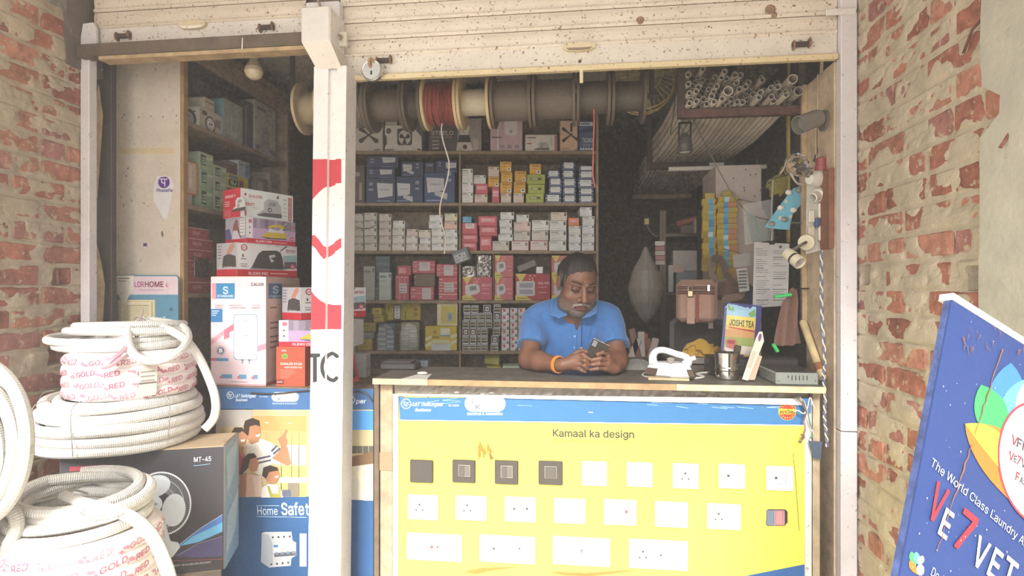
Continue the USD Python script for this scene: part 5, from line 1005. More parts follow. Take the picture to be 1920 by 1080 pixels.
def plate(x0, y0, x1, y1, col, fit):
    p0, p1 = bd.ab(x0, y1), bd.ab(x1, y0); y = bd.O[1]
    k = t.part('switch_plate', M().add(chamfer(p0[0], p1[0], y - .012, y - .0005, p0[1], p1[1], .0035), col), 'plastic', 25, label='dark grey switch plate' if col == DK else None)
    pl = Plane((0, y - .012, 0)); m = M(); cx, cy, w, h = (x0 + x1) / 2, (y0 + y1) / 2, x1 - x0, y1 - y0
    hole = lambda x, y_, r_=1.6: m.lat([(1e-4, 0), (r_ * .0021, 0), (r_ * .0021, .0012), (1e-4, .0012)], pl.hit(x, y_), (0, -1, 0), '54504c' , 10)
    edge = '8a8175' if col == WH else 'b9b2a6'
    if fit in ('sw1', 'sw2', 'sw3', 'win'):
        a, b = pl.ab(cx - w * .25, cy + h * .25), pl.ab(cx + w * .25, cy - h * .25)
        m.ext(pl, sbox(*a, *b).difference(sbox(a[0] + .0012, a[1] + .0012, b[0] - .0012, b[1] - .0012)), .0012, edge)
        if fit != 'win':
            xm = a[0] + (b[0] - a[0]) * (.5 if fit != 'sw3' else .96); m.ext(pl, sbox(a[0] + .0014, a[1] + .0014, xm, b[1] - .0014), .003, '5c5750' if col == DK else 'efede9'); m.ext(pl, sbox(xm + .0006, a[1] + .0014, b[0] - .0014, b[1] - .0014), .0016, '6d6860' if col == DK else 'e2e0dc')
        t.part('rocker', m, 'plastic', 0, under=k)
    elif fit == 'line': m.rect(pl, cx - w * .15, cy + h * .2, cx + w * .2, cy + h * .23, '9a958f', .0006); t.part('rocker_line', m, 'print', 0, under=k)
    elif fit.startswith('sock'):
        ox = {'sock': 0, 'sockl': -.14, 'sockL': -.26}.get(fit, 0) * w
        if fit == 'sock' and w < 52:
            a, b = pl.ab(cx - w * .25, cy + h * .25), pl.ab(cx + w * .25, cy - h * .25); m.ext(pl, sbox(*a, *b).difference(sbox(a[0] + .001, a[1] + .001, b[0] - .001, b[1] - .001)), .001, '8a8378' if col == WH else '5d574f')
        hole(cx + ox, cy - h * .09, 2.0); hole(cx + ox - 6, cy + h * .14); hole(cx + ox + 6, cy + h * .14)
        if fit == 'sockL': hole(cx + 5, cy + h * .05, 1.8); m.rect(pl, cx + w * .18, cy + h * .3, cx + w * .34, cy + h * .33, '8a857f', .0008)
        t.part('socket_hole', m, 'plastic', 0, under=k, kind='stuff')
    elif fit == 'two': hole(cx - 12, cy, 2.2); hole(cx + 12, cy, 2.2); t.part('jack_hole', m, 'plastic', 0, under=k, kind='stuff')
    elif fit == 'two2': hole(cx - 26, cy - 0, 2.2); hole(cx + 22, cy, 1.8); t.part('jack_hole', m, 'plastic', 0, under=k, kind='stuff')
    elif fit in ('red', 'redhole'):
        x = cx + (12 if fit == 'red' else -6); m.lat([(1e-4, 0), (.0065, 0), (.0055, .003), (1e-4, .0035)], pl.hit(x, cy + (0 if fit == 'red' else 1)), (0, -1, 0), 'b05a50', 14); t.part('indicator', m, 'gloss', 30, under=k, label='red indicator lamp')
        if fit == 'redhole': m = M(); hole(cx + 5, cy + 1, 1.8); t.part('jack_hole', m, 'plastic', 0, under=k)
    elif fit == 'jack':
        a, b = pl.ab(cx - w * .25, cy + h * .25), pl.ab(cx + w * .25, cy - h * .25); m.ext(pl, sbox(*a, *b).difference(sbox(a[0] + .001, a[1] + .001, b[0] - .001, b[1] - .001)), .001, '8a8378'); hole(cx - w * .12, cy, 2.6); m.rect(pl, cx + w * .02, cy, cx + w * .2, cy + .8, '9a948c', .0006); t.part('jack_hole', m, 'plastic', 0, under=k, kind='stuff')
    elif fit == 'fan': m.ext(pl, [pl.ab(*q) for q in ((cx - 2, cy - 3), (cx + 2, cy - 3), (cx + 1, cy + 5), (cx - 1, cy + 5))], .002, '77726c'); m.rect(pl, cx + 20, cy, cx + 27, cy + 1.2, '8a857f', .0008); t.part('knob', m, 'plastic', 0, under=k, kind='stuff')
for a in ((770, 862, 813, 903, DK, 'sock'), (849, 862, 892, 903, DK, 'sw1'), (928, 863, 972, 906, DK, 'sw2'), (1010, 864, 1055, 907, DK, 'sw3'), (1091, 865, 1138, 909, WH, 'win'), (1175, 867, 1223, 911, WH, 'line'), (1261, 869, 1309, 914, WH, 'sock'), (1347, 870, 1396, 914, WH, 'jack'), (1436, 874, 1486, 918, WH, 'jack'),
          (766, 928, 823, 972, WH, 'sockl'), (855, 930, 913, 973, WH, 'sockl'), (947, 932, 1005, 976, WH, 'two'), (1039, 935, 1098, 979, WH, 'none'), (1132, 937, 1193, 982, WH, 'red'), (1228, 941, 1289, 986, WH, 'line'), (1325, 945, 1388, 990, WH, 'sockl'),
          (764, 1002, 867, 1047, WH, 'redhole'), (900, 1006, 1004, 1051, WH, 'two2'), (1037, 1009, 1144, 1056, WH, 'fan'), (1179, 1014, 1289, 1063, WH, 'sockL')): plate(*a)
q = P(1457, 971, YBD + .012); m = M().box(q[0] - .042, q[0] + .03, q[1], q[1] + .03, q[2] - .034, q[2] + .034, 'b08a92', .003).box(q[0] - .04, q[0] - .012, q[1] - .004, q[1], q[2] - .03, q[2] + .03, '6f7f95', .002).box(q[0] - .006, q[0] + .02, q[1] - .005, q[1], q[2] - .026, q[2] + .028, 'b9858c', .002)
t.part('module_box', m, 'plastic', 0, label='pink module box seen through the cut out'); t.done()
# loose wires and blue scrap at the board's top right corner
t = Thing('wire_tangle', 'tangle of brown, white and green wires at the right corner of the board', 'wires')
for pts, c, rr in ((((1491, 744), (1500, 752), (1508, 762), (1511, 775), (1507, 790), (1510, 800), (1503, 822), (1501, 830)), '7a5648', .003), (((1496, 745), (1504, 757), (1514, 772), (1519, 795), (1524, 812), (1519, 822)), '5f8a80', .0025), (((1488, 772), (1497, 770), (1505, 775), (1512, 770), (1519, 745), (1523, 755), (1527, 765)), 'c9c2b8', .0026), (((1502, 815), (1507, 818), (1501, 826), (1498, 829)), '6a5a50', .004), (((1500, 745), (1507, 752), (1511, 762), (1516, 780), (1521, 800), (1526, 815), (1531, 826)), 'b0a48e', .0022)):
    pp_ = [P(x, y, YBD - .035 + .006 * math.sin(i * 2)) for i, (x, y) in enumerate(pts)]; t.part('wire', M().tube(spline(pp_, 26), rr, c, 6), 'plastic', True)
t.done()
q0, q1 = P(1516, 826, YBD - .03), P(1540, 862, YBD - .03); m = M().ext(Plane((0, YBD - .03, 0)), [Plane((0, YBD - .03, 0)).ab(*q) for q in ((1515, 826), (1541, 828), (1538, 862), (1524, 858))], .004, '4a5568'); solo('blue_rag', m, 'cloth', 'dark blue scrap of cloth hanging at the right edge of the board', 'rag')
m = M().ext(Plane((0, YBD - .02, 0)), [Plane((0, YBD - .02, 0)).ab(*q) for q in ((1504, 746), (1519, 747), (1520, 775), (1508, 770))], .004, '3f74b0'); solo('blue_scrap', m, 'paper', 'bright blue scrap folded over the top right board corner', 'scrap', smooth=0)
q = P(1531, 830, YBD - .02)
cw = [(1544, 700), (1547, 740), (1546, 780), (1548, 800), (1551, 838)]
t = Thing('twisted_cable', 'twisted blue and white cable hanging down the right side of the counter', 'cable')
base = spline([P(x, y, YBD - .02) for x, y in [(1540, 470), (1540, 540), (1543, 620), (1546, 690)] + cw], 140)
for k, c in ((0, 'c9c1b4'), (math.pi, '5a6484')):
    s = np.arange(len(base)) * .75 + k; t.part('wire', M().tube(base + np.stack([np.cos(s) * .0035, np.sin(s) * .0035, s * 0], 1), .0032, c, 6), 'plastic', True)
t.done()
# side boards of the opening on the right
zt = 2.305
t = Thing('side_board', 'cream plywood board lining the right side of the opening', 'panel')
t.part('board', M().box(.9665, .985, YS + .016, 2.47, FLOOR + .001, zt, 'cbb598', .002), 'wood', 0)
t.part('edge_batten', M().box(.945, .966, 2.455, 2.475, 1.30, zt, 'b9a07c', .002), 'wood', 0); t.done()

# ------------------------------------------------------------ the family poster
YPO = YC - .004; po = Plane((0, YPO, 0)); t = Thing('home_safety_poster', 'blue advertising poster of a smiling family below the left counter', 'poster')
e0, e1 = po.ab(404, 900)[0], po.ab(700, 900)[0]; zt = po.ab(560, 729)[1]
t.part('poster_sheet', M().ext(po, sbox(e0, .15, e1, zt), .002, '305c8c'), 'gloss', 0)
m = M(); pr = Plane((0, YPO - .002, 0)); c = lambda *q: [(380 + x / 3.6, 780 + y / 3.6) for x, y in q]
m.rect(pr, 405, 729, 700, 768, '41699a', .0008); m.rect(pr, 405, 767, 700, 931, 'c9b48a', .0006); m.rect(pr, 405, 767, 474, 800, 'b3ada4', .0008)
m.pp(pr, c((330, 0), (700, 0), (700, 105), (390, 98)), 'c49f62', .001); m.pp(pr, c((390, 98), (700, 105), (700, 220), (390, 210)), 'c7a770', .001)
for x in (430, 530, 600, 650): m.rect(pr, 380 + x / 3.6, 780 + 110 / 3.6, 381 + x / 3.6, 930, 'b3935e', .0014)
m.disc(pr, 500, 792.5, 4, 'efe0b4', .0014, ry=1.2); m.disc(pr, 544, 793, 4, 'efe0b4', .0014, ry=1.2); m.pp(pr, c((540, 190), (700, 200), (700, 330), (460, 320), (470, 280)), 'dcd3c2', .0014); m.pp(pr, c((500, 340), (700, 340), (700, 545), (540, 545)), 'cdb36e', .0014); m.rect(pr, 525, 895, 575, 905, 'e6dfcb', .0018); m.rect(pr, 540, 905, 560, 931, '857b6c', .002); m.rect(pr, 530, 918, 546, 931, '5d6474', .0022)
SK, SK2, HR = 'b07d5c', 'a06f50', '3f2f28'
# father
m.pp(pr, c((300, 190), (390, 150), (470, 180), (540, 240), (460, 330), (410, 420), (290, 330)), 'd9d3c8', .0024); m.pp(pr, c((360, 285), (460, 262), (460, 275), (362, 298)), '55566a', .0028); m.pp(pr, c((365, 312), (465, 290), (462, 302), (367, 325)), '55566a', .0028); m.pp(pr, c((462, 232), (500, 195), (508, 203), (470, 244)), '55566a', .0028); m.pp(pr, c((475, 250), (520, 212), (528, 222), (482, 262)), '55566a', .0028)
m.pp(pr, c((505, 250), (545, 190), (575, 210), (600, 320), (575, 335), (470, 285)), SK, .0028); m.pp(pr, c((510, 155), (540, 130), (565, 88), (575, 95), (560, 135), (575, 170), (565, 215), (545, 220), (525, 190)), SK, .003)
m.pp(pr, c((300, 60), (390, 55), (395, 120), (380, 175), (330, 190), (295, 140)), SK, .003); m.pp(pr, c((278, 70), (290, 30), (340, 12), (385, 30), (390, 70), (360, 58), (320, 70), (312, 130), (290, 130)), HR, .0034); m.pp(pr, c((360, 128), (392, 118), (388, 138), (365, 140)), 'e8dccb', .0036)
# mother
m.pp(pr, c((185, 240), (230, 210), (285, 250), (280, 330), (240, 420), (185, 470)), 'b5405c', .0034); m.pp(pr, c((185, 220), (185, 130), (220, 75), (270, 75), (300, 120), (270, 100), (225, 130), (222, 210)), HR, .004); m.pp(pr, c((225, 120), (270, 95), (305, 130), (290, 185), (250, 205), (222, 180)), SK, .0038); m.pp(pr, c((258, 158), (292, 155), (285, 172), (265, 172)), 'ead9cc', .0042); m.pp(pr, c((240, 205), (280, 210), (275, 290), (255, 250)), SK, .0036)
# girl and boy
m.pp(pr, c((255, 400), (310, 385), (400, 400), (410, 545), (250, 545)), 'cfa994', .0042); m.pp(pr, c((255, 395), (300, 385), (295, 545), (255, 545)), SK2, .0046); m.pp(pr, c((310, 280), (360, 262), (384, 320), (370, 370), (330, 380), (308, 340)), SK, .0044); m.pp(pr, c((255, 390), (275, 290), (310, 252), (350, 250), (370, 275), (325, 290), (310, 350), (270, 390)), HR, .0048)
m.pp(pr, c((340, 400), (395, 400), (410, 540), (360, 540)), 'd9bfae', .0046)
m.pp(pr, c((405, 480), (450, 455), (525, 470), (548, 548), (400, 548)), 'dedad2', .005); m.pp(pr, c((440, 470), (455, 468), (475, 520), (520, 520), (512, 470), (524, 472), (535, 548), (460, 548)), 'a8a04c', .0054); m.pp(pr, c((430, 370), (510, 350), (524, 400), (500, 450), (450, 455), (428, 420)), SK, .0054); m.pp(pr, c((405, 400), (415, 345), (460, 330), (510, 345), (515, 365), (455, 375), (432, 420)), HR, .0058); m.pp(pr, c((490, 405), (520, 398), (515, 412), (495, 415)), 'eadccc', .006)
m.pp(pr, c((185, 470), (250, 460), (250, 545), (185, 540)), '6d4a44', .0038)
m.rect(pr, 404, 931, 700, 1200, '305c8c', .0008)
m.text(pr, 'Home', 482, 965, 521, 15, 'd9e2ea', .0012); m.text(pr, 'Safe', 527, 965, 571, 22, 'e6edf2', .0012, bold=True); m.text(pr, 'ty', 573, 965, 590, 22, 'e6edf2', .0012, bold=True); m.line(pr, [(481, 948), (524, 948)], .9, 'bccfe0', .0012); m.line(pr, [(481, 968), (575, 970)], .9, 'bccfe0', .0012)
# breaker picture
m.pp(pr, c((400, 790), (420, 782), (600, 780), (608, 840), (630, 855), (632, 940), (600, 960), (595, 1010), (450, 1022), (395, 985)), 'c9ccd0', .0012); m.pp(pr, c((400, 790), (448, 800), (475, 860), (475, 1000), (450, 1020), (395, 985)), 'a9afb8', .0016); m.pp(pr, c((475, 860), (632, 850), (632, 915), (480, 925)), 'dadbdd', .0016); m.pp(pr, c((484, 925), (630, 912), (630, 940), (484, 950)), '5f6672', .002)
for i in range(4): m.disc(pr, 380 + (475 + i * 38) / 3.6, 780 + (818 - i * 2) / 3.6, 2, '4b4f57', .002, k=10); m.disc(pr, 380 + (465 + i * 38) / 3.6, 780 + (1000 - i * 4) / 3.6, 2, '4b4f57', .002, k=10); m.rect(pr, 380 + (490 + i * 38) / 3.6, 780 + (918 - i * 3) / 3.6, 380 + (512 + i * 38) / 3.6, 780 + (935 - i * 3) / 3.6, '8d94a0', .0024)
m.rect(pr, 380 + 480 / 3.6, 780 + 868 / 3.6, 380 + 510 / 3.6, 780 + 885 / 3.6, '4f7fb8', .0024); m.rect(pr, 562, 1000, 575, 1062, 'b9bec6', .0012)
LT(m, pr, 432, 741, 6, 0, 0, 1); m.text(pr, 'L&T Switchgear', 440, 745, 480, 6, 'd9e4ee', .0016, bold=True, sh=.2); m.text(pr, 'Business', 442, 752, 464, 5, 'd9e4ee', .0016, bold=True, sh=.2); m.text(pr, 'is now', 487, 745, 502, 4, 'd0dcea', .0016); pill(m, pr, 509, 735, 561, 753); m.text(pr, 'L', 516, 743, 521, 5.5, '6c757f', .003, bold=True); m.text(pr, 'auritz', 522, 743, 540, 3, '77808a', .003); m.text(pr, 'K', 521, 751, 528, 6, '6c757f', .003, bold=True); m.text(pr, 'nudsen', 529, 751, 551, 3.4, '77808a', .003); m.text(pr, 'Electrical & Automation', 511, 758, 557, 3.5, 'd0dcea', .0016)
# right part past the pillar
m.text(pr, 'Trip', 634, 756, 652, 11, 'e0e8f0', .0016, bold=True, sh=.2); m.text(pr, 'per', 667, 756, 686, 8, 'e0e8f0', .0016, bold=True, sh=.2); m.line(pr, [(658, 744), (654, 750), (659, 756)], 1.4, 'e0e8f0', .0016); m.line(pr, [(662, 743), (666, 750), (661, 757)], 1.4, 'e0e8f0', .0016); m.line(pr, [(660, 746), (660, 754)], 1.2, 'e0e8f0', .0016)
m.rect(pr, 632, 772, 659, 861, 'aba49a', .001); m.rect(pr, 659, 770, 700, 806, '4d94d6', .001); m.rect(pr, 659, 806, 700, 836, 'c2b48c', .0012); m.rect(pr, 658, 836, 700, 850, '5a5a50', .0014)
for x in (669, 680, 691): m.rect(pr, x, 836, x + 1, 850, 'b5a67c', .0018)
m.pp(pr, [(632, 870), (655, 857), (700, 846), (700, 870), (640, 878)], '7a5f42', .0018); m.pp(pr, [(635, 878), (700, 869), (700, 938), (635, 936)], 'd9d2c2', .002); m.pp(pr, [(667, 885), (700, 875), (700, 938), (685, 930)], 'e3dabc', .0024); m.rect(pr, 682, 927, 700, 938, 'ece8de', .0028)
t.part('print', m, 'print', 0); t.done()
m = M().tube(spline([P(x, y, YC - .015) for x, y in ((470, 737), (520, 738), (570, 733), (600, 733), (650, 736), (685, 737), (697, 750), (706, 765))], 40), .0035, '3b3936', 6); solo('black_cable', m, 'plastic', 'thin black cable running along the top of the family poster', 'cable', smooth=True)
# ------------------------------------------------------------ conduit coils and the fan carton on the left
struct('trim_plinth', M().box(-2.12, -1.46, 1.10, 2.155, 0.0005, .365, 'a09586', .01), 'concrete')
fx = np.array([-1.863, 1.811, .366]); yaw = 19.5
fb = Box(fx, .550, .21, .476, yaw); t = Thing('fan_carton', 'large black pedestal fan carton under the white coils', 'box')
t.part('carton_body', fb.body(M(), 'a8906e', .004), 'card', 0); pl = Plane(fb.front.O, fb.front.R, fb.front.U); m = M(); f = fb.front
m.rect(f, .005, .005, .995, .995, '3d3a40', .0008); c = lambda *q: [(x / 3.857, 800 + y / 3.857) for x, y in q]
m.rect(f, .06, .09, .28, .125, 'a03a48', .0012); m.text(pl, 'MT-45', 363, 866, 396, 8.5, 'e3e3e6', .0014, bold=True, y1=864); m.line(pl, [(363, 873), (375, 872), (384, 871), (395, 869)], 1.2, '7fb4d8', .0014)
def ring(r0, r1, cc, n, cx=303, cy=944): 
    P0 = [pl.ab(cx + 56 * math.cos(a) , cy + 60 * math.sin(a)) for a in np.linspace(0, 2 * math.pi, 48, False)]; g = Polygon(P0); c0 = pl.ab(cx, cy)
    m.poly(pl, affinity.scale(g, r1, r1, origin=c0).difference(affinity.scale(g, r0, r0, origin=c0)), cc, n)
ring(.95, 1, 'd5dadc', .0014); ring(.74, .76, 'c3cacc', .0014); ring(.5, .52, 'b5bdc0', .0014)
for i in range(96):
    a = i * 2 * math.pi / 96; m.line(pl, [(303 + 20 * math.cos(a + .25), 944 + 21 * math.sin(a + .25)), (303 + 54 * math.cos(a), 944 + 58 * math.sin(a))], .7, 'aab3b6', .0013)
for cx, cy, rx, ry, a in ((290, 912, 31, 20, -20), (326, 956, 22, 31, 10), (284, 975, 24, 26, 40)):
    m.pp(pl, [(cx + rx * math.cos(u) * math.cos(math.radians(a)) - ry * math.sin(u) * math.sin(math.radians(a)), cy + rx * math.cos(u) * math.sin(math.radians(a)) + ry * math.sin(u) * math.cos(math.radians(a))) for u in np.linspace(0, 2 * math.pi, 28, False)], 'd3dce0', .0018)
m.disc(pl, 290, 944, 15, 'dfe5e8', .0022); m.text(pl, 'MARC', 280, 947, 296, 4, '4b4b50', .0028, bold=True); m.pp(pl, [(275, 942), (277, 946), (273, 946)], '4b4b50', .0028)
m.pp(pl, c((1150, 720), (1200, 690), (1215, 760), (1235, 825), (1290, 835), (1305, 870), (1250, 940), (1180, 965)), 'd5dadd', .002)
m.pp(pl, c((1285, 865), (1460, 730), (1610, 632), (1610, 760), (1450, 830)), '4a78c0', .0014); m.pp(pl, c((1300, 862), (1400, 790), (1610, 690), (1610, 755), (1430, 835)), '6ab4e0', .0016); m.line(pl, c((1285, 862), (1450, 733), (1610, 634)), .9, 'c9e2f0', .002)
m.pp(pl, c((1250, 935), (1420, 850), (1610, 790), (1610, 935), (1400, 945)), '4f4a78', .0012); m.line(pl, c((1290, 930), (1430, 845), (1610, 792)), .7, 'a9a6c8', .0018); m.line(pl, c((1180, 972), (1400, 965), (1610, 955)), 1.0, 'b8506a', .0016); m.text(pl, 'BEST-IN CLASS AIR DELIVERY', 326, 1062, 396, 3, 'c9c6c8', .0016, bold=True, y1=1055, sh=.2); m.line(pl, c((1460, 1050), (1600, 1035)), .7, 'b5a98c', .0016)
r = fb.right; m.rect(r, .0, .0, 1, 1, '6f8fa6', .0008); m.pp(r, [r.ab(.1, .1), r.ab(.9, .1), r.ab(.7, .5), r.ab(.2, .6)] if False else [(.1, .1), (.9, .05), (.7, .3), (.2, .4)], '8fa9b8', .0012); m.pp(r, [(.2, .6), (.95, .5), (.8, .8), (.1, .9)], '9db0b9', .0012)
t.part('print', m, 'print', 0); t.part('packing_tape', M().box(.0, .545, .005, .2, .4765, .4775, 'b09a7c', A=fb.A, at=fb.c), 'card', 0); t.done()
zf = .366 + .479
CO = 'd2cfc8'
def helix(cx, cy, z0, spec, r, seed, n=56):
    """turns of conduit lying in a stack; spec: list of (radius, height) of each turn"""
    rr = random.Random(seed); pts = []
    for k, (R, h) in enumerate(spec):
        R2, h2 = spec[min(k + 1, len(spec) - 1)]; ph = rr.uniform(0, 6)
        for i in range(n):
            u = i / n; a = 2 * math.pi * u + math.pi * .5; w = max(0, (u - .8) / .2); w = w * w * (3 - 2 * w); Rk = R + (R2 - R) * w + .004 * math.sin(2 * a + ph); pts.append((cx + Rk * math.cos(a), cy + Rk * math.sin(a), z0 + h + (h2 - h) * w + .003 * math.sin(3 * a + ph)))
    return np.array(pts)
def tie(t, cx, cy, R, z0, z1, ang, col='8d8a84'):
    a = math.radians(ang); d = np.array([math.cos(a), math.sin(a), 0]); c0 = np.array([cx, cy, 0])
    t.part('tie_wire', M().tube(spline([c0 + d * (R - .03) + [0, 0, z1 + .004], c0 + d * (R + .016) + [0, 0, z1 - .01], c0 + d * (R + .022) + [0, 0, (z0 + z1) / 2], c0 + d * (R + .014) + [0, 0, z0 + .012]], 14), .0016, col, 5), 'plastic', True)
ux, uy = -1.790, 2.015
t = Thing('conduit_coil', 'plain white corrugated conduit coil lying on the black fan carton', 'conduit coil')
r0 = .0208; spec = [(.255, r0), (.21, r0), (.212, r0 * 2.8), (.262, r0 * 2.75), (.268, r0 * 4.6), (.218, r0 * 4.6), (.222, r0 * 6.5), (.258, r0 * 6.45), (.245, r0 * 8.3), (.205, r0 * 8.3)]
t.part('conduit', M().tube(helix(ux, uy, zf + .001, spec, r0, 2), r0, CO, 12), 'conduit', True)
for a in (-110, -78, -20, -165): tie(t, ux, uy, .275, zf + .01, zf + .2, a)
t.done(); zu = zf + .001 + r0 * 9.35
def wrapped(name, label, cx, cy, z0, R, n, pitch, seed, toff=0):
    """a coil of conduit tightly wrapped in white film that is printed red"""
    t = Thing(name, label, 'conduit coil'); pr = [(R - .09, z0 + .004)]
    for k in range(n):
        for i in range(7):
            u = i / 6; pr.append((R - .007 * (1 - math.sqrt(max(0, 1 - (2 * u - 1) ** 2))) - (.012 if k == n - 1 and u > .5 else 0) * (u - .5) * 2 - (.01 if k == 0 and u < .4 else 0) * (.4 - u) * 2, z0 + pitch * (k + u)))
    pr += [(R - .03, z0 + pitch * n + .008), (R - .07, z0 + pitch * n + .004), (R - .085, z0 + pitch * n - .02)]
    t.part('film_wrap', M().lat(pr, (cx, cy, 0), (0, 0, 1), 'e6dcd8', 72), 'gloss', 40)
    t.part('inner_wall', M().lat([(R - .09, z0 + .004), (R - .09, z0 + pitch * n)], (cx, cy, 0), (0, 0, 1), 'd5cac6', 48), 'gloss', 40)
    rz = sorted((z, r_) for r_, z in pr[1:-3]); zs = np.array([q[0] for q in rz]); rs = np.array([q[1] for q in rz]); m = M(); rr = random.Random(seed)
    for k in range(n):
        a0 = rr.uniform(0, 60) + toff
        for s in range(14):
            w = 'RED' if s % 2 else 'GOLD'; v, f = text_flat(w, True); hgt = pitch * .46; a = a0 + s * 26; sl = .16
            if not (150 < (a % 360) < 390 or (a % 360) < 30): continue
            x = v[:, 0] * hgt * 1.0; yv = v[:, 1] * hgt * .95 + z0 + pitch * (k + .12) + x * sl; th = np.radians(a) + x / R; rad = np.interp(yv, zs, rs) + .0015
            m.add((np.stack([cx + rad * np.cos(th), cy + rad * np.sin(th), yv], 1), f), rr.choice(['c07a8c', 'b8607a', 'c88a98', 'c06c80']))
            th2 = math.radians(a + 20); 
            for q in range(3):
                zc = z0 + pitch * (k + .4) + rr.uniform(-.01, .01); rad2 = np.interp(zc, zs, rs) + .002; ctr = np.array([cx + rad2 * math.cos(th2), cy + rad2 * math.sin(th2), zc]); e = np.array([-math.sin(th2), math.cos(th2), 0]); hh_ = rr.uniform(.004, .008)
                m.add((np.array([ctr - e * hh_, ctr + e * hh_ * .4 + [0, 0, -hh_], ctr + e * hh_, ctr + [0, 0, hh_]]), np.array([[0, 1, 2], [0, 2, 3]])), 'c87f92'); th2 += .035
    t.part('red_print', m, 'print', 0, label='repeated red lettering on the film', kind='stuff'); return t
wx, wy = ux + .045, uy - .005
t = wrapped('wrapped_conduit_coil', 'film wrapped conduit coil with red lettering between two white coils', wx, wy, zu, .222, 4, .0415, 4)
q = math.radians(-38); pl2 = Plane((wx + .2245 * math.cos(q), wy + .2245 * math.sin(q), zu + .07), (-math.sin(q), math.cos(q), 0)); m = M()
m.poly(pl2, [(-.028, -.06), (.03, -.055), (.034, .055), (-.024, .05)], 'cdbfb6', .004)
for i in range(3): m.poly(pl2, sbox(-.02, .03 - i * .016, .024, .034 - i * .016), '8d837c', .005)
m.poly(pl2, sbox(-.026, -.012, .03, -.006), '6d655f', .005); t.part('pasted_label', m, 'print', 0, label='pale pasted label'); t.done(); zw = zu + .0415 * 4 + .008
# loose turns on top, with a standing loop and a tail
def ell(cx, cy, cz, rx, ry, tilt, az, n=40, a0=0, a1=360):
    a = np.radians(np.linspace(a0, a1, n)); p = np.stack([rx * np.cos(a), ry * np.sin(a), 0 * a], 1); return p @ (rotm((0, 0, 1), az) @ rotm((1, 0, 0), tilt)).T + [cx, cy, cz]
t = Thing('conduit_coil', 'loose white conduit turns tied with string on the wrapped coil', 'conduit coil'); r1 = .0155
loops = np.vstack([ell(wx - .05, wy + .0, zw + r1 + .002, .225, .17, 2, 10, 40, 80, 430), ell(wx - .07, wy + .01, zw + r1 * 2.7, .235, .175, 3, 20, 40, 80, 430), ell(wx - .04, wy + .02, zw + r1 * 4.3, .215, .165, -2, 5, 40, 80, 430), ell(wx - .03, wy + .03, zw + r1 * 5.6, .185, .15, -3, 30, 40, 80, 430)])
from scipy.ndimage import uniform_filter1d
loops = uniform_filter1d(loops, 5, axis=0, mode='nearest'); t.part('conduit', M().tube(loops, r1, CO, 10), 'conduit', True)
cz = zw + .115; lp = spline([P(x, y, wy + dy) for x, y, dy in ((262, 605, .02), (240, 625, -.12), (245, 655, -.16), (268, 674, -.185), (300, 676, -.17), (335, 660, -.12), (352, 637, -.03), (345, 615, .06), (310, 604, .10), (272, 600, .08), (300, 612, .0), (345, 635, -.03), (370, 665, -.02), (392, 710, -.02), (404, 750, -.04), (400, 785, -.06), (383, 805, -.08))], 130)
t.part('conduit', M().tube(lp, r1, CO, 10), 'conduit', True)
for pts in (((256, 595, .02), (250, 600, .0), (258, 612, -.03), (262, 622, -.05), (256, 632, -.02), (248, 615, .03)), ((254, 590, .02), (264, 596, .0), (262, 610, -.03), (252, 628, -.05)), ((266, 577, 0), (267, 588, 0), (262, 598, 0))): t.part('string', M().tube(spline([P(x, y, wy + d) for x, y, d in pts], 20), .003, 'a08a84', 5), 'cloth', True)
m = M()
for k in range(3): m.tube(spline([P(x + k * 3, y, wy + d) for x, y, d in ((240, 642, -.15), (225, 660, -.19), (205, 676, -.225), (192, 690, -.24), (205, 685, -.235), (228, 668, -.2))], 20), .004, 'c08a92', 5)
t.part('torn_film', m, 'gloss', True, label='twisted strips of torn pink film'); t.done()
# lower coil stack in front
lx, ly = -1.478, 1.515
t = wrapped('wrapped_conduit_coil', 'large film wrapped conduit coil with red lettering at the bottom left', lx, ly, .367, .208, 9, .0405, 9, 10); t.done(); zl = .367 + .0405 * 9 + .009
t = Thing('conduit_coil', 'loose white conduit turns on the lower wrapped coil at the bottom left', 'conduit coil'); r2 = .0165
loops = np.vstack([ell(lx - .02, ly - .0, zl + r2 + .001, .19, .175, 2, 0, 40, 100, 450), ell(lx - .03, ly + .01, zl + r2 * 2.9, .185, .165, 2, 30, 40, 100, 450), ell(lx + .0, ly + .02, zl + r2 * 4.4, .165, .155, 5, 10, 40, 100, 450), ell(lx - .02, ly + .01, zl + r2 * 5.8, .155, .14, 7, 50, 40, 100, 450)])
t.part('conduit', M().tube(uniform_filter1d(loops, 5, axis=0, mode='nearest'), r2, CO, 10), 'conduit', True)
tl = spline([P(x, y, ly + d) for x, y, d in ((120, 930, -.05), (160, 945, -.09), (215, 958, -.12), (255, 975, -.13), (285, 1005, -.13), (305, 1045, -.14), (318, 1085, -.16), (325, 1130, -.18))], 50); t.part('conduit', M().tube(tl, r2, CO, 10), 'conduit', True)
for pts in (((70, 935, -.1), (100, 925, -.05), (130, 918, -.02), (165, 925, 0)), ((72, 940, -.1), (95, 935, -.06), (135, 922, -.02)), ((148, 965, -.2), (180, 972, -.21), (215, 968, -.2), (232, 962, -.18)), ((150, 962, -.2), (185, 980, -.215), (222, 970, -.2))): t.part('plastic_strip', M().tube(spline([P(x, y, ly + d) for x, y, d in pts], 16), .0035, 'b5b2a8', 5), 'gloss', True)
t.done()
# the big coil at the left edge, resting on a crate outside the picture

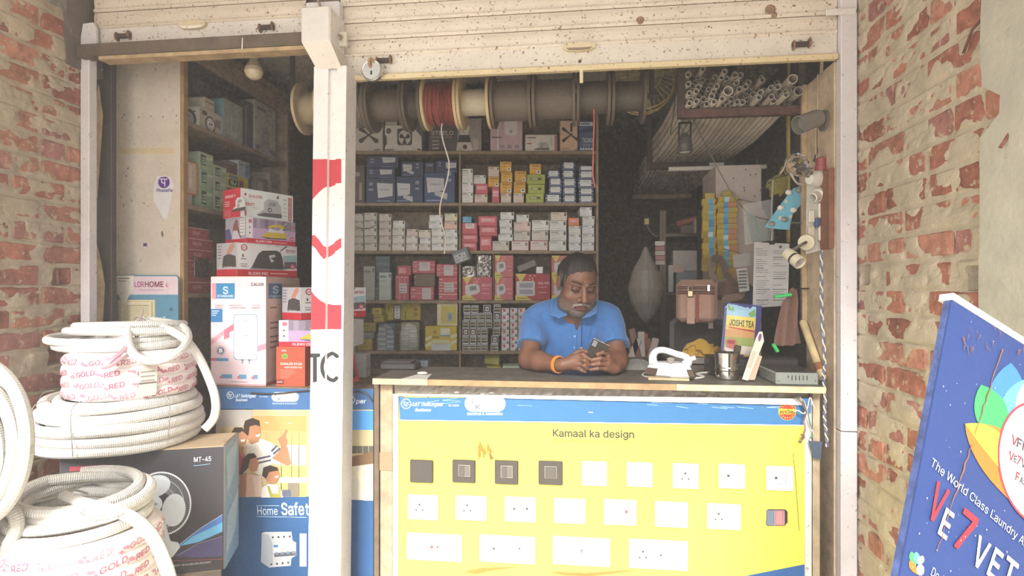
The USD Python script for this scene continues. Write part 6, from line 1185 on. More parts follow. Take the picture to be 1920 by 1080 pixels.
t = Thing('wooden_crate', 'plain wooden crate at the left edge carrying the upright coil', 'crate'); t.part('crate_body', M().box(-2.10, -1.545, 1.15, 1.32, 0.001, .8200, '8a7154', .004), 'wood', 0); t.done()
t = Thing('conduit_coil', 'big upright coil of white corrugated conduit at the left picture edge', 'conduit coil'); m = M(); kx, ky = -1.55, 1.28
cc = P(-45, 830, ky)
for k, (R, dy, dz) in enumerate(((.206, .0, 0), (.166, -.004, 0), (.126, -.008, 0), (.088, -.012, 0), (.188, .046, 0), (.148, .042, 0), (.108, .04, 0))):
    rr = .0168; a = np.linspace(0, 2 * math.pi, 56, False); p = np.stack([cc[0] - .01 * k + R * .72 * np.cos(a), ky + dy + .008 * np.sin(a + k), cc[2] + (-.206 + R) * .25 + R * np.sin(a)], 1)
    m.tube(p, rr, 'b9b6ae', 10, closed=True)
t.part('conduit', m, 'conduit', True); e = spline([P(x, y, ky + .06) for x, y in ((-40, 950), (20, 955), (32, 985), (18, 1020), (2, 1048), (-40, 1060))], 40); t.part('conduit', M().tube(e, .0168, 'b9b6ae', 10), 'conduit', True); t.done()
# ------------------------------------------------------------ the man: bodies are grown as smooth fields and skinned as one surface
class Field:
    def __init__(s, lo, hi, h):
        s.lo, s.h = np.array(lo, float), h; s.n = np.ceil((np.array(hi) - lo) / h).astype(int) + 1; s.d = np.full(s.n, .06, np.float32)
    def region(s, lo, hi):
        a = np.maximum(((np.asarray(lo) - s.lo) / s.h).astype(int), 0); b = np.minimum(np.ceil((np.asarray(hi) - s.lo) / s.h).astype(int) + 1, s.n)
        if (b <= a).any(): return None
        g = np.meshgrid(*[s.lo[k] + s.h * np.arange(a[k], b[k]) for k in range(3)], indexing='ij'); return tuple(slice(a[k], b[k]) for k in range(3)), np.stack(g, -1)
    def put(s, f, lo, hi, k=.012, op='add', pad=.05):
        q = s.region(np.asarray(lo) - pad, np.asarray(hi) + pad)
        if q is None: return s
        sl, p = q; b = f(p).astype(np.float32); a = s.d[sl]
        if op == 'sub': b = -b
        hh = np.clip(.5 + .5 * ((b - a) if op == 'add' else (a - b)) / k, 0, 1)
        s.d[sl] = (b * (1 - hh) + a * hh - k * hh * (1 - hh)) if op == 'add' else (b * (1 - hh) + a * hh + k * hh * (1 - hh)); return s
    def cap(s, a, b, ra, rb=None, k=.012, op='add'):
        a, b = np.asarray(a, float), np.asarray(b, float); rb = ra if rb is None else rb; R = max(ra, rb); ab = b - a
        def f(p):
            t = np.clip(((p - a) @ ab) / (ab @ ab + 1e-12), 0, 1); return np.linalg.norm(p - a - t[..., None] * ab, axis=-1) - (ra + (rb - ra) * t)
        return s.put(f, np.minimum(a, b) - R, np.maximum(a, b) + R, k, op)
    def ball(s, c, r, k=.012, op='add'): return s.cap(c, np.asarray(c, float) + 1e-4, r, k=k, op=op)
    def ell(s, c, r, A=None, k=.012, op='add'):
        c, r = np.asarray(c, float), np.asarray(r, float); A = np.eye(3) if A is None else A; m = r.max()
        def f(p):
            q = (p - c) @ A; l = np.linalg.norm(q / r, axis=-1); g = np.linalg.norm(q / r ** 2, axis=-1); return l * (l - 1) / np.maximum(g, 1e-6)
        return s.put(f, c - m, c + m, k, op)
    def mesh(s, smooth=0):
        d = s.d; n = d.shape; inside = d < 0; acc = np.zeros(tuple(x - 1 for x in n) + (3,)); cnt = np.zeros(tuple(x - 1 for x in n))
        cs = [(i, j, k) for i in (0, 1) for j in (0, 1) for k in (0, 1)]; sub = lambda c: d[c[0]:n[0] - 1 + c[0], c[1]:n[1] - 1 + c[1], c[2]:n[2] - 1 + c[2]]
        for a in cs:
            for ax in range(3):
                if a[ax] == 0:
                    b = list(a); b[ax] = 1; va, vb = sub(a), sub(b); x = (va < 0) != (vb < 0); t = np.where(x, va / np.where(x, va - vb, 1), 0)
                    for q in range(3): acc[..., q] += np.where(x, a[q] + (t if q == ax else 0), 0)
                    cnt += x
        act = cnt > 0; idx = -np.ones(act.shape, int); idx[act] = np.arange(act.sum()); ijk = np.argwhere(act); v = s.lo + s.h * (ijk + acc[act] / cnt[act][:, None]); F = []
        for ax in range(3):
            u, w = (ax + 1) % 3, (ax + 2) % 3; A = [slice(None)] * 3; B = [slice(None)] * 3; A[ax] = slice(0, -1); B[ax] = slice(1, None)
            x = inside[tuple(A)] != inside[tuple(B)]; e = np.argwhere(x); e = e[(e[:, u] > 0) & (e[:, w] > 0) & (e[:, u] < n[u] - 1) & (e[:, w] < n[w] - 1)]
            def at(du, dw): q = e.copy(); q[:, u] += du; q[:, w] += dw; return idx[tuple(q.T)]
            f = np.stack([at(-1, -1), at(0, -1), at(0, 0), at(-1, 0)], 1); fl = ~inside[tuple(A)][tuple(e.T)]; f[fl] = f[fl][:, ::-1]; F.append(f)
        F = quads(np.vstack(F)); v0 = v
        if smooth:
            from scipy.sparse import coo_matrix
            e = np.vstack([F[:, [0, 1]], F[:, [1, 2]], F[:, [2, 0]]]); e = np.vstack([e, e[:, ::-1]]); L = coo_matrix((np.ones(len(e)), (e[:, 0], e[:, 1])), shape=(len(v), len(v))).tocsr(); dg = np.maximum(np.asarray(L.sum(1)), 1)
            for it in range(smooth):
                for w in (.5, -.51): v = v + w * (L @ v / dg - v)
        return v, F
def keepfaces(v, f, mask):
    f = f[mask]; u, inv = np.unique(f, return_inverse=True); return v[u], inv.reshape(-1, 3)

# head frame: s sideways (to his left), f forward, u up
HC = np.array([.006, 2.462, 1.470]); ya, pi_ = math.radians(17), math.radians(20)
hf = np.array([math.sin(ya) * math.cos(pi_), -math.cos(ya) * math.cos(pi_), -math.sin(pi_)]); hs = np.array([math.cos(ya), math.sin(ya), 0]); hs = hs + .05 * np.array([0, 0, -1.0]); hs -= hf * (hs @ hf); hs /= np.linalg.norm(hs); hu = np.cross(hf, hs)
HA = np.stack([hs, hf, hu], 1)
def H(s, f, u): return HC + HA @ np.array([s, f, u]) * 1.06
def head_local(p): return (p - HC) @ HA / 1.06
fld = Field((-.30, 2.16, .98), (.26, 2.74, 1.62), .0034)
E = lambda c, r, k=.015, op='add': fld.ell(H(*c), np.array(r) * 1.06, HA, k, op)
E((0, -.012, .032), (.076, .094, .084)); E((0, .028, -.04), (.063, .066, .082), .02); E((0, .064, -.104), (.027, .026, .02), .03)
for q in (-1, 1):
    E((q * .044, .052, -.032), (.028, .030, .028), .02); E((q * .05, .022, -.078), (.028, .04, .03), .03)
    E((q * .031, .102, .004), (.019, .018, .0125), .010, 'sub'); E((q * .031, .0765, .003), (.017, .0135, .0115), .004)
    E((q * .079, -.008, .002), (.0085, .02, .033), .006); E((q * .088, .004, .006), (.006, .010, .018), .005, 'sub')
C = lambda a, b, ra, rb, k=.008, op='add': fld.cap(H(*a), H(*b), ra, rb, k, op)
for q in (-1, 1): C((q * .012, .087, .024), (q * .05, .074, .026), .0105, .009, .012)
C((0, .092, .014), (0, .117, -.030), .0092, .0148, .010); 
for q in (-1, 1): C((q * .0175, .101, -.035), (q * .016, .1, -.035), .0105, .0105, .006)
C((-.02, .092, -.066), (.02, .092, -.066), .0065, .0065, .006); C((-.015, .092, -.0775), (.015, .092, -.0775), .007, .007, .006); C((-.026, .1, -.0715), (.026, .1, -.0715), .002, .002, .003, 'sub')
fld.cap(H(0, -.02, -.07), (-.012, 2.565, 1.335), .060, .068, .03); fld.cap((-.015, 2.575, 1.30), (-.02, 2.62, 1.14), .078, .08, .04)
fld.cap((-.15, 2.57, 1.315), (.12, 2.57, 1.32), .045, .045, .04)
# arms
Ww = lambda px, py, Y: P(px, py, Y)
ER, EL = np.array([-.205, 2.425, ZT + .049]), np.array([.178, 2.425, ZT + .049])
WR, WL = Ww(1050, 684, 2.285), Ww(1152, 691, 2.315)
WR[2] = max(WR[2], ZT + .034); WL[2] = max(WL[2], ZT + .033)
SR, SL = np.array([-.188, 2.55, 1.305]), np.array([.150, 2.55, 1.312])
for S_, E_, W_ in ((SR, ER, WR), (SL, EL, WL)):
    fld.cap(S_, E_, .050, .043, .02); mid = E_ * .65 + W_ * .35; fld.cap(E_, mid, .0425, .041, .02); fld.cap(mid, W_, .041, .0275, .02)
def finger(pts, r0, r1):
    q = [Ww(*p) for p in pts]; n = len(q) - 1
    for i in range(n): fld.cap(q[i], q[i + 1], r0 + (r1 - r0) * i / n, r0 + (r1 - r0) * (i + 1) / n, .003)
def palm(pts, r): 
    q = [Ww(*p) for p in pts]
    for i in range(1, len(q)): fld.cap(q[0], q[i], r[0], r[1], .008)
palm(((1056, 683, 2.275), (1083, 667, 2.262), (1086, 674, 2.252), (1085, 682, 2.254), (1081, 689, 2.262)), (.022, .0125))
finger(((1083, 666, 2.262), (1094, 665, 2.240), (1103, 673, 2.240)), .0098, .0082); finger(((1086, 674, 2.252), (1097, 676, 2.230), (1104, 683, 2.236)), .0102, .0085)
finger(((1085, 682, 2.254), (1096, 686, 2.234), (1101, 691, 2.240)), .0098, .0082); finger(((1081, 689, 2.262), (1091, 694, 2.246), (1097, 697, 2.250)), .0088, .0074)
finger(((1066, 674, 2.29), (1080, 662, 2.30), (1092, 657, 2.295), (1100, 660, 2.285)), .0125, .0088)
palm(((1149, 690, 2.305), (1139, 667, 2.283), (1141, 675, 2.272), (1139, 684, 2.268), (1134, 691, 2.268)), (.022, .0125))
finger(((1139, 666, 2.283), (1130, 661, 2.258), (1120, 664, 2.250)), .0098, .0082); finger(((1141, 675, 2.272), (1126, 672, 2.244), (1110, 675, 2.243)), .0102, .0085)
finger(((1139, 684, 2.268), (1124, 682, 2.240), (1109, 684, 2.240)), .0098, .0083); finger(((1134, 691, 2.268), (1121, 691, 2.244), (1108, 693, 2.246)), .0088, .0076)
finger(((1144, 682, 2.31), (1141, 668, 2.325), (1136, 656, 2.325), (1130, 650, 2.318)), .0125, .0088)
v, f = fld.mesh(3); v[:, 2] = np.where((v[:, 2] < ZT + .0015) & (v[:, 1] < YBK + .004), ZT + .0015, v[:, 2]); cen = v[f].mean(1); hl = head_local(cen)
col = np.tile(np.array(lin('744f3d')), (len(f), 1)); nzv = meshkit.fbm(cen * 55, 3, 4)[:, None]; col *= .86 + .28 * nzv
inh = cen[:, 2] > 1.33
lip = inh & (np.abs(hl[:, 0]) < .024) & (hl[:, 2] < -.06) & (hl[:, 2] > -.086) & (hl[:, 1] > .085); col[lip] = np.array(lin('643a34'))
lid = inh & (np.abs(np.abs(hl[:, 0]) - .031) < .02) & (np.abs(hl[:, 2] - .004) < .013) & (hl[:, 1] > .07); col[lid] = np.array(lin('5c3d30'))
stub = inh & (hl[:, 2] < -.045) & (hl[:, 1] > -.01) & ~lip & (hl[:, 2] > -.135); col[stub] = col[stub] * .55 + np.array(lin('8c8681')) * .22
t = Thing('person', 'person in a blue short sleeved shirt leaning on the counter over a phone', 'person')
body = t.part('body', M().add((v, f), col), 'skin', True)
# hair, brows, moustache, beard
hfld = Field(HC - .17, HC + .17, .0034)
hfld.ell(H(0, -.016, .036), np.array((.083, .100, .089)) * 1.06, HA)
def streak(p):
    q = (p - HC) @ HA / 1.06; ang = q[..., 0] * 1.0 + q[..., 1] * .35
    return .004 * (meshkit.noise(np.stack([ang * 210, q[..., 1] * 25, q[..., 2] * 25], -1), 4) - .5) + .010 * (meshkit.noise(np.stack([ang * 45, q[..., 1] * 14, q[..., 2] * 14], -1), 9) - .5)
gp = np.stack(np.meshgrid(*[hfld.lo[k] + hfld.h * np.arange(hfld.n[k]) for k in range(3)], indexing='ij'), -1); ql = (gp - HC) @ HA / 1.06
line = np.where(ql[..., 1] > .045, 0.060 + .30 * (ql[..., 1] - .045), .060 + 2.0 * (ql[..., 1] - .045)) + .16 * ql[..., 0] - 1.2 * np.maximum(0, np.abs(ql[..., 0]) - .05) + .012 * meshkit.noise(np.stack([ql[..., 0] * 70, ql[..., 1] * 0, ql[..., 2] * 20], -1), 2)
line = np.maximum(line, np.where(ql[..., 1] > -.02, -.022, -.075)); line = np.where((np.abs(ql[..., 0]) > .06) & (ql[..., 1] < .012) & (ql[..., 1] > -.03), np.maximum(line, .028), line)
hfld.d = np.maximum(hfld.d + streak(gp), (line - ql[..., 2]) * .7).astype(np.float32)
v, f = hfld.mesh(1); cen = v[f].mean(1); hl = head_local(cen); nz = meshkit.noise(np.stack([(hl[:, 0] + .35 * hl[:, 1]) * 240, hl[:, 1] * 22, hl[:, 2] * 22], -1), 6)
c = np.outer(.7 + .7 * nz, lin('221d1a')); g_ = np.clip((np.abs(hl[:, 0]) - .055) / .025, 0, 1) * np.clip((.055 - hl[:, 2]) / .05, 0, 1); wh = np.clip((hl[:, 0] - .062) / .01, 0, 1) * (nz > .5)
c = c * (1 - .4 * np.maximum(g_, wh))[:, None] + np.outer(.4 * np.maximum(g_ * (nz > .45), wh * 1.6), lin('a5a19b')); t.part('hair', M().add((v, f), c), 'hair', True, under=body)
for q in (-1, 1):
    m = M(); pts = [H(q * .013, .0985, .026), H(q * .026, .0965, .033), H(q * .042, .088, .034), H(q * .056, .074, .027)]; m.tube(spline(pts, 14), np.array([.0025, .0032, .0038, .004, .004, .004, .0038, .0035, .0032, .003, .0028, .0025, .002, .0012]), '2f2824', 7); t.part('eyebrow', m, 'hair', True, under=body)
    m = M(); m.tube(spline([H(q * .017, .090, -.003), H(q * .026, .0935, -.0085), H(q * .036, .0925, -.0085), H(q * .046, .086, -.003)], 12), .0016, '2a211d', 6); t.part('eyelash', m, 'hair', True, under=body)
bf = Field(HC - .17, HC + .17, .0034)
for q in (-1, 1): bf.cap(H(q * .004, .104, -.053), H(q * .031, .090, -.064), .0062, .0042, .006); bf.cap(H(q * .031, .090, -.064), H(q * .036, .083, -.078), .0045, .003, .006)
v, f = bf.mesh(0); cen = v[f].mean(1); nz = meshkit.noise(cen * 420, 3); t.part('moustache', M().add((v, f), np.outer(.6 + .7 * nz, lin('918a83'))), 'hair', True, under=body)
bf = Field(HC - .19, HC + .17, .0034); Eb = lambda c, r, k=.015, op='add': bf.ell(H(*c), np.array(r) * 1.06, HA, k, op)
Eb((0, .029, -.043), (.0645, .0665, .0835), .02); Eb((0, .065, -.104), (.029, .028, .0225), .03)
for q in (-1, 1): Eb((q * .05, .023, -.079), (.030, .042, .032), .03)
gp = np.stack(np.meshgrid(*[bf.lo[k] + bf.h * np.arange(bf.n[k]) for k in range(3)], indexing='ij'), -1); ql = (gp - HC) @ HA / 1.06; nn = meshkit.noise(ql * 130, 5) * .012
top_ = np.where(ql[..., 1] > .045, -.083 - nn * .4 - (ql[..., 1] - .045) * .15, -.052 + (ql[..., 1] < .02) * .03 - nn); cut = np.maximum(ql[..., 2] - top_, -.0 - ql[..., 1] + .004)
bf.d = np.maximum(bf.d - .0002 + .003 * (meshkit.noise(gp * 330, 8) - .45), cut * .8).astype(np.float32)
v, f = bf.mesh(0); cen = v[f].mean(1); nz = meshkit.noise(cen * 380, 3); t.part('beard', M().add((v, f), np.outer(.55 + .8 * nz, lin('635a53'))), 'hair', True, under=body)
# shirt
sf = Field((-.33, 2.36, .78), (.30, 2.88, 1.46), .0048); CX = -.02
sf.ell((CX, 2.60, 1.20), (.185, .118, .185), k=.04); sf.ell((CX, 2.645, 1.02), (.172, .138, .20), k=.05); sf.ell((CX, 2.70, .90), (.17, .14, .13), k=.05)
sf.cap((-.155, 2.565, 1.325), (.118, 2.565, 1.33), .058, .058, .05); sf.cap((-.10, 2.565, 1.35), (-.05, 2.56, 1.372), .042, .04, .04); sf.cap((.07, 2.565, 1.352), (.03, 2.56, 1.372), .042, .04, .04)
for S_, E_ in ((SR, ER), (SL, EL)):
    b = S_ + (E_ - S_) * .80; sf.cap(S_ + [0, 0, -.005], b, .060, .064, .035)
gp = np.stack(np.meshgrid(*[sf.lo[k] + sf.h * np.arange(sf.n[k]) for k in range(3)], indexing='ij'), -1)
for S_, E_, sg in ((SR, ER, -1), (SL, EL, 1)):       # clean hems
    d = (E_ - S_) / np.linalg.norm(E_ - S_); hem = S_ + (E_ - S_) * .665; near = np.linalg.norm(gp - (S_ + (E_ - S_) * .85), axis=-1) < .125
    q = (gp - hem) @ d; sf.d = np.where(near & (sg * (gp[..., 0] - CX) > .11), np.maximum(sf.d, q), sf.d)
wave = .0065 * (meshkit.fbm(np.stack([gp[..., 0] * 26, gp[..., 1] * 12, gp[..., 2] * 7], -1), 3, 7) - .5) + .004 * (meshkit.noise(np.stack([gp[..., 0] * 16 + gp[..., 2] * 22, gp[..., 1] * 14, gp[..., 2] * 16], -1), 3) - .5)
sf.d += (wave * np.clip((1.42 - gp[..., 2]) / .1, 0, 1) * 2.6).astype(np.float32)
# open neck: a V cut down the front and a round opening at the top
nk = np.linalg.norm((gp - np.array([-.010, 2.548, 1.405])) / np.array([.060, .066, .066]), axis=-1) - 1
V0 = np.array([.004, 2.47, 1.262]); vv = np.maximum(np.abs(gp[..., 0] - V0[0]) - .24 * (gp[..., 2] - V0[2]) - .003, gp[..., 1] - 2.53)
sf.d = np.maximum(sf.d, -np.minimum(nk * .06, vv)).astype(np.float32)
v, f = sf.mesh(2); v[:, 2] = np.where((v[:, 2] < ZT + .002) & (v[:, 1] < YBK + .004), ZT + .002, v[:, 2]); SHC = '426ea6'
v[:, 1] = np.where((v[:, 2] < ZT + .004) & (v[:, 1] < YBK + .004), YBK + .004, v[:, 1])
cen = v[f].mean(1); c = np.tile(lin(SHC), (len(f), 1)); shirt = t.part('shirt', M().add((v, f), c), 'cloth', True, under=body)
sfl = trimesh.Trimesh(v, f, process=False)
def on_front(x, z): 
    k = np.abs(v[:, 0] - x) + np.abs(v[:, 2] - z); i = np.argsort(k)[:14]; return v[i][:, 1].min()
# collar flaps, placket, buttons, pocket, pen cord
CO2 = '4976ae'
def flap(pts, th=.004):
    a = np.array(pts); n = np.cross(a[1] - a[0], a[2] - a[0]); n /= np.linalg.norm(n); n = n if n[1] < 0 else -n; k = len(a); vv = np.vstack([a, a + n * th])
    F = [[0, i, i + 1] for i in range(1, k - 1)] + [[k, k + i + 1, k + i] for i in range(1, k - 1)] + [q for i in range(k) for q in ([i, k + i, k + (i + 1) % k], [i, k + (i + 1) % k, (i + 1) % k])]; return vv, np.array(F)
for pts in ([P(1045, 556, 2.540), P(1052, 574, 2.475), P(1062, 592, 2.432), P(1049, 597, 2.420), P(1032, 590, 2.436), P(1034, 566, 2.49)], [P(1114, 564, 2.540), P(1107, 580, 2.470), P(1091, 597, 2.425), P(1104, 595, 2.412), P(1119, 587, 2.422), P(1120, 570, 2.485)]):
    m = M(); m.add(flap(pts, .006), CO2); t.part('collar', m, 'cloth', 0, under=body)
m = M(); pl_ = [(x, on_front(x, z) - .0015, z) for x, z in ((.004, 1.262), (.000, 1.23), (-.002, 1.20), (-.003, 1.17), (-.003, 1.13))]
m.tube(spline(pl_, 16), .0042, CO2, 6); t.part('placket', m, 'cloth', True, under=body)
for z in (1.235, 1.185, 1.135): m = M().lat([(1e-4, 0), (.005, 0), (.005, .0015), (1e-4, .002)], (-.006, on_front(-.006, z) - .002, z), (0, -1, 0), '7fa4cf', 10); t.part('button', m, 'plastic', under=body)
m = M(); a, b, z0, z1 = .036, .105, 1.15, 1.235; g = [[(x, on_front(x, z) - .0035, z) for z in np.linspace(z0, z1, 5)] for x in np.linspace(a, b, 6)]; g = np.array(g).reshape(-1, 3); i, j = np.meshgrid(range(5), range(4), indexing='ij'); i, j = i.ravel(), j.ravel()
m.add((g, np.stack([i * 5 + j, (i + 1) * 5 + j, (i + 1) * 5 + j + 1, i * 5 + j + 1], 1)), '406ca4'); t.part('pocket', m, 'cloth', True, under=body)
q = [(x, on_front(x, z) - .004, z) for x, z in ((.0255, 1.29), (.025, 1.25), (.0245, 1.21), (.0245, 1.185))]; m = M().tube(spline(q, 14), .0018, '27324a', 6); m.ball(np.array(q[-1]) + [0, -.004, -.004], .007, 'b9cfe0', 2); t.part('cord', m, 'plastic', True, under=body, label='thin dark cord with a pale blue bead')
# trousers and shoes behind the counter
tf_ = Field((-.24, 2.50, .10), (.20, 2.92, .98), .008)
for sg in (-1, 1): tf_.cap((CX + sg * .085, 2.715, .86), (CX + sg * .10, 2.70, .52), .09, .07, .03); tf_.cap((CX + sg * .10, 2.70, .52), (CX + sg * .105, 2.72, .20), .068, .055, .03)
tf_.ell((CX, 2.72, .90), (.165, .125, .09), k=.03); v, f = tf_.mesh(2); t.part('trousers', M().add((v, f), '3c3a40'), 'cloth', True, under=body)
for sg in (-1, 1): t.part('shoe', M().add(chamfer(CX + sg * .105 - .045, CX + sg * .105 + .045, 2.56, 2.80, FLOOR + .001, FLOOR + .085, .03), '2c2724'), 'plastic', 40, under=body)
# red and yellow thread round the wrist, watch the ring
d = WR - ER; d /= np.linalg.norm(d); c0 = Ww(1047, 683, 2.295); c0 = WR - d * .012; x = np.cross(d, (0, 0, 1)); x /= np.linalg.norm(x); y = np.cross(x, d)
wb = []
for k, cc_ in enumerate(('b8321e', 'd9a02c', 'c2401f', 'd98a28')):
    a = np.linspace(0, 2 * math.pi, 30, False); p = c0 + d * (-.006 + k * .004) + np.outer(np.cos(a) * .0335, x) + np.outer(np.sin(a) * .0335, y); wb.append((p, cc_))
m = M(); [m.tube(p, .003, c_, 6, closed=True) for p, c_ in wb]; t.part('wrist_thread', m, 'cloth', True, under=body, label='red and yellow thread bracelet'); 
m = M(); q = Ww(1106, 675, 2.243); m.ball(q + [-.001, -.004, .006], .0035, 'd5d2cc', 1); t.part('ring', m, 'metal', True, under=body)
t.done()
# the phone in his hands
up = np.array([.42, .30, .86]); up /= np.linalg.norm(up); Rr = np.array([.93, -.05, -.36]); Rr -= up * (Rr @ up); Rr /= np.linalg.norm(Rr); A = np.stack([Rr, np.cross(up, Rr), up], 1); pc = P(1117, 664, 2.287)
t = Thing('mobile_phone', 'grey brown mobile phone held upright in both hands of the man', 'phone')
t.part('phone_body', M().add(chamfer(-.036, .036, -.004, .004, -.055, .056, .003), '3d352c', A=A, at=pc), 'cloth', 25)
m = M(); m.add(chamfer(-.031, -.012, -.006, -.0045, .024, .05, .0012), '2f2924', A=A, at=pc); k = t.part('camera_bump', m, 'gloss', 0)
m = M()
for z in (.042, .031): m.lat([(1e-4, 0), (.004, 0), (.004, .001), (1e-4, .001)], pc + A @ np.array([-.0215, -.006, z]), A @ np.array([0, -1.0, 0]), '1c1a1c', 12)
t.part('lens', m, 'gloss', under=k, kind='stuff'); m = M().add(chamfer(-.0362, .0362, -.0042, .0042, .0545, .0565, .001), 'b9ad9c', A=A, at=pc); t.part('bright_rim', m, 'metal', 0); t.done()
# ------------------------------------------------------------ cable spools on the rod
YR, ZR = 2.64, 2.345
t = Thing('spool_rod', 'steel rod carrying the row of cable spools below the shutter', 'rod')
xa, xb = P(545, 200, YR)[0], P(1232, 200, YR)[0]
t.part('rod', M().cyl((xa, YR, ZR), (xb, YR, ZR), .013, '5a5048', 12), 'rust', True)
for x in (xa + .01, P(1222, 200, YR)[0]): t.part('hanger', M().box(x - .012, x + .012, YR - .004, YR + .004, ZR - .014, ROOF, '4a423c', .001), 'rust', 0)
t.done()
def spool(pl, pr, rc, cf, cc, label, wire=None, wlab=None, rf=.125):
    a, b = P(pl, 200, YR)[0], P(pr, 200, YR)[0]; t = Thing('cable_spool', label, 'spool'); th = .014
    for x in (a, b - th): t.part('flange', M().lat([(.0145, 0), (rf, 0), (rf + .001, .002), (rf + .001, th - .002), (rf, th), (.0145, th), (.0145, 0)], (x, YR, ZR), (1, 0, 0), cf, 48), 'card', 30)
    t.part('core', M().lat([(.0145, 0), (rc, 0), (rc, b - a - 2 * th), (.0145, b - a - 2 * th)], (a + th, YR, ZR), (1, 0, 0), cc, 36), 'card', 30)
    if wire:
        m = M(); r = random.Random(int(pl)); n = int((b - a - 2 * th) / .0052)
        for i in range(n * 2):
            x = a + th + .004 + (b - a - 2 * th - .008) * r.random(); an = np.linspace(0, 2 * math.pi, 36, False); R = rc + .004 + .01 * r.random(); sk = r.uniform(-.012, .012); xx = np.clip(x + sk * np.sin(an), a + th + .003, b - th - .003)
            m.tube(np.stack([xx, YR + R * np.cos(an), ZR + R * np.sin(an)], 1), .0028, np.array(lin(wire)) * r.uniform(.75, 1.2), 5, closed=True)
        t.part('wound_wire', m, 'plastic', True, kind='stuff', label=wlab)
    t.done()
spool(568, 612, .08, 'b8a482', '9c8b70', 'pale spool half hidden behind the pillar')
spool(634, 697, .085, '6a5c4c', '7a7062', 'dark spool with grey wire right of the pillar', '8d867a')
spool(698, 764, .075, '65584a', '6b5f52', 'bare dark spool under the padlock')
spool(765, 798, .07, '6a5d4e', '5f5448', 'narrow bare dark spool left of the red wire spool')
spool(799, 863, .088, 'd0b98e', '8a4a40', 'pale spool wound with dull red wire', 'a05248', 'dull red wire')
spool(864, 922, .062, 'cbb48c', 'c8bda4', 'pale spool with an empty white core')
spool(924, 998, .092, '6b5d4d', '6e6356', 'dark empty spool right of the pale white core spool')
spool(1000, 1079, .090, '6d5f50', '6a5f52', 'dark empty spool in the middle of the right half of the rod')
spool(1081, 1143, .075, '62564a', '5f564c', 'dark spool from which the pink wire hangs')
spool(1145, 1208, .068, '5f5347', '5a5148', 'last dark spool at the right end of the rod')
def wire(name, pts, r, col, label, mat='plastic', n=40):
    solo(name, M().tube(spline([P(*q) for q in pts], n), r, col, 6), mat, label, 'wire', smooth=True)
wire('pink_wire', [(1113, 205, 2.545), (1114, 225, 2.54), (1113, 262, 2.545), (1112, 300, 2.54), (1112, 330, 2.545), (1116, 352, 2.54)], .0035, 'c4604e', 'pink wire hanging straight down from a dark spool')
wire('white_wire', [(829, 232, 2.54), (828, 250, 2.53), (837, 285, 2.535), (842, 305, 2.535), (840, 330, 2.53), (832, 360, 2.535), (825, 388, 2.53), (827, 415, 2.535), (834, 440, 2.53), (833, 476, 2.53)], .0035, 'c9bdb2', 'pale wire hanging from the red wire spool before the shelf')
wire('white_wire', [(634, 392, 2.195), (648, 410, 2.5), (668, 425, 2.85), (690, 428, 3.2), (705, 422, 3.487)], .003, 'b5aca0', 'short pale wire curving out from behind the pillar')
wire('thin_cable', [(1276, 178, 2.52), (1300, 225, 2.6), (1330, 285, 2.75), (1362, 345, 2.8), (1398, 395, 2.75), (1440, 412, 2.6), (1475, 417, 2.5), (1503, 418, 2.42)], .0028, '6b6a5c', 'thin dark cable sagging from the pipe rack to the socket board')
# yellowed fan above the passage
c = P(1205, 150, 2.95); t = Thing('wall_fan', 'yellowed old fan under the ceiling right of the spools', 'fan'); R = .17; m = M(); an = np.linspace(0, 2 * math.pi, 40, False)
for r_, y in ((R, 0), (R * .97, -.05), (R * .97, .05), (R * .5, -.075)): m.tube(np.stack([c[0] + r_ * np.cos(an), c[1] + y + 0 * an, c[2] + r_ * np.sin(an)], 1), .004, 'c9b478', 6, closed=True)
for k in range(36):
    a = 2 * math.pi * k / 36; d = np.array([math.cos(a), 0, math.sin(a)]); m.tube([c + d * R + [0, .05, 0], c + d * R * 1.0, c + d * R * .97 + [0, -.05, 0], c + d * R * .5 + [0, -.075, 0], c + d * .03 + [0, -.08, 0]], .002, 'c4af74', 4)
t.part('cage', m, 'gloss', True, kind='stuff'); t.part('motor', M().lat([(1e-4, 0), (.05, 0), (.06, .03), (.06, .1), (1e-4, .12)], c + [0, .0, 0], (0, 1, 0), 'bfae7c', 24), 'gloss')
for k in range(3):
    a = math.radians(30 + 120 * k); u = np.array([math.cos(a), 0, math.sin(a)]); w = np.array([-math.sin(a), .35, math.cos(a)]); v = np.array([c + u * .03 - w * .02, c + u * R * .85 - w * .05, c + u * R * .9 + w * .05, c + u * .05 + w * .03]); t.part('blade', M().add((np.vstack([v, v + [0, .004, 0]]), np.array([[0, 1, 2], [0, 2, 3], [4, 6, 5], [4, 7, 6], [0, 4, 5], [0, 5, 1], [1, 5, 6], [1, 6, 2], [2, 6, 7], [2, 7, 3], [3, 7, 4], [3, 4, 0]])), 'd6cfae'), 'gloss', 0)
t.part('stem', M().cyl(c + [0, .08, .05], (c[0], c[1] + .08, ROOF), .012, '5d564c', 10), 'metal'); t.done()
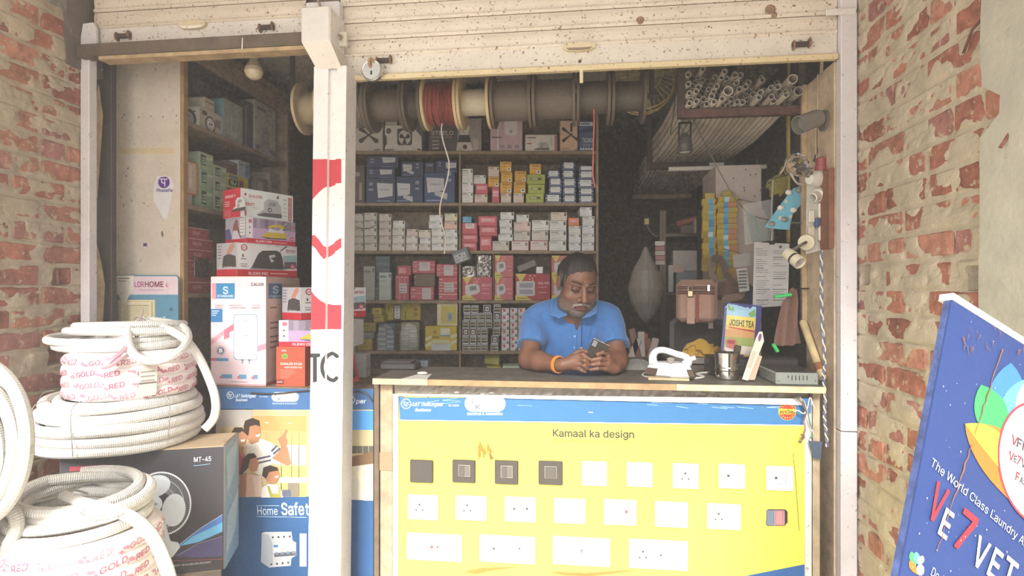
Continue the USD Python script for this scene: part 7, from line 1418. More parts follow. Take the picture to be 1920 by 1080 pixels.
# ------------------------------------------------------------ the hanging rack of white pipes
t = Thing('pipe_rack', 'reddish brown iron rack hanging from the ceiling under white pipes', 'rack')
zf_ = 2.228; XPa, XPb = .455, .925
for y, c_, nm in ((2.50, '5c4038', 'front_beam'), (3.55, '4d3a33', 'middle_beam'), (4.72, 'a3907c', 'rear_plank')):
    t.part(nm, M().box(XPa, XPb + .03, y - (.018 if y < 4 else .012), y + .018, zf_ - .036, zf_, c_, .002), 'rust' if y < 4 else 'wood', 0)
    for x in (XPa + .001, XPb + .031): t.part('hanger', M().box(x - .014, x + .014, y - .012, y + .012, zf_ - .036, ROOF, '4a3a33', .001), 'rust', 0)
t.done()
r = random.Random(21); k = 0; plab = []
for lay in range(8):
    x = XPa + .03 + (.012 if lay % 2 else 0); z0 = zf_ + .0145 + lay * .0225
    while x < XPb - (.0 if lay < 5 else .12 * (lay - 4)) and k < 160:
        big_ = lay in (1, 3) and r.random() < .10; rad = .0205 if big_ else r.choice([.0118, .0125, .0118])
        ya = 2.385 + r.uniform(0, .16) + .012 * lay; xx = x + rad - .012; zz = z0 + (rad - .0118) + .001
        sag = lambda y: zz - .03 * math.sin(math.pi * min(1, max(0, (y - 2.52) / 1.01))) - .03 * math.sin(math.pi * min(1, max(0, (y - 3.57) / 1.13)))
        pts = np.array([(xx, y, sag(y)) for y in (ya, ya + .03, 2.52 + .1 * (ya > 2.48), 2.75, 3.0, 3.3, 3.53, 3.57, 3.9, 4.3, 4.70, 4.74, 5.0)])
        m = M(); col = np.array(lin(r.choice(['bdb2a4', 'c4b9aa', 'b3a798', 'c9beae']))); m.add(sweep(pts, rad, 10, cap=False), col); m.add((lambda q: (q[0], q[1][:, ::-1]))(sweep(pts[:3], rad * .82, 10, cap=False)), col * .8)
        an = np.arange(10) * 2 * math.pi / 10; o = sweep(pts, rad, 10, cap=False)[0][:10]; i_ = pts[0] + (o - pts[0]) * .82; j = np.arange(10); m.add((np.vstack([o, i_]), np.stack([j, j + 10, (j + 1) % 10 + 10, (j + 1) % 10], 1)), col)
        nn_ = sum(1 for q in plab if q == lay) + 1; plab.append(lay); solo('pvc_pipe', m, 'pvc', f'{"wider" if rad > .02 else "long"} white pipe, {ORD[nn_] if nn_ < 13 else str(nn_) + "th"} from left in the {"lowest" if lay == 0 else ORD[lay + 1]} layer on the hanging rack', 'pipe', group='white pipes bundled on the hanging rack', smooth=50); k += 1; x += 2 * rad + .001
# tube light batten under the rack
a, b = P(1253, 318, 3.30), P(1436, 310, 3.30); t = Thing('tube_light', 'slim white tube light batten hanging below the pipes', 'lamp')
t.part('batten', M().box(a[0], b[0], 3.28, 3.31, a[2] - .012, a[2] + .012, 'c9c3b8', .003), 'plastic', 0); x = P(1343, 308, 3.3)[0]; t.part('starter_box', M().box(x - .04, x + .04, 3.285, 3.31, a[2] + .0125, a[2] + .032, 'bdb6aa', .002), 'plastic', 0)
for px in (1270, 1420): x = P(px, 310, 3.3)[0]; t.part('hanging_wire', M().cyl((x, 3.3, a[2] + .01), (x, 3.3, ROOF), .002, '8a8378', 6), 'metal')
t.done()
# hanging work lamp
c = P(1284, 272, 2.62); t = Thing('hanging_lamp', 'small dark bell shaped work lamp hanging under the pipes', 'lamp')
t.part('lamp_shade', M().lat([(.03, 0), (.034, .004), (.033, .035), (.026, .065), (.014, .085), (.008, .09), (1e-4, .09)], c + [0, 0, -.035], (0, 0, 1), '4a443f', 28), 'plastic'); t.part('bulb', M().lat([(1e-4, 0), (.024, .002), (.029, .008), (1e-4, .012)], c + [0, 0, -.036], (0, 0, 1), 'd5d0c4', 20), 'gloss')
m = M(); 
for s in (-1, 1): m.box(c[0] + s * .026 - .002, c[0] + s * .026 + .002, c[1] - .008, c[1] + .008, c[2] + .02, c[2] + .10, '2f2b29')
m.box(c[0] - .028, c[0] + .028, c[1] - .008, c[1] + .008, c[2] + .1, c[2] + .104, '2f2b29'); t.part('bracket', m, 'metal', 0)
t.part('cord', M().tube(spline([c + [0, 0, .05], c + [-.03, 0, .085], c + [-.06, .01, .05], c + [-.055, 0, .12], c + [-.04, 0, .3], c + [-.035, 0, ROOF - c[2]]], 40), .0028, '4a443c', 6), 'plastic', True); t.done()
# bulb in the left doorway
c = P(476, 132, 2.36); t = Thing('led_bulb', 'cream bulb hanging in the top of the left doorway', 'bulb'); t.part('bulb_globe', M().lat([(1e-4, 0), (.018, .003), (.034, .016), (.040, .034), (.037, .052), (.024, .075), (.018, .09), (.018, .12), (1e-4, .12)], c + [0, 0, -.042], (0, 0, 1), 'c4b596', 32), 'gloss'); t.part('holder', M().cyl(c + [0, 0, .078], c + [0, 0, .12], .02, '3a3632', 16), 'plastic'); t.part('cord', M().cyl(c + [0, 0, .12], (c[0], c[1], ROOF), .003, '4a443c', 6), 'plastic'); t.done()
# ------------------------------------------------------------ passage on the right: cabinet, rack, hanging goods
YCB = 2.98
a, b = P(1342, 400, YCB)[0], P(1428, 400, YCB)[0]; zt = P(1385, 309, YCB)[2]
t = Thing('tall_cabinet', 'narrow tall pinkish white cabinet with nail holes in the passage', 'cabinet'); t.part('cabinet_body', M().box(a, b, YCB, YCB + .3, FLOOR + .001, zt, 'a89a92', .003), 'chalk', 0)
pl = Plane((0, YCB, 0)); m = M()
for x, y in ((1398, 318), (1407, 328), (1417, 327), (1375, 334), (1395, 352), (1396, 357), (1415, 368)): m.disc(pl, x, y, 1.6, '4a3f3a', .001, k=7)
t.part('nail_hole', m, 'print', 0, kind='stuff'); t.done()
def sachets(label, px0, px1, y0, y1, n, flip, seed):
    t = Thing('sachet_strip', label, 'sachet strip'); r = random.Random(seed); Y = YCB - .03
    for i in range(n):
        ya, yb = y0 + (y1 - y0) * i / n, y0 + (y1 - y0) * (i + 1) / n; sh = r.uniform(-1.5, 1.5); a, b = P(px0 + sh, 400, Y)[0], P(px1 + sh, 400, Y)[0]; za, zb = P(px0, yb, Y)[2], P(px0, ya, Y)[2]; xm = a + (b - a) * (.58 if flip else .42); m = M()
        def quad(x0, x1, col): m.add((np.array([(x0, Y + .003, za - .004), (x1, Y + .003, za - .004 + r.uniform(-.003, .003)), (x1, Y - .012, zb), (x0, Y - .012, zb), (x0, Y + .02, zb), (x1, Y + .02, zb), (x0, Y + .022, za), (x1, Y + .022, za)]), np.array([[0, 1, 2], [0, 2, 3], [3, 2, 5], [3, 5, 4], [0, 3, 4], [0, 4, 6], [1, 7, 5], [1, 5, 2], [0, 6, 7], [0, 7, 1], [4, 5, 7], [4, 7, 6]])), col)
        quad(a, xm - .008, r.choice(['a8923c', 'b39c42', '9c8638'])); quad(xm - .008, xm + .016, r.choice(['6fa4bc', '4a86b0', 'a9c4cc', '5c9ab8'])); quad(xm + .016, b, r.choice(['a8923c', 'b0903c', 'a88a4a'] + (['b07a58'] if not flip else [])))
        t.part('sachet', m, 'gloss', 0)
    x = P((px0 + px1) / 2, 350, Y)[0]; t.part('hanging_loop', M().box(x - .02, x + .03, Y + .002, YCB - .001, P(px0, y0, Y)[2] - .005, P(px0, y0 - 12, Y)[2], 'a08c40', .002), 'gloss', 0); t.done()
sachets('left hanging strip of yellow and blue sachets', 1317, 1342, 374, 507, 13, True, 1); sachets('right hanging strip of yellow and blue sachets on the cabinet', 1344, 1381, 370, 522, 15, False, 2)
# slotted angle rack behind
YK2 = 3.30; t = Thing('slotted_rack', 'dark slotted angle rack along the passage behind the counter', 'rack')
x0, x1 = P(1237, 500, YK2)[0], P(1318, 500, YK2)[0]
for x in (x0, x1 - .03):
    m = M().box(x, x + .035, YK2, YK2 + .003, FLOOR, P(1242, 395, YK2)[2], '4a423b').box(x, x + .003, YK2 + .003, YK2 + .035, FLOOR, P(1242, 395, YK2)[2], '453d37'); up_ = t.part('upright', m, 'metal', 0); m = M()
    for i in range(40): m.box(x + .014, x + .02, YK2 - .0006, YK2, .75 + i * .03, .765 + i * .03, '1f1b19')
    t.part('slot', m, 'print', 0, under=up_, kind='stuff')
rl = [P(1280, y, YK2)[2] for y in (437, 548, 655)]
for z in rl + [.6]: t.part('rack_shelf', M().box(x0 + .004, x1 + .25, YK2 + .004, YK2 + .4, z - .02, z - .001, '4b433c', .001), 'metal', 0)
t.done()
def rbox(name, px0, px1, yt, z, dy, col, label, fn=lambda m, b: None, d=.12):
    a, b_ = P(px0, 500, YK2 + dy)[0], P(px1, 500, YK2 + dy)[0]; h = P(px0, yt, YK2 + dy)[2] - z; b = Box((a, YK2 + dy, z + .0005), b_ - a, d, h); t = Thing(name, label, 'box'); t.part('carton_body', b.body(M(), col, .002), 'card', 0); m = M(); fn(m, b); t.part('print', m, 'print', 0); t.done()
rbox('white_carton', 1302, 1316, 410, rl[0], .04, '8c837c', 'pale carton on the top rack shelf behind the sachets')
q = P(1293, 405, YK2 + .1); m = M(); m.cyl((q[0] - .075, YK2 + .1, rl[0] + .062), (q[0] + .075, YK2 + .1, rl[0] + .105), .018, '8a4d42', 14); m.box(q[0] - .06, q[0] + .05, YK2 + .06, YK2 + .15, rl[0] + .0005, rl[0] + .052, '5a4c44', .003); solo('red_roll', m, 'card', 'dull red roll lying tilted on the top rack shelf', 'roll')
rbox('white_carton', 1262, 1312, 470, rl[1] + .115, .02, '9d948f', 'grey white carton in the middle of the passage rack', lambda m, b: m.pp(b.front, [(.0, .6), (.3, .7), (.4, 1), (0, 1)], 'b08a80'), .1)
rbox('grey_carton', 1268, 1312, 507, rl[1], .02, '77746f', 'grey blue box under the grey white carton', lambda m, b: m.rect(b.front, .06, .1, .94, .8, '6a6d72'))
rbox('narrow_board', 1253, 1263, 497, rl[1], .012, 'a5a3a0', 'narrow pale upright board at the left of the rack', d=.006)
rbox('white_carton', 1252, 1266, 564, rl[2] + .2, .05, '948c84', 'small pale carton beside the brown shoulder bag') if False else None
m = M(); q = P(1212, 415, 3.6); c = P(1213, 415, YK2); m.box(c[0] - .014, c[0] + .014, YK2, YK2 + .02, c[2] - .018, c[2] + .018, '9c8a4a', .003); m.tube([c + [0, .01, -.015], c + [.02, .012, -.06], c + [.058, .012, -.09]], .004, '6a6258', 6); m.tube([c + [.058, .012, -.09], c + [.1, .01, -.05]], .003, '6a6258', 6); solo('yellow_switch', m, 'plastic', 'small yellowish switch on a thin arm beside the rack', 'switch')
t = Thing('sachet_strip', 'short red and white sachet strip tied on the rack upright', 'sachet strip'); r = random.Random(4)
for i in range(5):
    a, b = P(1228, 452 + i * 9, YK2 - .012), P(1247, 461 + i * 9, YK2 - .012); t.part('sachet', M().box(a[0], b[0], YK2 - .016, YK2 - .001, b[2], a[2], ('b5aaa4', '8a4a44', 'a8998f', '8f544c', 'a58f86')[i], .003), 'gloss', 0)
t.done()
# grey plastic sack
def sheet(name, pix, Y, th, col, mat, label, cat, holes=None): pl = Plane((0, Y, 0)); return solo(name, M().ext(pl, Polygon([pl.ab(*q) for q in pix]).buffer(0), th, col), mat, label, cat, smooth=0)
c = P(1205, 545, YK2 - .1); m = M(); m.lat([(1e-4, 0), (.035, .03), (.085, .12), (.10, .2), (.075, .30), (.03, .38), (.012, .43), (1e-4, .44)], (c[0] + .02, YK2 - .072, P(1205, 605, YK2)[2]), (0, 0, 1), '8a837c', 18); solo('grey_sack', m, 'foil' if False else 'gloss', 'grey plastic sack hanging on the rack upright', 'sack', smooth=40)
m = M(); q = P(1195, 690, 2.75); m.ball((q[0], 2.78, q[2] - .03), (.10, .09, .07), '8a8780', 3); solo('white_sack', m, 'cloth', 'pale cloth bundle behind the counter beside the man', 'bundle', smooth=True)
t = Thing('packet_basket', 'basket of red and white packets behind the counter right of the man', 'basket'); r = random.Random(8); q = P(1200, 660, 2.95)
t.part('basket_body', M().box(q[0] - .08, q[0] + .08, 2.88, 3.02, .9, q[2] - .02, '4a423c', .004), 'plastic', 0)
for i in range(8): t.part('packet', M().box(-.018, .018, -.006, .006, 0, .12 + r.uniform(0, .06), ('a39a94', '8a4a40', '9c8f88', '6f4a40')[i % 4], .004, A=rotm((0, 1, 0), r.uniform(-22, 22)), at=(q[0] - .06 + i * .017, 2.90 + (i % 3) * .03, q[2] - .05)), 'gloss', 0)
t.done()
# black bag, brown bag
t = Thing('black_bag', 'black bag lying behind the counter below the brown shoulder bag', 'bag'); a, b = P(1263, 620, 2.70), P(1362, 620, 2.70); t.part('bag_body', M().add(chamfer(a[0], b[0], 2.66, 2.84, P(1300, 668, 2.66)[2], P(1300, 598, 2.7)[2], .025), '33302e'), 'cloth', 30); m = M(); pl = Plane((0, 2.66, 0)); m.rect(pl, 1328, 604, 1337, 616, 'b5aca2'); t.part('tag', m, 'print', 0); t.done()
q = P(1300, 668, 2.66); t = Thing('back_ledge', 'grey wooden ledge behind the counter under the black bag', 'ledge'); t.part('ledge_board', M().box(P(1255, 680, 2.64)[0], P(1400, 680, 2.64)[0], 2.62, 2.88, q[2] - .03, q[2] - .001, '77706a', .002), 'wood', 0); t.part('support', M().box(P(1262, 680, 2.64)[0], P(1398, 680, 2.64)[0], 2.64, 2.86, FLOOR + .001, q[2] - .0305, '5f574f', .001), 'wood', 0); t.done(); ZLG = q[2]
for nm, px, py, s in (('yellow_cloth', 1308, 658, .045), ('yellow_cloth', 1342, 645, .028)):
    c = P(px, py, 2.645); m = M(); v_, f_ = M().ball((0, 0, 0), 1, 'ffffff', 3).data()[:2]; v_ = v_ * [s * 1.5, .02, s] + (meshkit.noise(v_ * 2.2 + px, 3)[:, None] - .5) * s * .7; v_[:, 2] = np.maximum(v_[:, 2], -s * .6); m.add((v_ + [c[0], 2.635, ZLG + s * .6 + .0005], f_), 'b08a3c'); solo(nm, m, 'cloth', 'larger crumpled mustard cloth on the ledge left of the tumbler' if px < 1320 else 'smaller mustard cloth scrap on the ledge beside the tea pouch', 'cloth', smooth=True)
t = Thing('shoulder_bag', 'brown canvas shoulder bag with zips and a small padlock', 'bag'); a, b = P(1273, 560, 2.50), P(1350, 560, 2.50); z0, z1 = P(1310, 606, 2.5)[2], P(1310, 524, 2.5)[2]; BC = '86685a'
w = b[0] - a[0]; A = rotm((0, 0, 1), -14); ctr = np.array([(a[0] + b[0]) / 2 + .01, 2.60, (z0 + z1) / 2]); h = (z1 - z0) / 2
bod = t.part('bag_body', M().add(chamfer(-w / 2, w / 2, -.075, .085, -h, h, .022), BC, A=A, at=ctr), 'cloth', 30)
t.part('front_pocket', M().add(chamfer(-w / 2 + .01, w / 2 - .012, -.10, -.07, -h + .01, h * .42, .012), '8e7060', A=A, at=ctr), 'cloth', 30)
for z, nm in ((h * .62, 'zip'), (h * .40, 'zip')): t.part(nm, M().box(-w / 2 + .008, w / 2 - .01, -.1015 if z < h * .5 else -.078, -.07, z - .006, z + .006, '4a3630', .002, A=A, at=ctr), 'metal', 0)
t.part('zip_pull', M().box(w * .26, w * .34, -.085, -.079, h * .42, h * .78, 'c9c7c2', .003, A=A, at=ctr), 'chrome', 0)
m = M(); m.add(chamfer(-w * .20, -w * .06, -.12, -.104, h * .2, h * .5, .003), 'a89a78', A=A, at=ctr); m.tube([ctr + A @ np.array([-w * .18, -.112, h * .5]), ctr + A @ np.array([-w * .18, -.112, h * .66]), ctr + A @ np.array([-w * .08, -.112, h * .66]), ctr + A @ np.array([-w * .08, -.112, h * .5])], .003, 'b5b0a4', 6); t.part('small_padlock', m, 'metal', 0)
t.part('closing_strap', M().add(chamfer(-w * .22, -w * .02, -.110, -.1005, -h - .004, h * .2, .004), '9a7f70', A=A, at=ctr), 'cloth', 20); t.part('closing_strap', M().add(chamfer(-w * .0, w * .07, -.106, -.1005, -h + .004, h * .36, .003), '7a3f36', A=A, at=ctr), 'cloth', 20)
sp = spline([P(1338, 530, 2.60), P(1332, 500, 2.72), P(1338, 484, 2.90), P(1352, 488, 2.93), P(1360, 510, 2.85), P(1380, 535, 2.72), P(1395, 550, 2.66), P(1376, 558, 2.62), P(1355, 560, 2.58)], 40)
m = M(); 
for o in (-.012, -.004, .004, .012): m.tube(sp + [o * .5, o * .4, o], .006, '7d6658', 6)
t.part('shoulder_strap', m, 'cloth', True); t.done()
t = Thing('side_pouch', 'dull brown side pouch with a dark blue fold beside the shoulder bag', 'pouch'); c = P(1378, 545, 2.76); t.part('pouch_body', M().add(chamfer(-.075, .075, -.05, .06, -.06, .045, .02), '6f594d', A=rotm((0, 1, 0), 14), at=c), 'cloth', 30); t.part('blue_fold', M().add(chamfer(-.02, .03, -.075, -.045, -.11, .03, .012), '3a4668', A=rotm((0, 1, 0), 8), at=c + [.06, 0, -.01]), 'cloth', 30)
t.part('hook', M().tube([c + [0, .0, .04], c + [.0, .12, .07], c + [0, YCB - c[1] - .001, .08]], .005, '5a4a40', 6), 'metal'); t.done()
# printed list on a clip, cards and bags hung right
YH = 2.56; rail = P(1450, 335, YH)[2]
t = Thing('hanging_rail', 'thin wire strung across the passage with cards and lists hung on it', 'wire'); t.part('wire', M().tube([(P(1436, 340, YCB)[0] - .02, YCB + .05, rail + .02), (P(1450, 340, YH)[0], YH + .01, rail + .0), (.9664, 2.40, rail + .01)], .0022, '8a8378', 6), 'metal'); t.done()
pl = Plane((0, YH, 0)); t = Thing('printed_list', 'long white printed list hanging from a clip', 'paper'); t.part('paper_sheet', M().ext(pl, [pl.ab(*q) for q in ((1411, 577), (1477, 573), (1480, 457), (1414, 454))], .002, 'b5b2b1'), 'paper', 0); m = M(); r = random.Random(2)
for i in range(28):
    y = 462 + i * 4; x0_ = 1417
    for cx in (0, 32):
        if r.random() < .8: m.rect(pl, x0_ + cx, y, x0_ + cx + r.uniform(12, 27), y + 1.1, '7d7a7c' if i % 5 else '4a484c', .0028)
m.disc(pl, 1463, 463, 3, '55535a', .0028, k=10); t.part('print', m, 'print', 0); c = P(1447, 457, YH)
t.part('clip', M().box(c[0] - .012, c[0] + .012, YH - .006, YH + .004, c[2] - .004, c[2] + .012, '4a4640', .002), 'metal', 0); t.part('clip_wire', M().tube(spline([c + [0, 0, .01], c + [.002, 0, .06], c + [0, .0, .1], (c[0] + .01, YH + .012, rail + .002)], 14), .004, '9a9488', 6), 'plastic', True); t.done()
t = Thing('barcode_card', 'narrow striped card hanging beside the printed list', 'card'); t.part('card_sheet', M().ext(Plane((0, YH + .06, 0)), [Plane((0, YH + .06, 0)).ab(*q) for q in ((1380, 504), (1400, 502), (1405, 545), (1386, 548))], .003, '9c9a98'), 'paper', 0); m = M(); p2 = Plane((0, YH + .06, 0))
for i in range(6): m.pp(p2, [(1384, 508 + i * 6), (1399, 507 + i * 6), (1400, 510 + i * 6), (1385, 511 + i * 6)], '4c4a4c', .0038)
t.part('print', m, 'print', 0); t.part('card_sheet', M().ext(p2, [p2.ab(*q) for q in ((1374, 478), (1406, 473), (1409, 497), (1376, 502))], .003, '8d8a86', -.004), 'paper', 0); t.part('cord', M().tube([p2.w(*p2.ab(1392, 476), 0), (p2.ab(1392, 476)[0], YCB - .001, p2.ab(1392, 476)[1] + .05)], .002, '6a655e', 5), 'plastic'); t.done()
t = Thing('blister_card', 'sky blue blister card of small bulbs hanging aslant', 'card'); p3 = Plane((0, 2.48, 0)); t.part('card_sheet', M().ext(p3, [p3.ab(*q) for q in ((1433, 426), (1464, 382), (1486, 354), (1510, 346), (1509, 374), (1486, 402), (1479, 431), (1459, 430))], .003, '6fb2cc'), 'card', 0)
for x, y in ((1478, 361), (1497, 357), (1463, 390), (1487, 394), (1446, 420), (1470, 412)): t.part('blister', M().ball(p3.hit(x, y) + [0, -.005, 0], (.014, .012, .012), 'd8d4cc' if (x + y) % 2 else '8a8580', 2), 'gloss', True)
m = M()
for x, y in ((1473, 378), (1482, 407), (1462, 409)): m.pp(p3, [(x - 3, y + 2), (x + 2, y + 3), (x + 3, y - 3), (x - 2, y - 4)], 'c9c2a8', .0036)
t.part('print', m, 'print', 0); c = p3.hit(1500, 350); t.part('hanging_string', M().tube([c, (c[0] + .005, 2.49, rail + .005)], .003, 'a8a298', 5), 'plastic'); t.done()
t = Thing('clear_bag', 'clear bag of pink and green cards hanging before the cabinet', 'bag'); p4 = Plane((0, 2.70, 0)); k = t.part('green_card', M().ext(p4, [p4.ab(*q) for q in ((1399, 402), (1432, 395), (1443, 450), (1410, 455))], .004, '5f7a66'), 'card', 0); t.part('pink_card', M().ext(p4, [p4.ab(*q) for q in ((1396, 385), (1420, 380), (1440, 412), (1424, 420))], .004, '9a827c', .006), 'card', 0); t.part('plastic_sleeve', M().ext(p4, [p4.ab(*q) for q in ((1391, 385), (1445, 374), (1450, 450), (1395, 460))], .002, 'ffffff', .014), 'clearplastic', 0)
c = p4.hit(1418, 380); t.part('hanging_string', M().tube([c, (c[0], YCB - .001, c[2] + .06)], .003, '8f887c', 5), 'plastic'); t.done()
c = P(1458, 347, 2.75); v_, f_ = M().ball((0, 0, 0), 1, 'ffffff', 3).data()[:2]; v_ = v_ * [.045, .03, .048] + (meshkit.noise(v_ * 2.3 + 9, 5)[:, None] - .5) * .04; m = M().add((v_ + c, f_), '8f8434'); m.tube([c + [0, 0, .03], c + [-.0, -.06, .075], c + [-.02, -.18, rail - c[2]]], .003, '8f8434', 5); solo('yellow_bag', m, 'cloth', 'small mustard yellow bag hanging on the wire', 'bag', smooth=True)
a = P(1478, 300, 2.62); m = M().box(a[0] - .006, a[0] + .006, 2.61, 2.63, P(1478, 455, 2.62)[2], 2.62, '8a7a3c', .002); m.box(a[0] - .01, a[0] + .01, 2.61, 2.63, 2.62, ROOF, '6a5c34'); solo('yellow_batten', m, 'wood', 'thin yellowish batten hanging down behind the blue card', 'batten', smooth=0)
# socket board on the right with lamp holders
YSB = 2.31; p5 = Plane((0, YSB, 0)); t = Thing('wiring_board', 'white wiring board with lamp holders and switches at the right of the opening', 'wiring board')
t.part('brown_backing', M().box(.948, .966, 2.212, 2.292, 1.600, 1.902, '8a5a44', .002), 'wood', 0); t.part('white_sheet', M().ext(p5, [p5.ab(*q) for q in ((1510, 477), (1549, 466), (1549, 318), (1512, 335))], .006, 'c4beb4'), 'plastic', 0)
c = p5.hit(1536, 308); t.part('red_holder', M().lat([(.022, 0), (.022, .02), (.019, .022), (.019, .05), (.012, .055), (1e-4, .055)], c + [0, -.015, -.032], (0, 0, 1), '9a4a48', 20), 'plastic', label='dull red lamp holder')
c = p5.hit(1530, 335); t.part('lamp_holder', M().lat([(1e-4, 0), (.034, 0), (.034, .012), (.03, .03), (.024, .045), (.018, .06), (1e-4, .06)], c + [.01, -.006, 0], (-.8, -.5, -.15), 'd8d4cb', 26), 'gloss')
c = p5.hit(1536, 363); t.part('lamp_holder', M().lat([(1e-4, 0), (.028, 0), (.026, .03), (.019, .034), (.018, .06), (.014, .062), (.013, .03), (1e-4, .03)], c + [.01, -.006, 0], (-.8, -.5, -.35), 'd6d1c6', 24), 'gloss')
for i, (x0_, y0_, x1_, y1_, c_) in enumerate(((1513, 395, 1524, 418, 'd3ccbc'), (1531, 382, 1545, 410, 'dcd7cb'), (1531, 424, 1546, 452, 'dcd7cb'), (1512, 425, 1524, 450, 'cabfa6'))): t.part('switch_module', M().box(*sorted((p5.ab(x0_, y0_)[0], p5.ab(x1_, y0_)[0])), YSB - .022, YSB - .006, p5.ab(x0_, y1_)[1], p5.ab(x0_, y0_)[1], c_, .003), 'plastic', 0)
c = p5.hit(1527, 418); t.part('blue_plug', M().box(c[0] - .006, c[0] + .006, YSB - .03, YSB - .006, c[2] - .02, c[2] + .016, '44588a', .002), 'plastic', 0); t.done()
c = P(1494, 309, 2.26); t = Thing('clear_bulb', 'large clear glass bulb with bent wires beside the wiring board', 'bulb'); d = np.array([.75, .25, -.5]); d /= np.linalg.norm(d)
t.part('glass_globe', M().lat([(1e-4, -.045), (.02, -.042), (.038, -.024), (.043, 0), (.036, .025), (.022, .045), (.016, .06), (1e-4, .062)], c, d, 'ffffff', 28), 'glass', True); t.part('cap', M().cyl(c + d * .055, c + d * .085, .014, 'a8a08e', 14), 'metal')
t.part('bent_wire', M().tube(spline([P(1463, 326, 2.25), P(1470, 315, 2.24), P(1478, 300, 2.25), P(1500, 297, 2.25), P(1512, 300, 2.27), P(1515, 308, 2.29), P(1512, 318, 2.302)], 24), .003, 'a39a8a', 6), 'plastic', True); t.part('bent_wire', M().tube(spline([P(1482, 324, 2.24), P(1488, 335, 2.25), P(1496, 344, 2.27), P(1510, 345, 2.303)], 16), .004, 'b5ad9e', 6), 'plastic', True); t.done()
t = Thing('spotlight', 'cream cylinder spotlight on a round base under the wiring board', 'spotlight'); c = P(1514, 452, 2.27)
t.part('round_base', M().lat([(1e-4, 0), (.028, 0), (.03, .004), (.03, .022), (1e-4, .024)], c + [.012, .03, 0], (-.55, -.8, -.2), 'd4c9ae', 26), 'plastic'); q = P(1488, 484, 2.22); t.part('arm', M().cyl(c + [-.005, -.0, -.004], q + [.0, .02, .03], .006, 'b5b3b0', 10), 'chrome'); d = np.array([.35, -.75, -.55]); d /= np.linalg.norm(d)
t.part('lamp_body', M().lat([(1e-4, -.04), (.022, -.038), (.024, -.02), (.024, -.003), (.022, -.002), (.022, .008), (.024, .009), (.024, .038), (.021, .038), (.02, .02), (1e-4, .018)], q, d, 'cfc6ae', 24), 'plastic', 25); t.part('lens', M().lat([(1e-4, 0), (.019, 0), (.019, .01), (1e-4, .008)], q + d * .022, d, 'd8d5cc', 18), 'chrome'); t.part('dark_band', M().lat([(.0225, 0), (.0228, 0), (.0228, .009), (.0225, .009)], q - d * .002, d, '3d3a36', 24), 'plastic'); t.done()
t = Thing('spotlight', 'grey cylinder spotlight mounted high on the right side board', 'spotlight'); c = P(1549, 222, 2.26); q = P(1520, 226, 2.20); d = np.array([-.8, -.35, -.35]); d /= np.linalg.norm(d)
t.part('round_base', M().lat([(1e-4, 0), (.04, 0), (.04, .012), (1e-4, .02)], (.9662, c[1] + .03, c[2]), (-1, 0, 0), '6a665e', 24), 'plastic'); t.part('arm', M().cyl((.95, c[1] + .02, c[2]), q - d * .03, .01, '4c4741', 10), 'metal'); t.part('lamp_body', M().lat([(1e-4, -.05), (.02, -.05), (.03, -.04), (.032, -.03), (.035, .06), (.032, .06), (.031, .03), (1e-4, .028)], q, d, '77736a', 26), 'plastic', 25); t.done()
t = Thing('wall_cables', 'bundle of pale and dark cables running down the right side board', 'cables')
for xs_, c_, r_ in ((((1541, 110), (1540, 170), (1543, 230), (1539, 300)), 'c4ad86', .006), (((1534, 140), (1533, 200), (1529, 260), (1531, 300)), 'b5a283', .004), (((1547, 225), (1540, 260), (1530, 290), (1526, 303)), '3f3b38', .004), (((1538, 466), (1537, 520), (1536, 600), (1543, 660)), 'b09a78', .004)): t.part('cable', M().tube(spline([P(x, y, 2.36 if y < 310 else 2.39) for x, y in xs_], 24), r_, c_, 7), 'plastic', True)
t.done()
# ------------------------------------------------------------ things on the counter
t = Thing('electric_iron', 'white electric iron with a steel sole standing on the counter', 'iron'); c = P(1255, 700, 2.27); c[2] = ZT; IA = rotm((0, 0, 1), -4); L = .1
so = [(-L, 0), (-L * .55, .035), (0, .05), (L * .7, .05), (L * .95, .04), (L * .95, -.04), (L * .7, -.05), (0, -.05), (-L * .55, -.035)]
slab = lambda s, z0, z1, s2=None: (np.array([(x * s, y * s, z0) for x, y in so] + [(x * (s2 or s), y * (s2 or s), z1) for x, y in so]), np.array([[i, (i + 1) % 9, 9 + (i + 1) % 9] for i in range(9)] + [[i, 9 + (i + 1) % 9, 9 + i] for i in range(9)] + [[9, 9 + i, 9 + i + 1] for i in range(1, 8)] + [[0, i + 1, i] for i in range(1, 8)]))
t.part('wooden_rest', M().box(-.085, .07, -.06, .06, .0005, .010, 'c9ad84', .002, A=IA, at=c), 'wood', 0)
m = M(); v_, f_ = slab(1, .0108, .018); m.add((v_, f_[:, ::-1] if False else f_), 'b8b9ba', A=IA, at=c); v_, f_ = slab(.97, .018, .042, .86); m.add((v_, f_), 'c4c5c6', A=IA, at=c); t.part('steel_sole', m, 'chrome', 20)
v_, f_ = slab(.85, .0425, .066, .72); t.part('white_body', M().add((v_, f_), 'e0e0e2', A=IA, at=c), 'gloss', 20)
hp = [(-.062, 0, .06), (-.064, 0, .085), (-.05, 0, .108), (-.015, 0, .112), (.03, 0, .098), (.062, 0, .088), (.072, 0, .07), (.06, 0, .055)]; m = M().tube(spline([np.array(q) @ IA.T + c for q in hp], 30), np.concatenate([np.linspace(.018, .013, 8), np.full(14, .013), np.linspace(.013, .02, 8)]), 'dcdcdf', 10); t.part('handle', m, 'gloss', True)
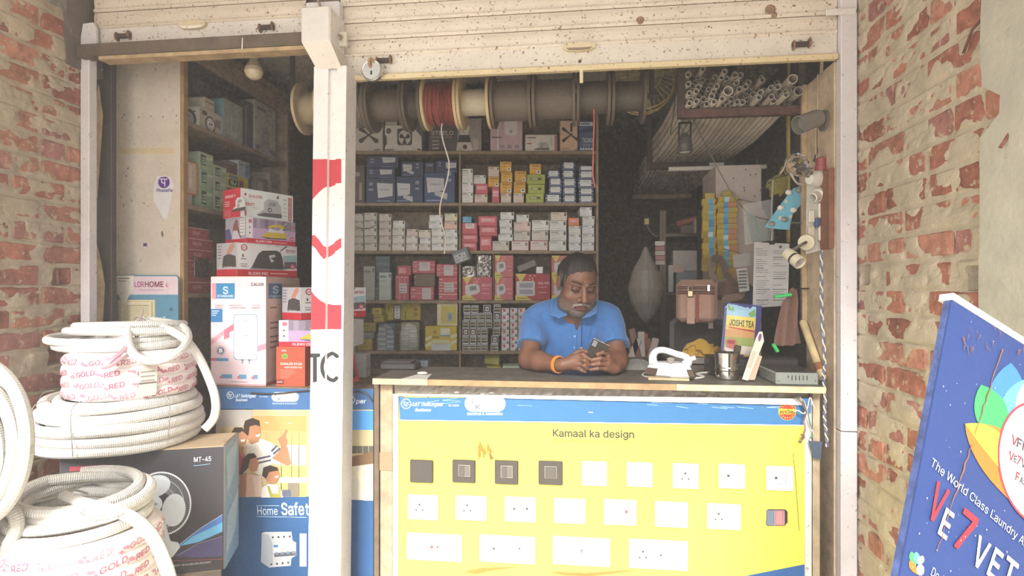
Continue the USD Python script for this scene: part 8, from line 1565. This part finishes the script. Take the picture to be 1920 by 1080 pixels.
t.part('dial', M().cyl(np.array((.0, -.03, .07)) + c, np.array((.0, -.034, .082)) + c, .014, '9a958f', 16), 'plastic'); t.part('cord_stub', M().cyl(np.array((.07, 0, .075)) @ IA.T + c, np.array((.10, 0, .085)) @ IA.T + c, .01, 'c9c8c6', 10), 'plastic'); cz = ZT + .005; t.part('power_cord', M().tube(spline([PZ(1338, 698, cz), PZ(1318, 699, cz), PZ(1306, 702, cz), PZ(1318, 705, cz), PZ(1318, 707, cz), PZ(1300, 709, cz), PZ(1275, 706.5, cz), PZ(1262, 706, cz), PZ(1245, 707.5, cz), PZ(1220, 707, cz), PZ(1206, 704, cz), PZ(1208, 700, cz), PZ(1226, 694, cz), PZ(1240, 688.5, cz)], 90), .0042, 'cfcac0', 8), 'plastic', True); t.done()
t = Thing('steel_tumbler', 'shiny banded steel tumbler on the counter before the tea pouch', 'tumbler'); c = PZ(1369, 714, ZT); c = np.array([c[0], c[1] + .045, ZT])
t.part('tumbler_body', M().lat([(1e-4, .001), (.042, .001), (.044, .006), (.044, .034), (.047, .038), (.047, .046), (.0455, .05), (.0465, .104), (.05, .108), (.048, .108), (.044, .05), (1e-4, .046)], c, (0, 0, 1), 'c9c7c2', 40), 'chrome', 30); t.done()
q = c + [.03, .0, .075]; m = M().add(chamfer(-.012, .012, -.008, .008, -.02, .06, .003), '3b3631', A=rotm((0, 1, 0), 12), at=q); solo('black_remote', m, 'plastic', 'small black remote standing in the steel tumbler', 'remote', smooth=20)
# slips and tea pouch
t = Thing('riser_box', 'dark low box on the counter carrying the tea pouch', 'box'); a, b = P(1343, 690, 2.40)[0], P(1420, 690, 2.40)[0]; t.part('box_body', M().box(a, b, 2.395, 2.485, ZT + .0005, ZT + .075, '3a3735', .003), 'plastic', 0); m = M(); m.poly(Plane((a, 2.395, ZT)), [(.01, .01), (.06, .01), (.06, .02), (.01, .02)], '6a655f'); t.part('print', m, 'print', 0); t.done()
TR = rotm((0, 1, 0), 5.5) @ rotm((1, 0, 0), -4); pw_, ph_ = .150, .225; to = P(1350, 664, 2.405); to = np.array([to[0] + .004, 2.41, ZT + .078]); 
t = Thing('tea_pouch', 'purple and yellow tea pouch standing behind the steel tumbler', 'pouch'); fp = Face(to, TR[:, 0], TR[:, 2], pw_, ph_)
g = []; nx, nz = 8, 10
for i in range(nx + 1):
    for j in range(nz + 1): u, w_ = i / nx, j / nz; g.append(fp.w(u * pw_, w_ * ph_, .022 * math.sin(math.pi * u) * math.sin(math.pi * min(1, w_ * 1.05)) ** .6))
g = np.array(g); i, j = np.meshgrid(range(nx), range(nz), indexing='ij'); i, j = i.ravel(), j.ravel(); q4 = np.stack([i * 11 + j, (i + 1) * 11 + j, (i + 1) * 11 + j + 1, i * 11 + j + 1], 1); bk = g + TR[:, 1] * .012
t.part('pouch_body', M().add((g, q4), '3c3f74').add((bk, q4[:, ::-1]), '3c3f74').box(0, pw_, .0, .012, 0, ph_, '3c3f74', .002, A=TR, at=to), 'gloss', True); m = M()
def pr(pts, c_, n): 
    P2 = Polygon([(a * pw_, (1 - b) * ph_) for a, b in pts]).buffer(0)
    P2 = P2.intersection(sbox(.004, .004, pw_ - .004, ph_ - .004))
    for u0 in range(8):
        for w0 in range(8):
            pc_ = P2.intersection(sbox(u0 * pw_ / 8, w0 * ph_ / 8, (u0 + 1) * pw_ / 8, (w0 + 1) * ph_ / 8))
            for s_ in getattr(pc_, 'geoms', [pc_]):
                if s_.geom_type == 'Polygon' and s_.area > 1e-9:
                    v2, f2 = trimesh.creation.triangulate_polygon(s_, engine='earcut'); hh_ = .022 * np.sin(math.pi * np.clip(v2[:, 0] / pw_, 0, 1)) * np.sin(math.pi * np.clip(v2[:, 1] / ph_ * 1.05, 0, 1)) ** .6; m.add((fp.pts(v2) + np.outer(hh_ + n, fp.N), f2), c_)
pr([(.06, .03), (.84, .03), (.84, .98), (.06, .98)], 'c9a85c', .001); pr([(.06, .03), (.84, .03), (.84, .24), (.06, .24)], '8fb4cc', .0016); pr([(.06, .24), (.84, .24), (.84, .42), (.06, .42)], 'd2bd62', .0016); pr([(.06, .5), (.84, .46), (.84, .62), (.06, .64)], 'b98c5c', .0016); pr([(.06, .64), (.84, .6), (.84, .84), (.06, .84)], '8c9a58', .0014)
pr([(.07, .04), (.22, .06), (.26, .16), (.1, .14)], '6f9a56', .0022); pr([(.62, .18), (.8, .08), (.84, .2), (.7, .24)], '6f9a56', .0022)
pr([(.08, .72), (.18, .66), (.34, .68), (.38, .78), (.3, .86), (.12, .84)], 'b06a5c', .003); pr([(.1, .78), (.4, .80), (.44, .92), (.08, .94)], 'c9bcc4', .0026); pr([(.12, .70), (.32, .70), (.3, .76), (.14, .76)], '8a3a34', .0036); pr([(.06, .92), (.6, .94), (.6, .98), (.06, .98)], '5a3a5c', .003); pr([(.5, .78), (.84, .78), (.84, .94), (.5, .94)], 'c9c2b4', .0024); pr([(.14, .45), (.84, .48), (.84, .51), (.14, .47)], 'a8483a', .003)
v2, f2 = text_flat('JOSHI TEA', True); s_ = .66 * pw_ / v2[:, 0].max(); q_ = np.stack([.13 * pw_ + v2[:, 0] * s_, (1 - .42) * ph_ + v2[:, 1] * .024], 1); hh_ = .022 * np.sin(math.pi * q_[:, 0] / pw_) * np.sin(math.pi * q_[:, 1] / ph_ * 1.05) ** .6; m.add((fp.pts(q_) + np.outer(hh_ + .004, fp.N), f2), '3b4a3a'); t.part('print', m, 'print', 0); t.done()
t = Thing('slip_stand', 'cream payment slips with a purple oval leaning beside the tumbler', 'stand'); p6 = Plane(P(1400, 715, 2.20), (1, 0, 0), (0, .1, 1)); p6 = Plane((P(1400, 715, 2.20)[0], 2.215, ZT), (1, .1, 0), (0, .25, 1))
t.part('slip', M().ext(p6, [p6.ab(*q) for q in ((1391, 711), (1402, 714), (1432, 640), (1429, 622), (1423, 622), (1417, 634))], .003, 'cdc3b0'), 'paper', 0); t.part('slip', M().ext(p6, [p6.ab(*q) for q in ((1405, 712), (1417, 712), (1431, 668), (1424, 664), (1412, 690))], .003, 'c2a48e', -.012), 'paper', 0); m = M(); m.poly(p6, affinity.rotate(affinity.scale(Point(*p6.ab(1424, 633)).buffer(1), .006, .016), -18), '6a4a78', .0036); m.pp(p6, [(1399, 690), (1408, 690), (1418, 660), (1411, 658)], 'b0a896', .0036); t.part('print', m, 'print', 0); t.done()
t = Thing('slotted_device', 'grey green metal device with vent slots at the right counter end', 'device'); a, b = P(1454, 710, 2.17), P(1534, 710, 2.17); t.part('case', M().add(chamfer(a[0], b[0], 2.165, 2.36, ZT + .0005, ZT + .046, .004), '858a84'), 'metal' if False else 'plastic', 20); m = M(); p7 = Plane((0, 2.165, 0))
for i, x in enumerate((1477, 1484, 1491, 1498, 1505, 1512)): m.rect(p7, x, 704, x + 2, 713 if i else 709, '3f423f', .0006)
for x in (1460, 1529): m.disc(p7, x, 714, 1.6, '55584f', .0006, k=8)
t.part('vent_slot', m, 'print', 0, kind='stuff'); t.part('top_cover', M().box(a[0] + .006, b[0] - .006, 2.175, 2.355, ZT + .0465, ZT + .050, '2f2d2c', .001), 'plastic', 0); t.done()
t = Thing('black_box', 'black glossy box behind the slotted device on the counter', 'box'); a, b = P(1402, 680, 2.38)[0], P(1500, 680, 2.42)[0]; t.part('box_body', M().add(chamfer(.55, .90, 2.375, 2.48, ZT + .0005, ZT + .07, .004), '34312f'), 'gloss', 20); t.part('box_lid', M().add(chamfer(.555, .895, 2.38, 2.475, ZT + .0705, ZT + .076, .002), '2a2826'), 'gloss', 20); t.done()
a, b = PZ(1533, 700, ZT + .014), P(1502, 603, 2.47); d = b - a; t = Thing('wooden_stick', 'pale wooden stick leaning on the right side board', 'stick'); a[2] = ZT + .012; a = np.array([.948, 2.27, ZT + .012]); b = np.array([.947, 2.455, b[2]]); d = b - a; t.part('stick_shaft', M().cyl(a, b, .0145, 'cdb88c', 16), 'wood'); t.part('brown_tape', M().cyl(a + (b - a) * .12, a + (b - a) * .24, .015, '8a5a3c', 16), 'card'); t.done()
t = Thing('brown_cloth', 'folded brown cloth pegged up at the right of the opening', 'cloth'); p8 = Plane((0, 2.45, 0)); pg = [(1451, 642), (1459, 610), (1467, 567), (1480, 545), (1488, 539), (1492, 543), (1497, 590), (1501, 644), (1480, 648), (1458, 648)]
P2 = Polygon([p8.ab(*q) for q in pg]); g = M(); nx, nz = 26, 34; x0_, z0_, x1_, z1_ = P2.bounds
for i in range(nx):
    for j in range(nz):
        xa_, xb_, za_, zb_ = x0_ + (x1_ - x0_) * i / nx, x0_ + (x1_ - x0_) * (i + 1) / nx, z0_ + (z1_ - z0_) * j / nz, z0_ + (z1_ - z0_) * (j + 1) / nz; pc_ = P2.intersection(sbox(xa_, za_, xb_, zb_))
        if pc_.area > 1e-8 and pc_.geom_type == 'Polygon':
            v2, f2 = trimesh.creation.triangulate_polygon(pc_, engine='earcut'); fo = .014 * np.sin((v2[:, 0] - x0_) / (x1_ - x0_) * 16 + (z1_ - v2[:, 1]) * 14); g.add((p8.pts(v2) + np.outer(fo, p8.N), f2), '7d5a4c')
t.part('cloth_sheet', g, 'cloth', True)
for px, py, an in ((1463, 554, -8), (1449, 651, 60)): c = p8.hit(px, py) + [0, -.03, 0]; t.part('green_peg', M().add(chamfer(-.034 if an < 0 else -.02, .034 if an < 0 else .02, -.008, .008, -.007, .007, .003), '3fbf62', A=rotm((0, 1, 0), an), at=c), 'plastic', 20)
c = p8.hit(1489, 541); t.part('nail', M().cyl(c, (.9664, 2.44, c[2]), .003, '5a4a40', 6), 'metal'); t.done()
# papers and flat boxes at the left end of the counter
q = [PZ(x, y, ZT + .001) for x, y in ((752, 710), (800, 711), (810, 701), (782, 702))]; m = M().add(flap(q, .0015), 'c4c0b8'); solo('paper_sheet', m, 'paper', 'sheet of printed paper lying near the left end of the counter', 'paper', smooth=0)
c = PZ(792, 703, ZT); m = M().ball((c[0], c[1], ZT + .008), (.022, .018, .006), 'e0ddd8', 2); solo('plastic_disc', m, 'plastic', 'small white plastic disc on the paper at the counter left', 'disc', smooth=True)
t = Thing('black_flat_case', 'flat black case lying at the left end of the counter', 'case'); a, b = PZ(697, 700, ZT), PZ(770, 699, ZT); t.part('case_body', M().add(chamfer(a[0], b[0], 2.36, 2.46, ZT + .0005, ZT + .03, .006), '3a3734'), 'plastic', 20); t.part('case_lid', M().add(chamfer(a[0] + .01, b[0] - .02, 2.365, 2.455, ZT + .0305, ZT + .038, .003), '45413d'), 'plastic', 20); t.done()
# ------------------------------------------------------------ the laundry sign leaning at the right
SO = P(1786, 559, 1.15); sR = np.array([.838, .330, -.435]); sU = np.array([.343, .301, .89])
pls = Plane(SO, sR, sU); ws, hs_ = .318, 1.575
t = Thing('laundry_sign', 'rust stained blue laundry sign leaning against the right wall', 'sign')
t.part('sign_sheet', M().ext(pls, sbox(0, -hs_, ws, 0), .003, '2b3f74', -.003), 'plastic', 0)
fr_ = M(); fr_.ext(pls, sbox(-.002, -.004, ws, .010), .026, 'dfdcd8', -.024); t.part('frame_bar', fr_, 'chalk', 0, label='white painted top bar')
for a, b in ((.0, .012), (ws - .02, ws)): t.part('frame_bar', M().ext(pls, sbox(a, -hs_, b, -.005), .012, '3a4a78', -.0155), 'rust', 0)
m = M(); c = lambda *q: [(1560 + x / 2.078, 560 + y / 2.078) for x, y in q]; clip = sbox(0, -hs_, ws, 0)
def sp_(pix, col, n): m.poly(pls, Polygon([pls.ab(*q) for q in pix]).buffer(0).intersection(clip), col, n)
def leaf(a, b, w1, w2, col, n):
    a, b = np.array(a, float), np.array(b, float); d = b - a; nn = np.array([-d[1], d[0]]); s = np.linspace(0, 1, 14); prof = np.sin(math.pi * s ** .8)
    L_ = [a + d * u + nn * w1 * p for u, p in zip(s, prof)] + [a + d * u - nn * w2 * p for u, p in zip(s[::-1], prof[::-1])]; sp_(c(*L_), col, n)
leaf((695, 250), (655, 560), .22, .22, '3f78c0', .0008); leaf((745, 315), (670, 560), .22, .22, '5f9fd6', .0011); leaf((790, 290), (740, 560), .2, .2, 'b9cfc4', .0013); leaf((577, 335), (655, 600), .2, .26, '3f9a5c', .0015); leaf((514, 486), (760, 850), .10, .30, 'd2702f', .0017); leaf((514, 486), (700, 720), .02, .28, 'd9b540', .0021)
cc_ = pls.ab(*c((800, 640))[0]); rr_ = abs(pls.ab(*c((648, 600))[0])[0] - cc_[0]) * 1.03
m.poly(pls, Point(*cc_).buffer(rr_ * 1.04).intersection(clip), 'a8404a', .0024); m.poly(pls, Point(*cc_).buffer(rr_).intersection(clip), 'e0dcdb', .0028)
def tx(s, x0, y0, x1, y1, h, col, bold=True, n=.0034): (q0, q1) = c((x0, y0), (x1, y1)); m.text(pls, s, q0[0], q0[1], q1[0], h / 2.078, col, n, bold=bold, y1=q1[1])
tx('V', 688, 560, 712, 575, 36, 'c03440'); tx('FF', 708, 572, 750, 598, 36, '4a4648'); tx('V', 678, 622, 698, 634, 34, 'c03440'); tx('E', 698, 632, 710, 639, 26, '4a4648'); tx('7', 708, 640, 724, 650, 36, 'c03440'); tx('VET', 726, 650, 780, 682, 34, '4a4648'); tx('F', 703, 702, 718, 712, 34, 'c03440'); tx('ASTFOOD', 722, 714, 810, 766, 26, '4a4648')
tx('The World Class Laundry And', 374, 646, 766, 985, 34, 'dde3ea', False)
for s, x0, y0, x1, y1, h, col in (('V', 356, 838, 408, 880, 150, 'c8303c'), ('E', 398, 905, 438, 938, 112, 'dcdcdc'), ('7', 452, 945, 520, 1000, 160, 'c8303c'), ('V', 530, 1020, 580, 1062, 118, 'dcdcdc'), ('E', 588, 1062, 628, 1098, 118, 'dcdcdc'), ('T', 640, 1098, 690, 1140, 118, 'dcdcdc')): tx(s, x0, y0, x1, y1, h, col)
leaf((305, 985), (325, 1040), .25, .25, '4a9a5c', .001); leaf((325, 985), (330, 1035), .25, .25, '5a8fc4', .0012); leaf((298, 1020), (330, 1075), .2, .2, 'd2702f', .0014); leaf((350, 1000), (335, 1040), .3, .3, 'd9cfc0', .0014); qq = pls.ab(*c((340, 1055))[0]); m.poly(pls, Point(*qq).buffer(.009), 'e0dcdb', .002); tx('Do', 374, 1072, 402, 1096, 36, 'dde3ea', False); tx('or', 404, 1098, 424, 1114, 36, 'dde3ea', False)
r = random.Random(12)
for _ in range(70):
    a, b = r.uniform(.01, ws - .01), -r.uniform(.02, .6); q = r.uniform(.0006, .0022); m.poly(pls, [(a, b), (a + q, b - q * .4), (a + q * 1.4, b + q), (a + q * .2, b + q * 1.2)], 'c3c9d4', .0036)
t.part('print', m, 'print', 0, label='printed petals, white disc and lettering'); m = M()
def streak_(a0, b0, a1, b1, w):
    n = 16; P_ = []; 
    for i in range(n + 1): u = i / n; P_.append((a0 + (a1 - a0) * u + r.uniform(-.002, .002), b0 + (b1 - b0) * u, w * (.4 + r.random()) * (1 - .6 * u)))
    m.poly(pls, Polygon([(a - w_, b) for a, b, w_ in P_] + [(a + w_, b) for a, b, w_ in P_[::-1]]).buffer(0), '7a5548', .0042)
q0, q1 = pls.ab(*c((655, 195))[0]), pls.ab(*c((400, 985))[0]); streak_(*q0, q0[0] + (q1[0] - q0[0]) * .45, q0[1] + (q1[1] - q0[1]) * .45, .0022); streak_(q0[0] + (q1[0] - q0[0]) * .5, q0[1] + (q1[1] - q0[1]) * .5, *q1, .0018)
for _ in range(26):
    x, y = r.uniform(470, 745), r.uniform(100, 200); a, b = pls.ab(*c((x, y))[0]); 
    if 0 < a < ws - .02: streak_(a, b, a + r.uniform(-.006, .01), b - r.uniform(.004, .016), .0012)
t.part('rust_stain', m, 'print', 0, kind='stuff', label='brown rust stains'); t.done()
# ------------------------------------------------------------ dusty haze in the air before and inside the shop
MAT['haze'] = usdkit.material(stage, '/World/Looks/dusty_air', {'v': ('scatter_volume', {'color': (1.0, .95, .89), 'density': .036, 'anisotropy': 0.2})}, [], volume='v.volume')
m = M().box(-2.06, .96, -.4, 2.02, .38, 2.90, 'ffffff'); solo('dusty_air', m, 'haze', 'thin dusty haze filling the air around the shop', 'haze', kind='stuff', smooth=0)
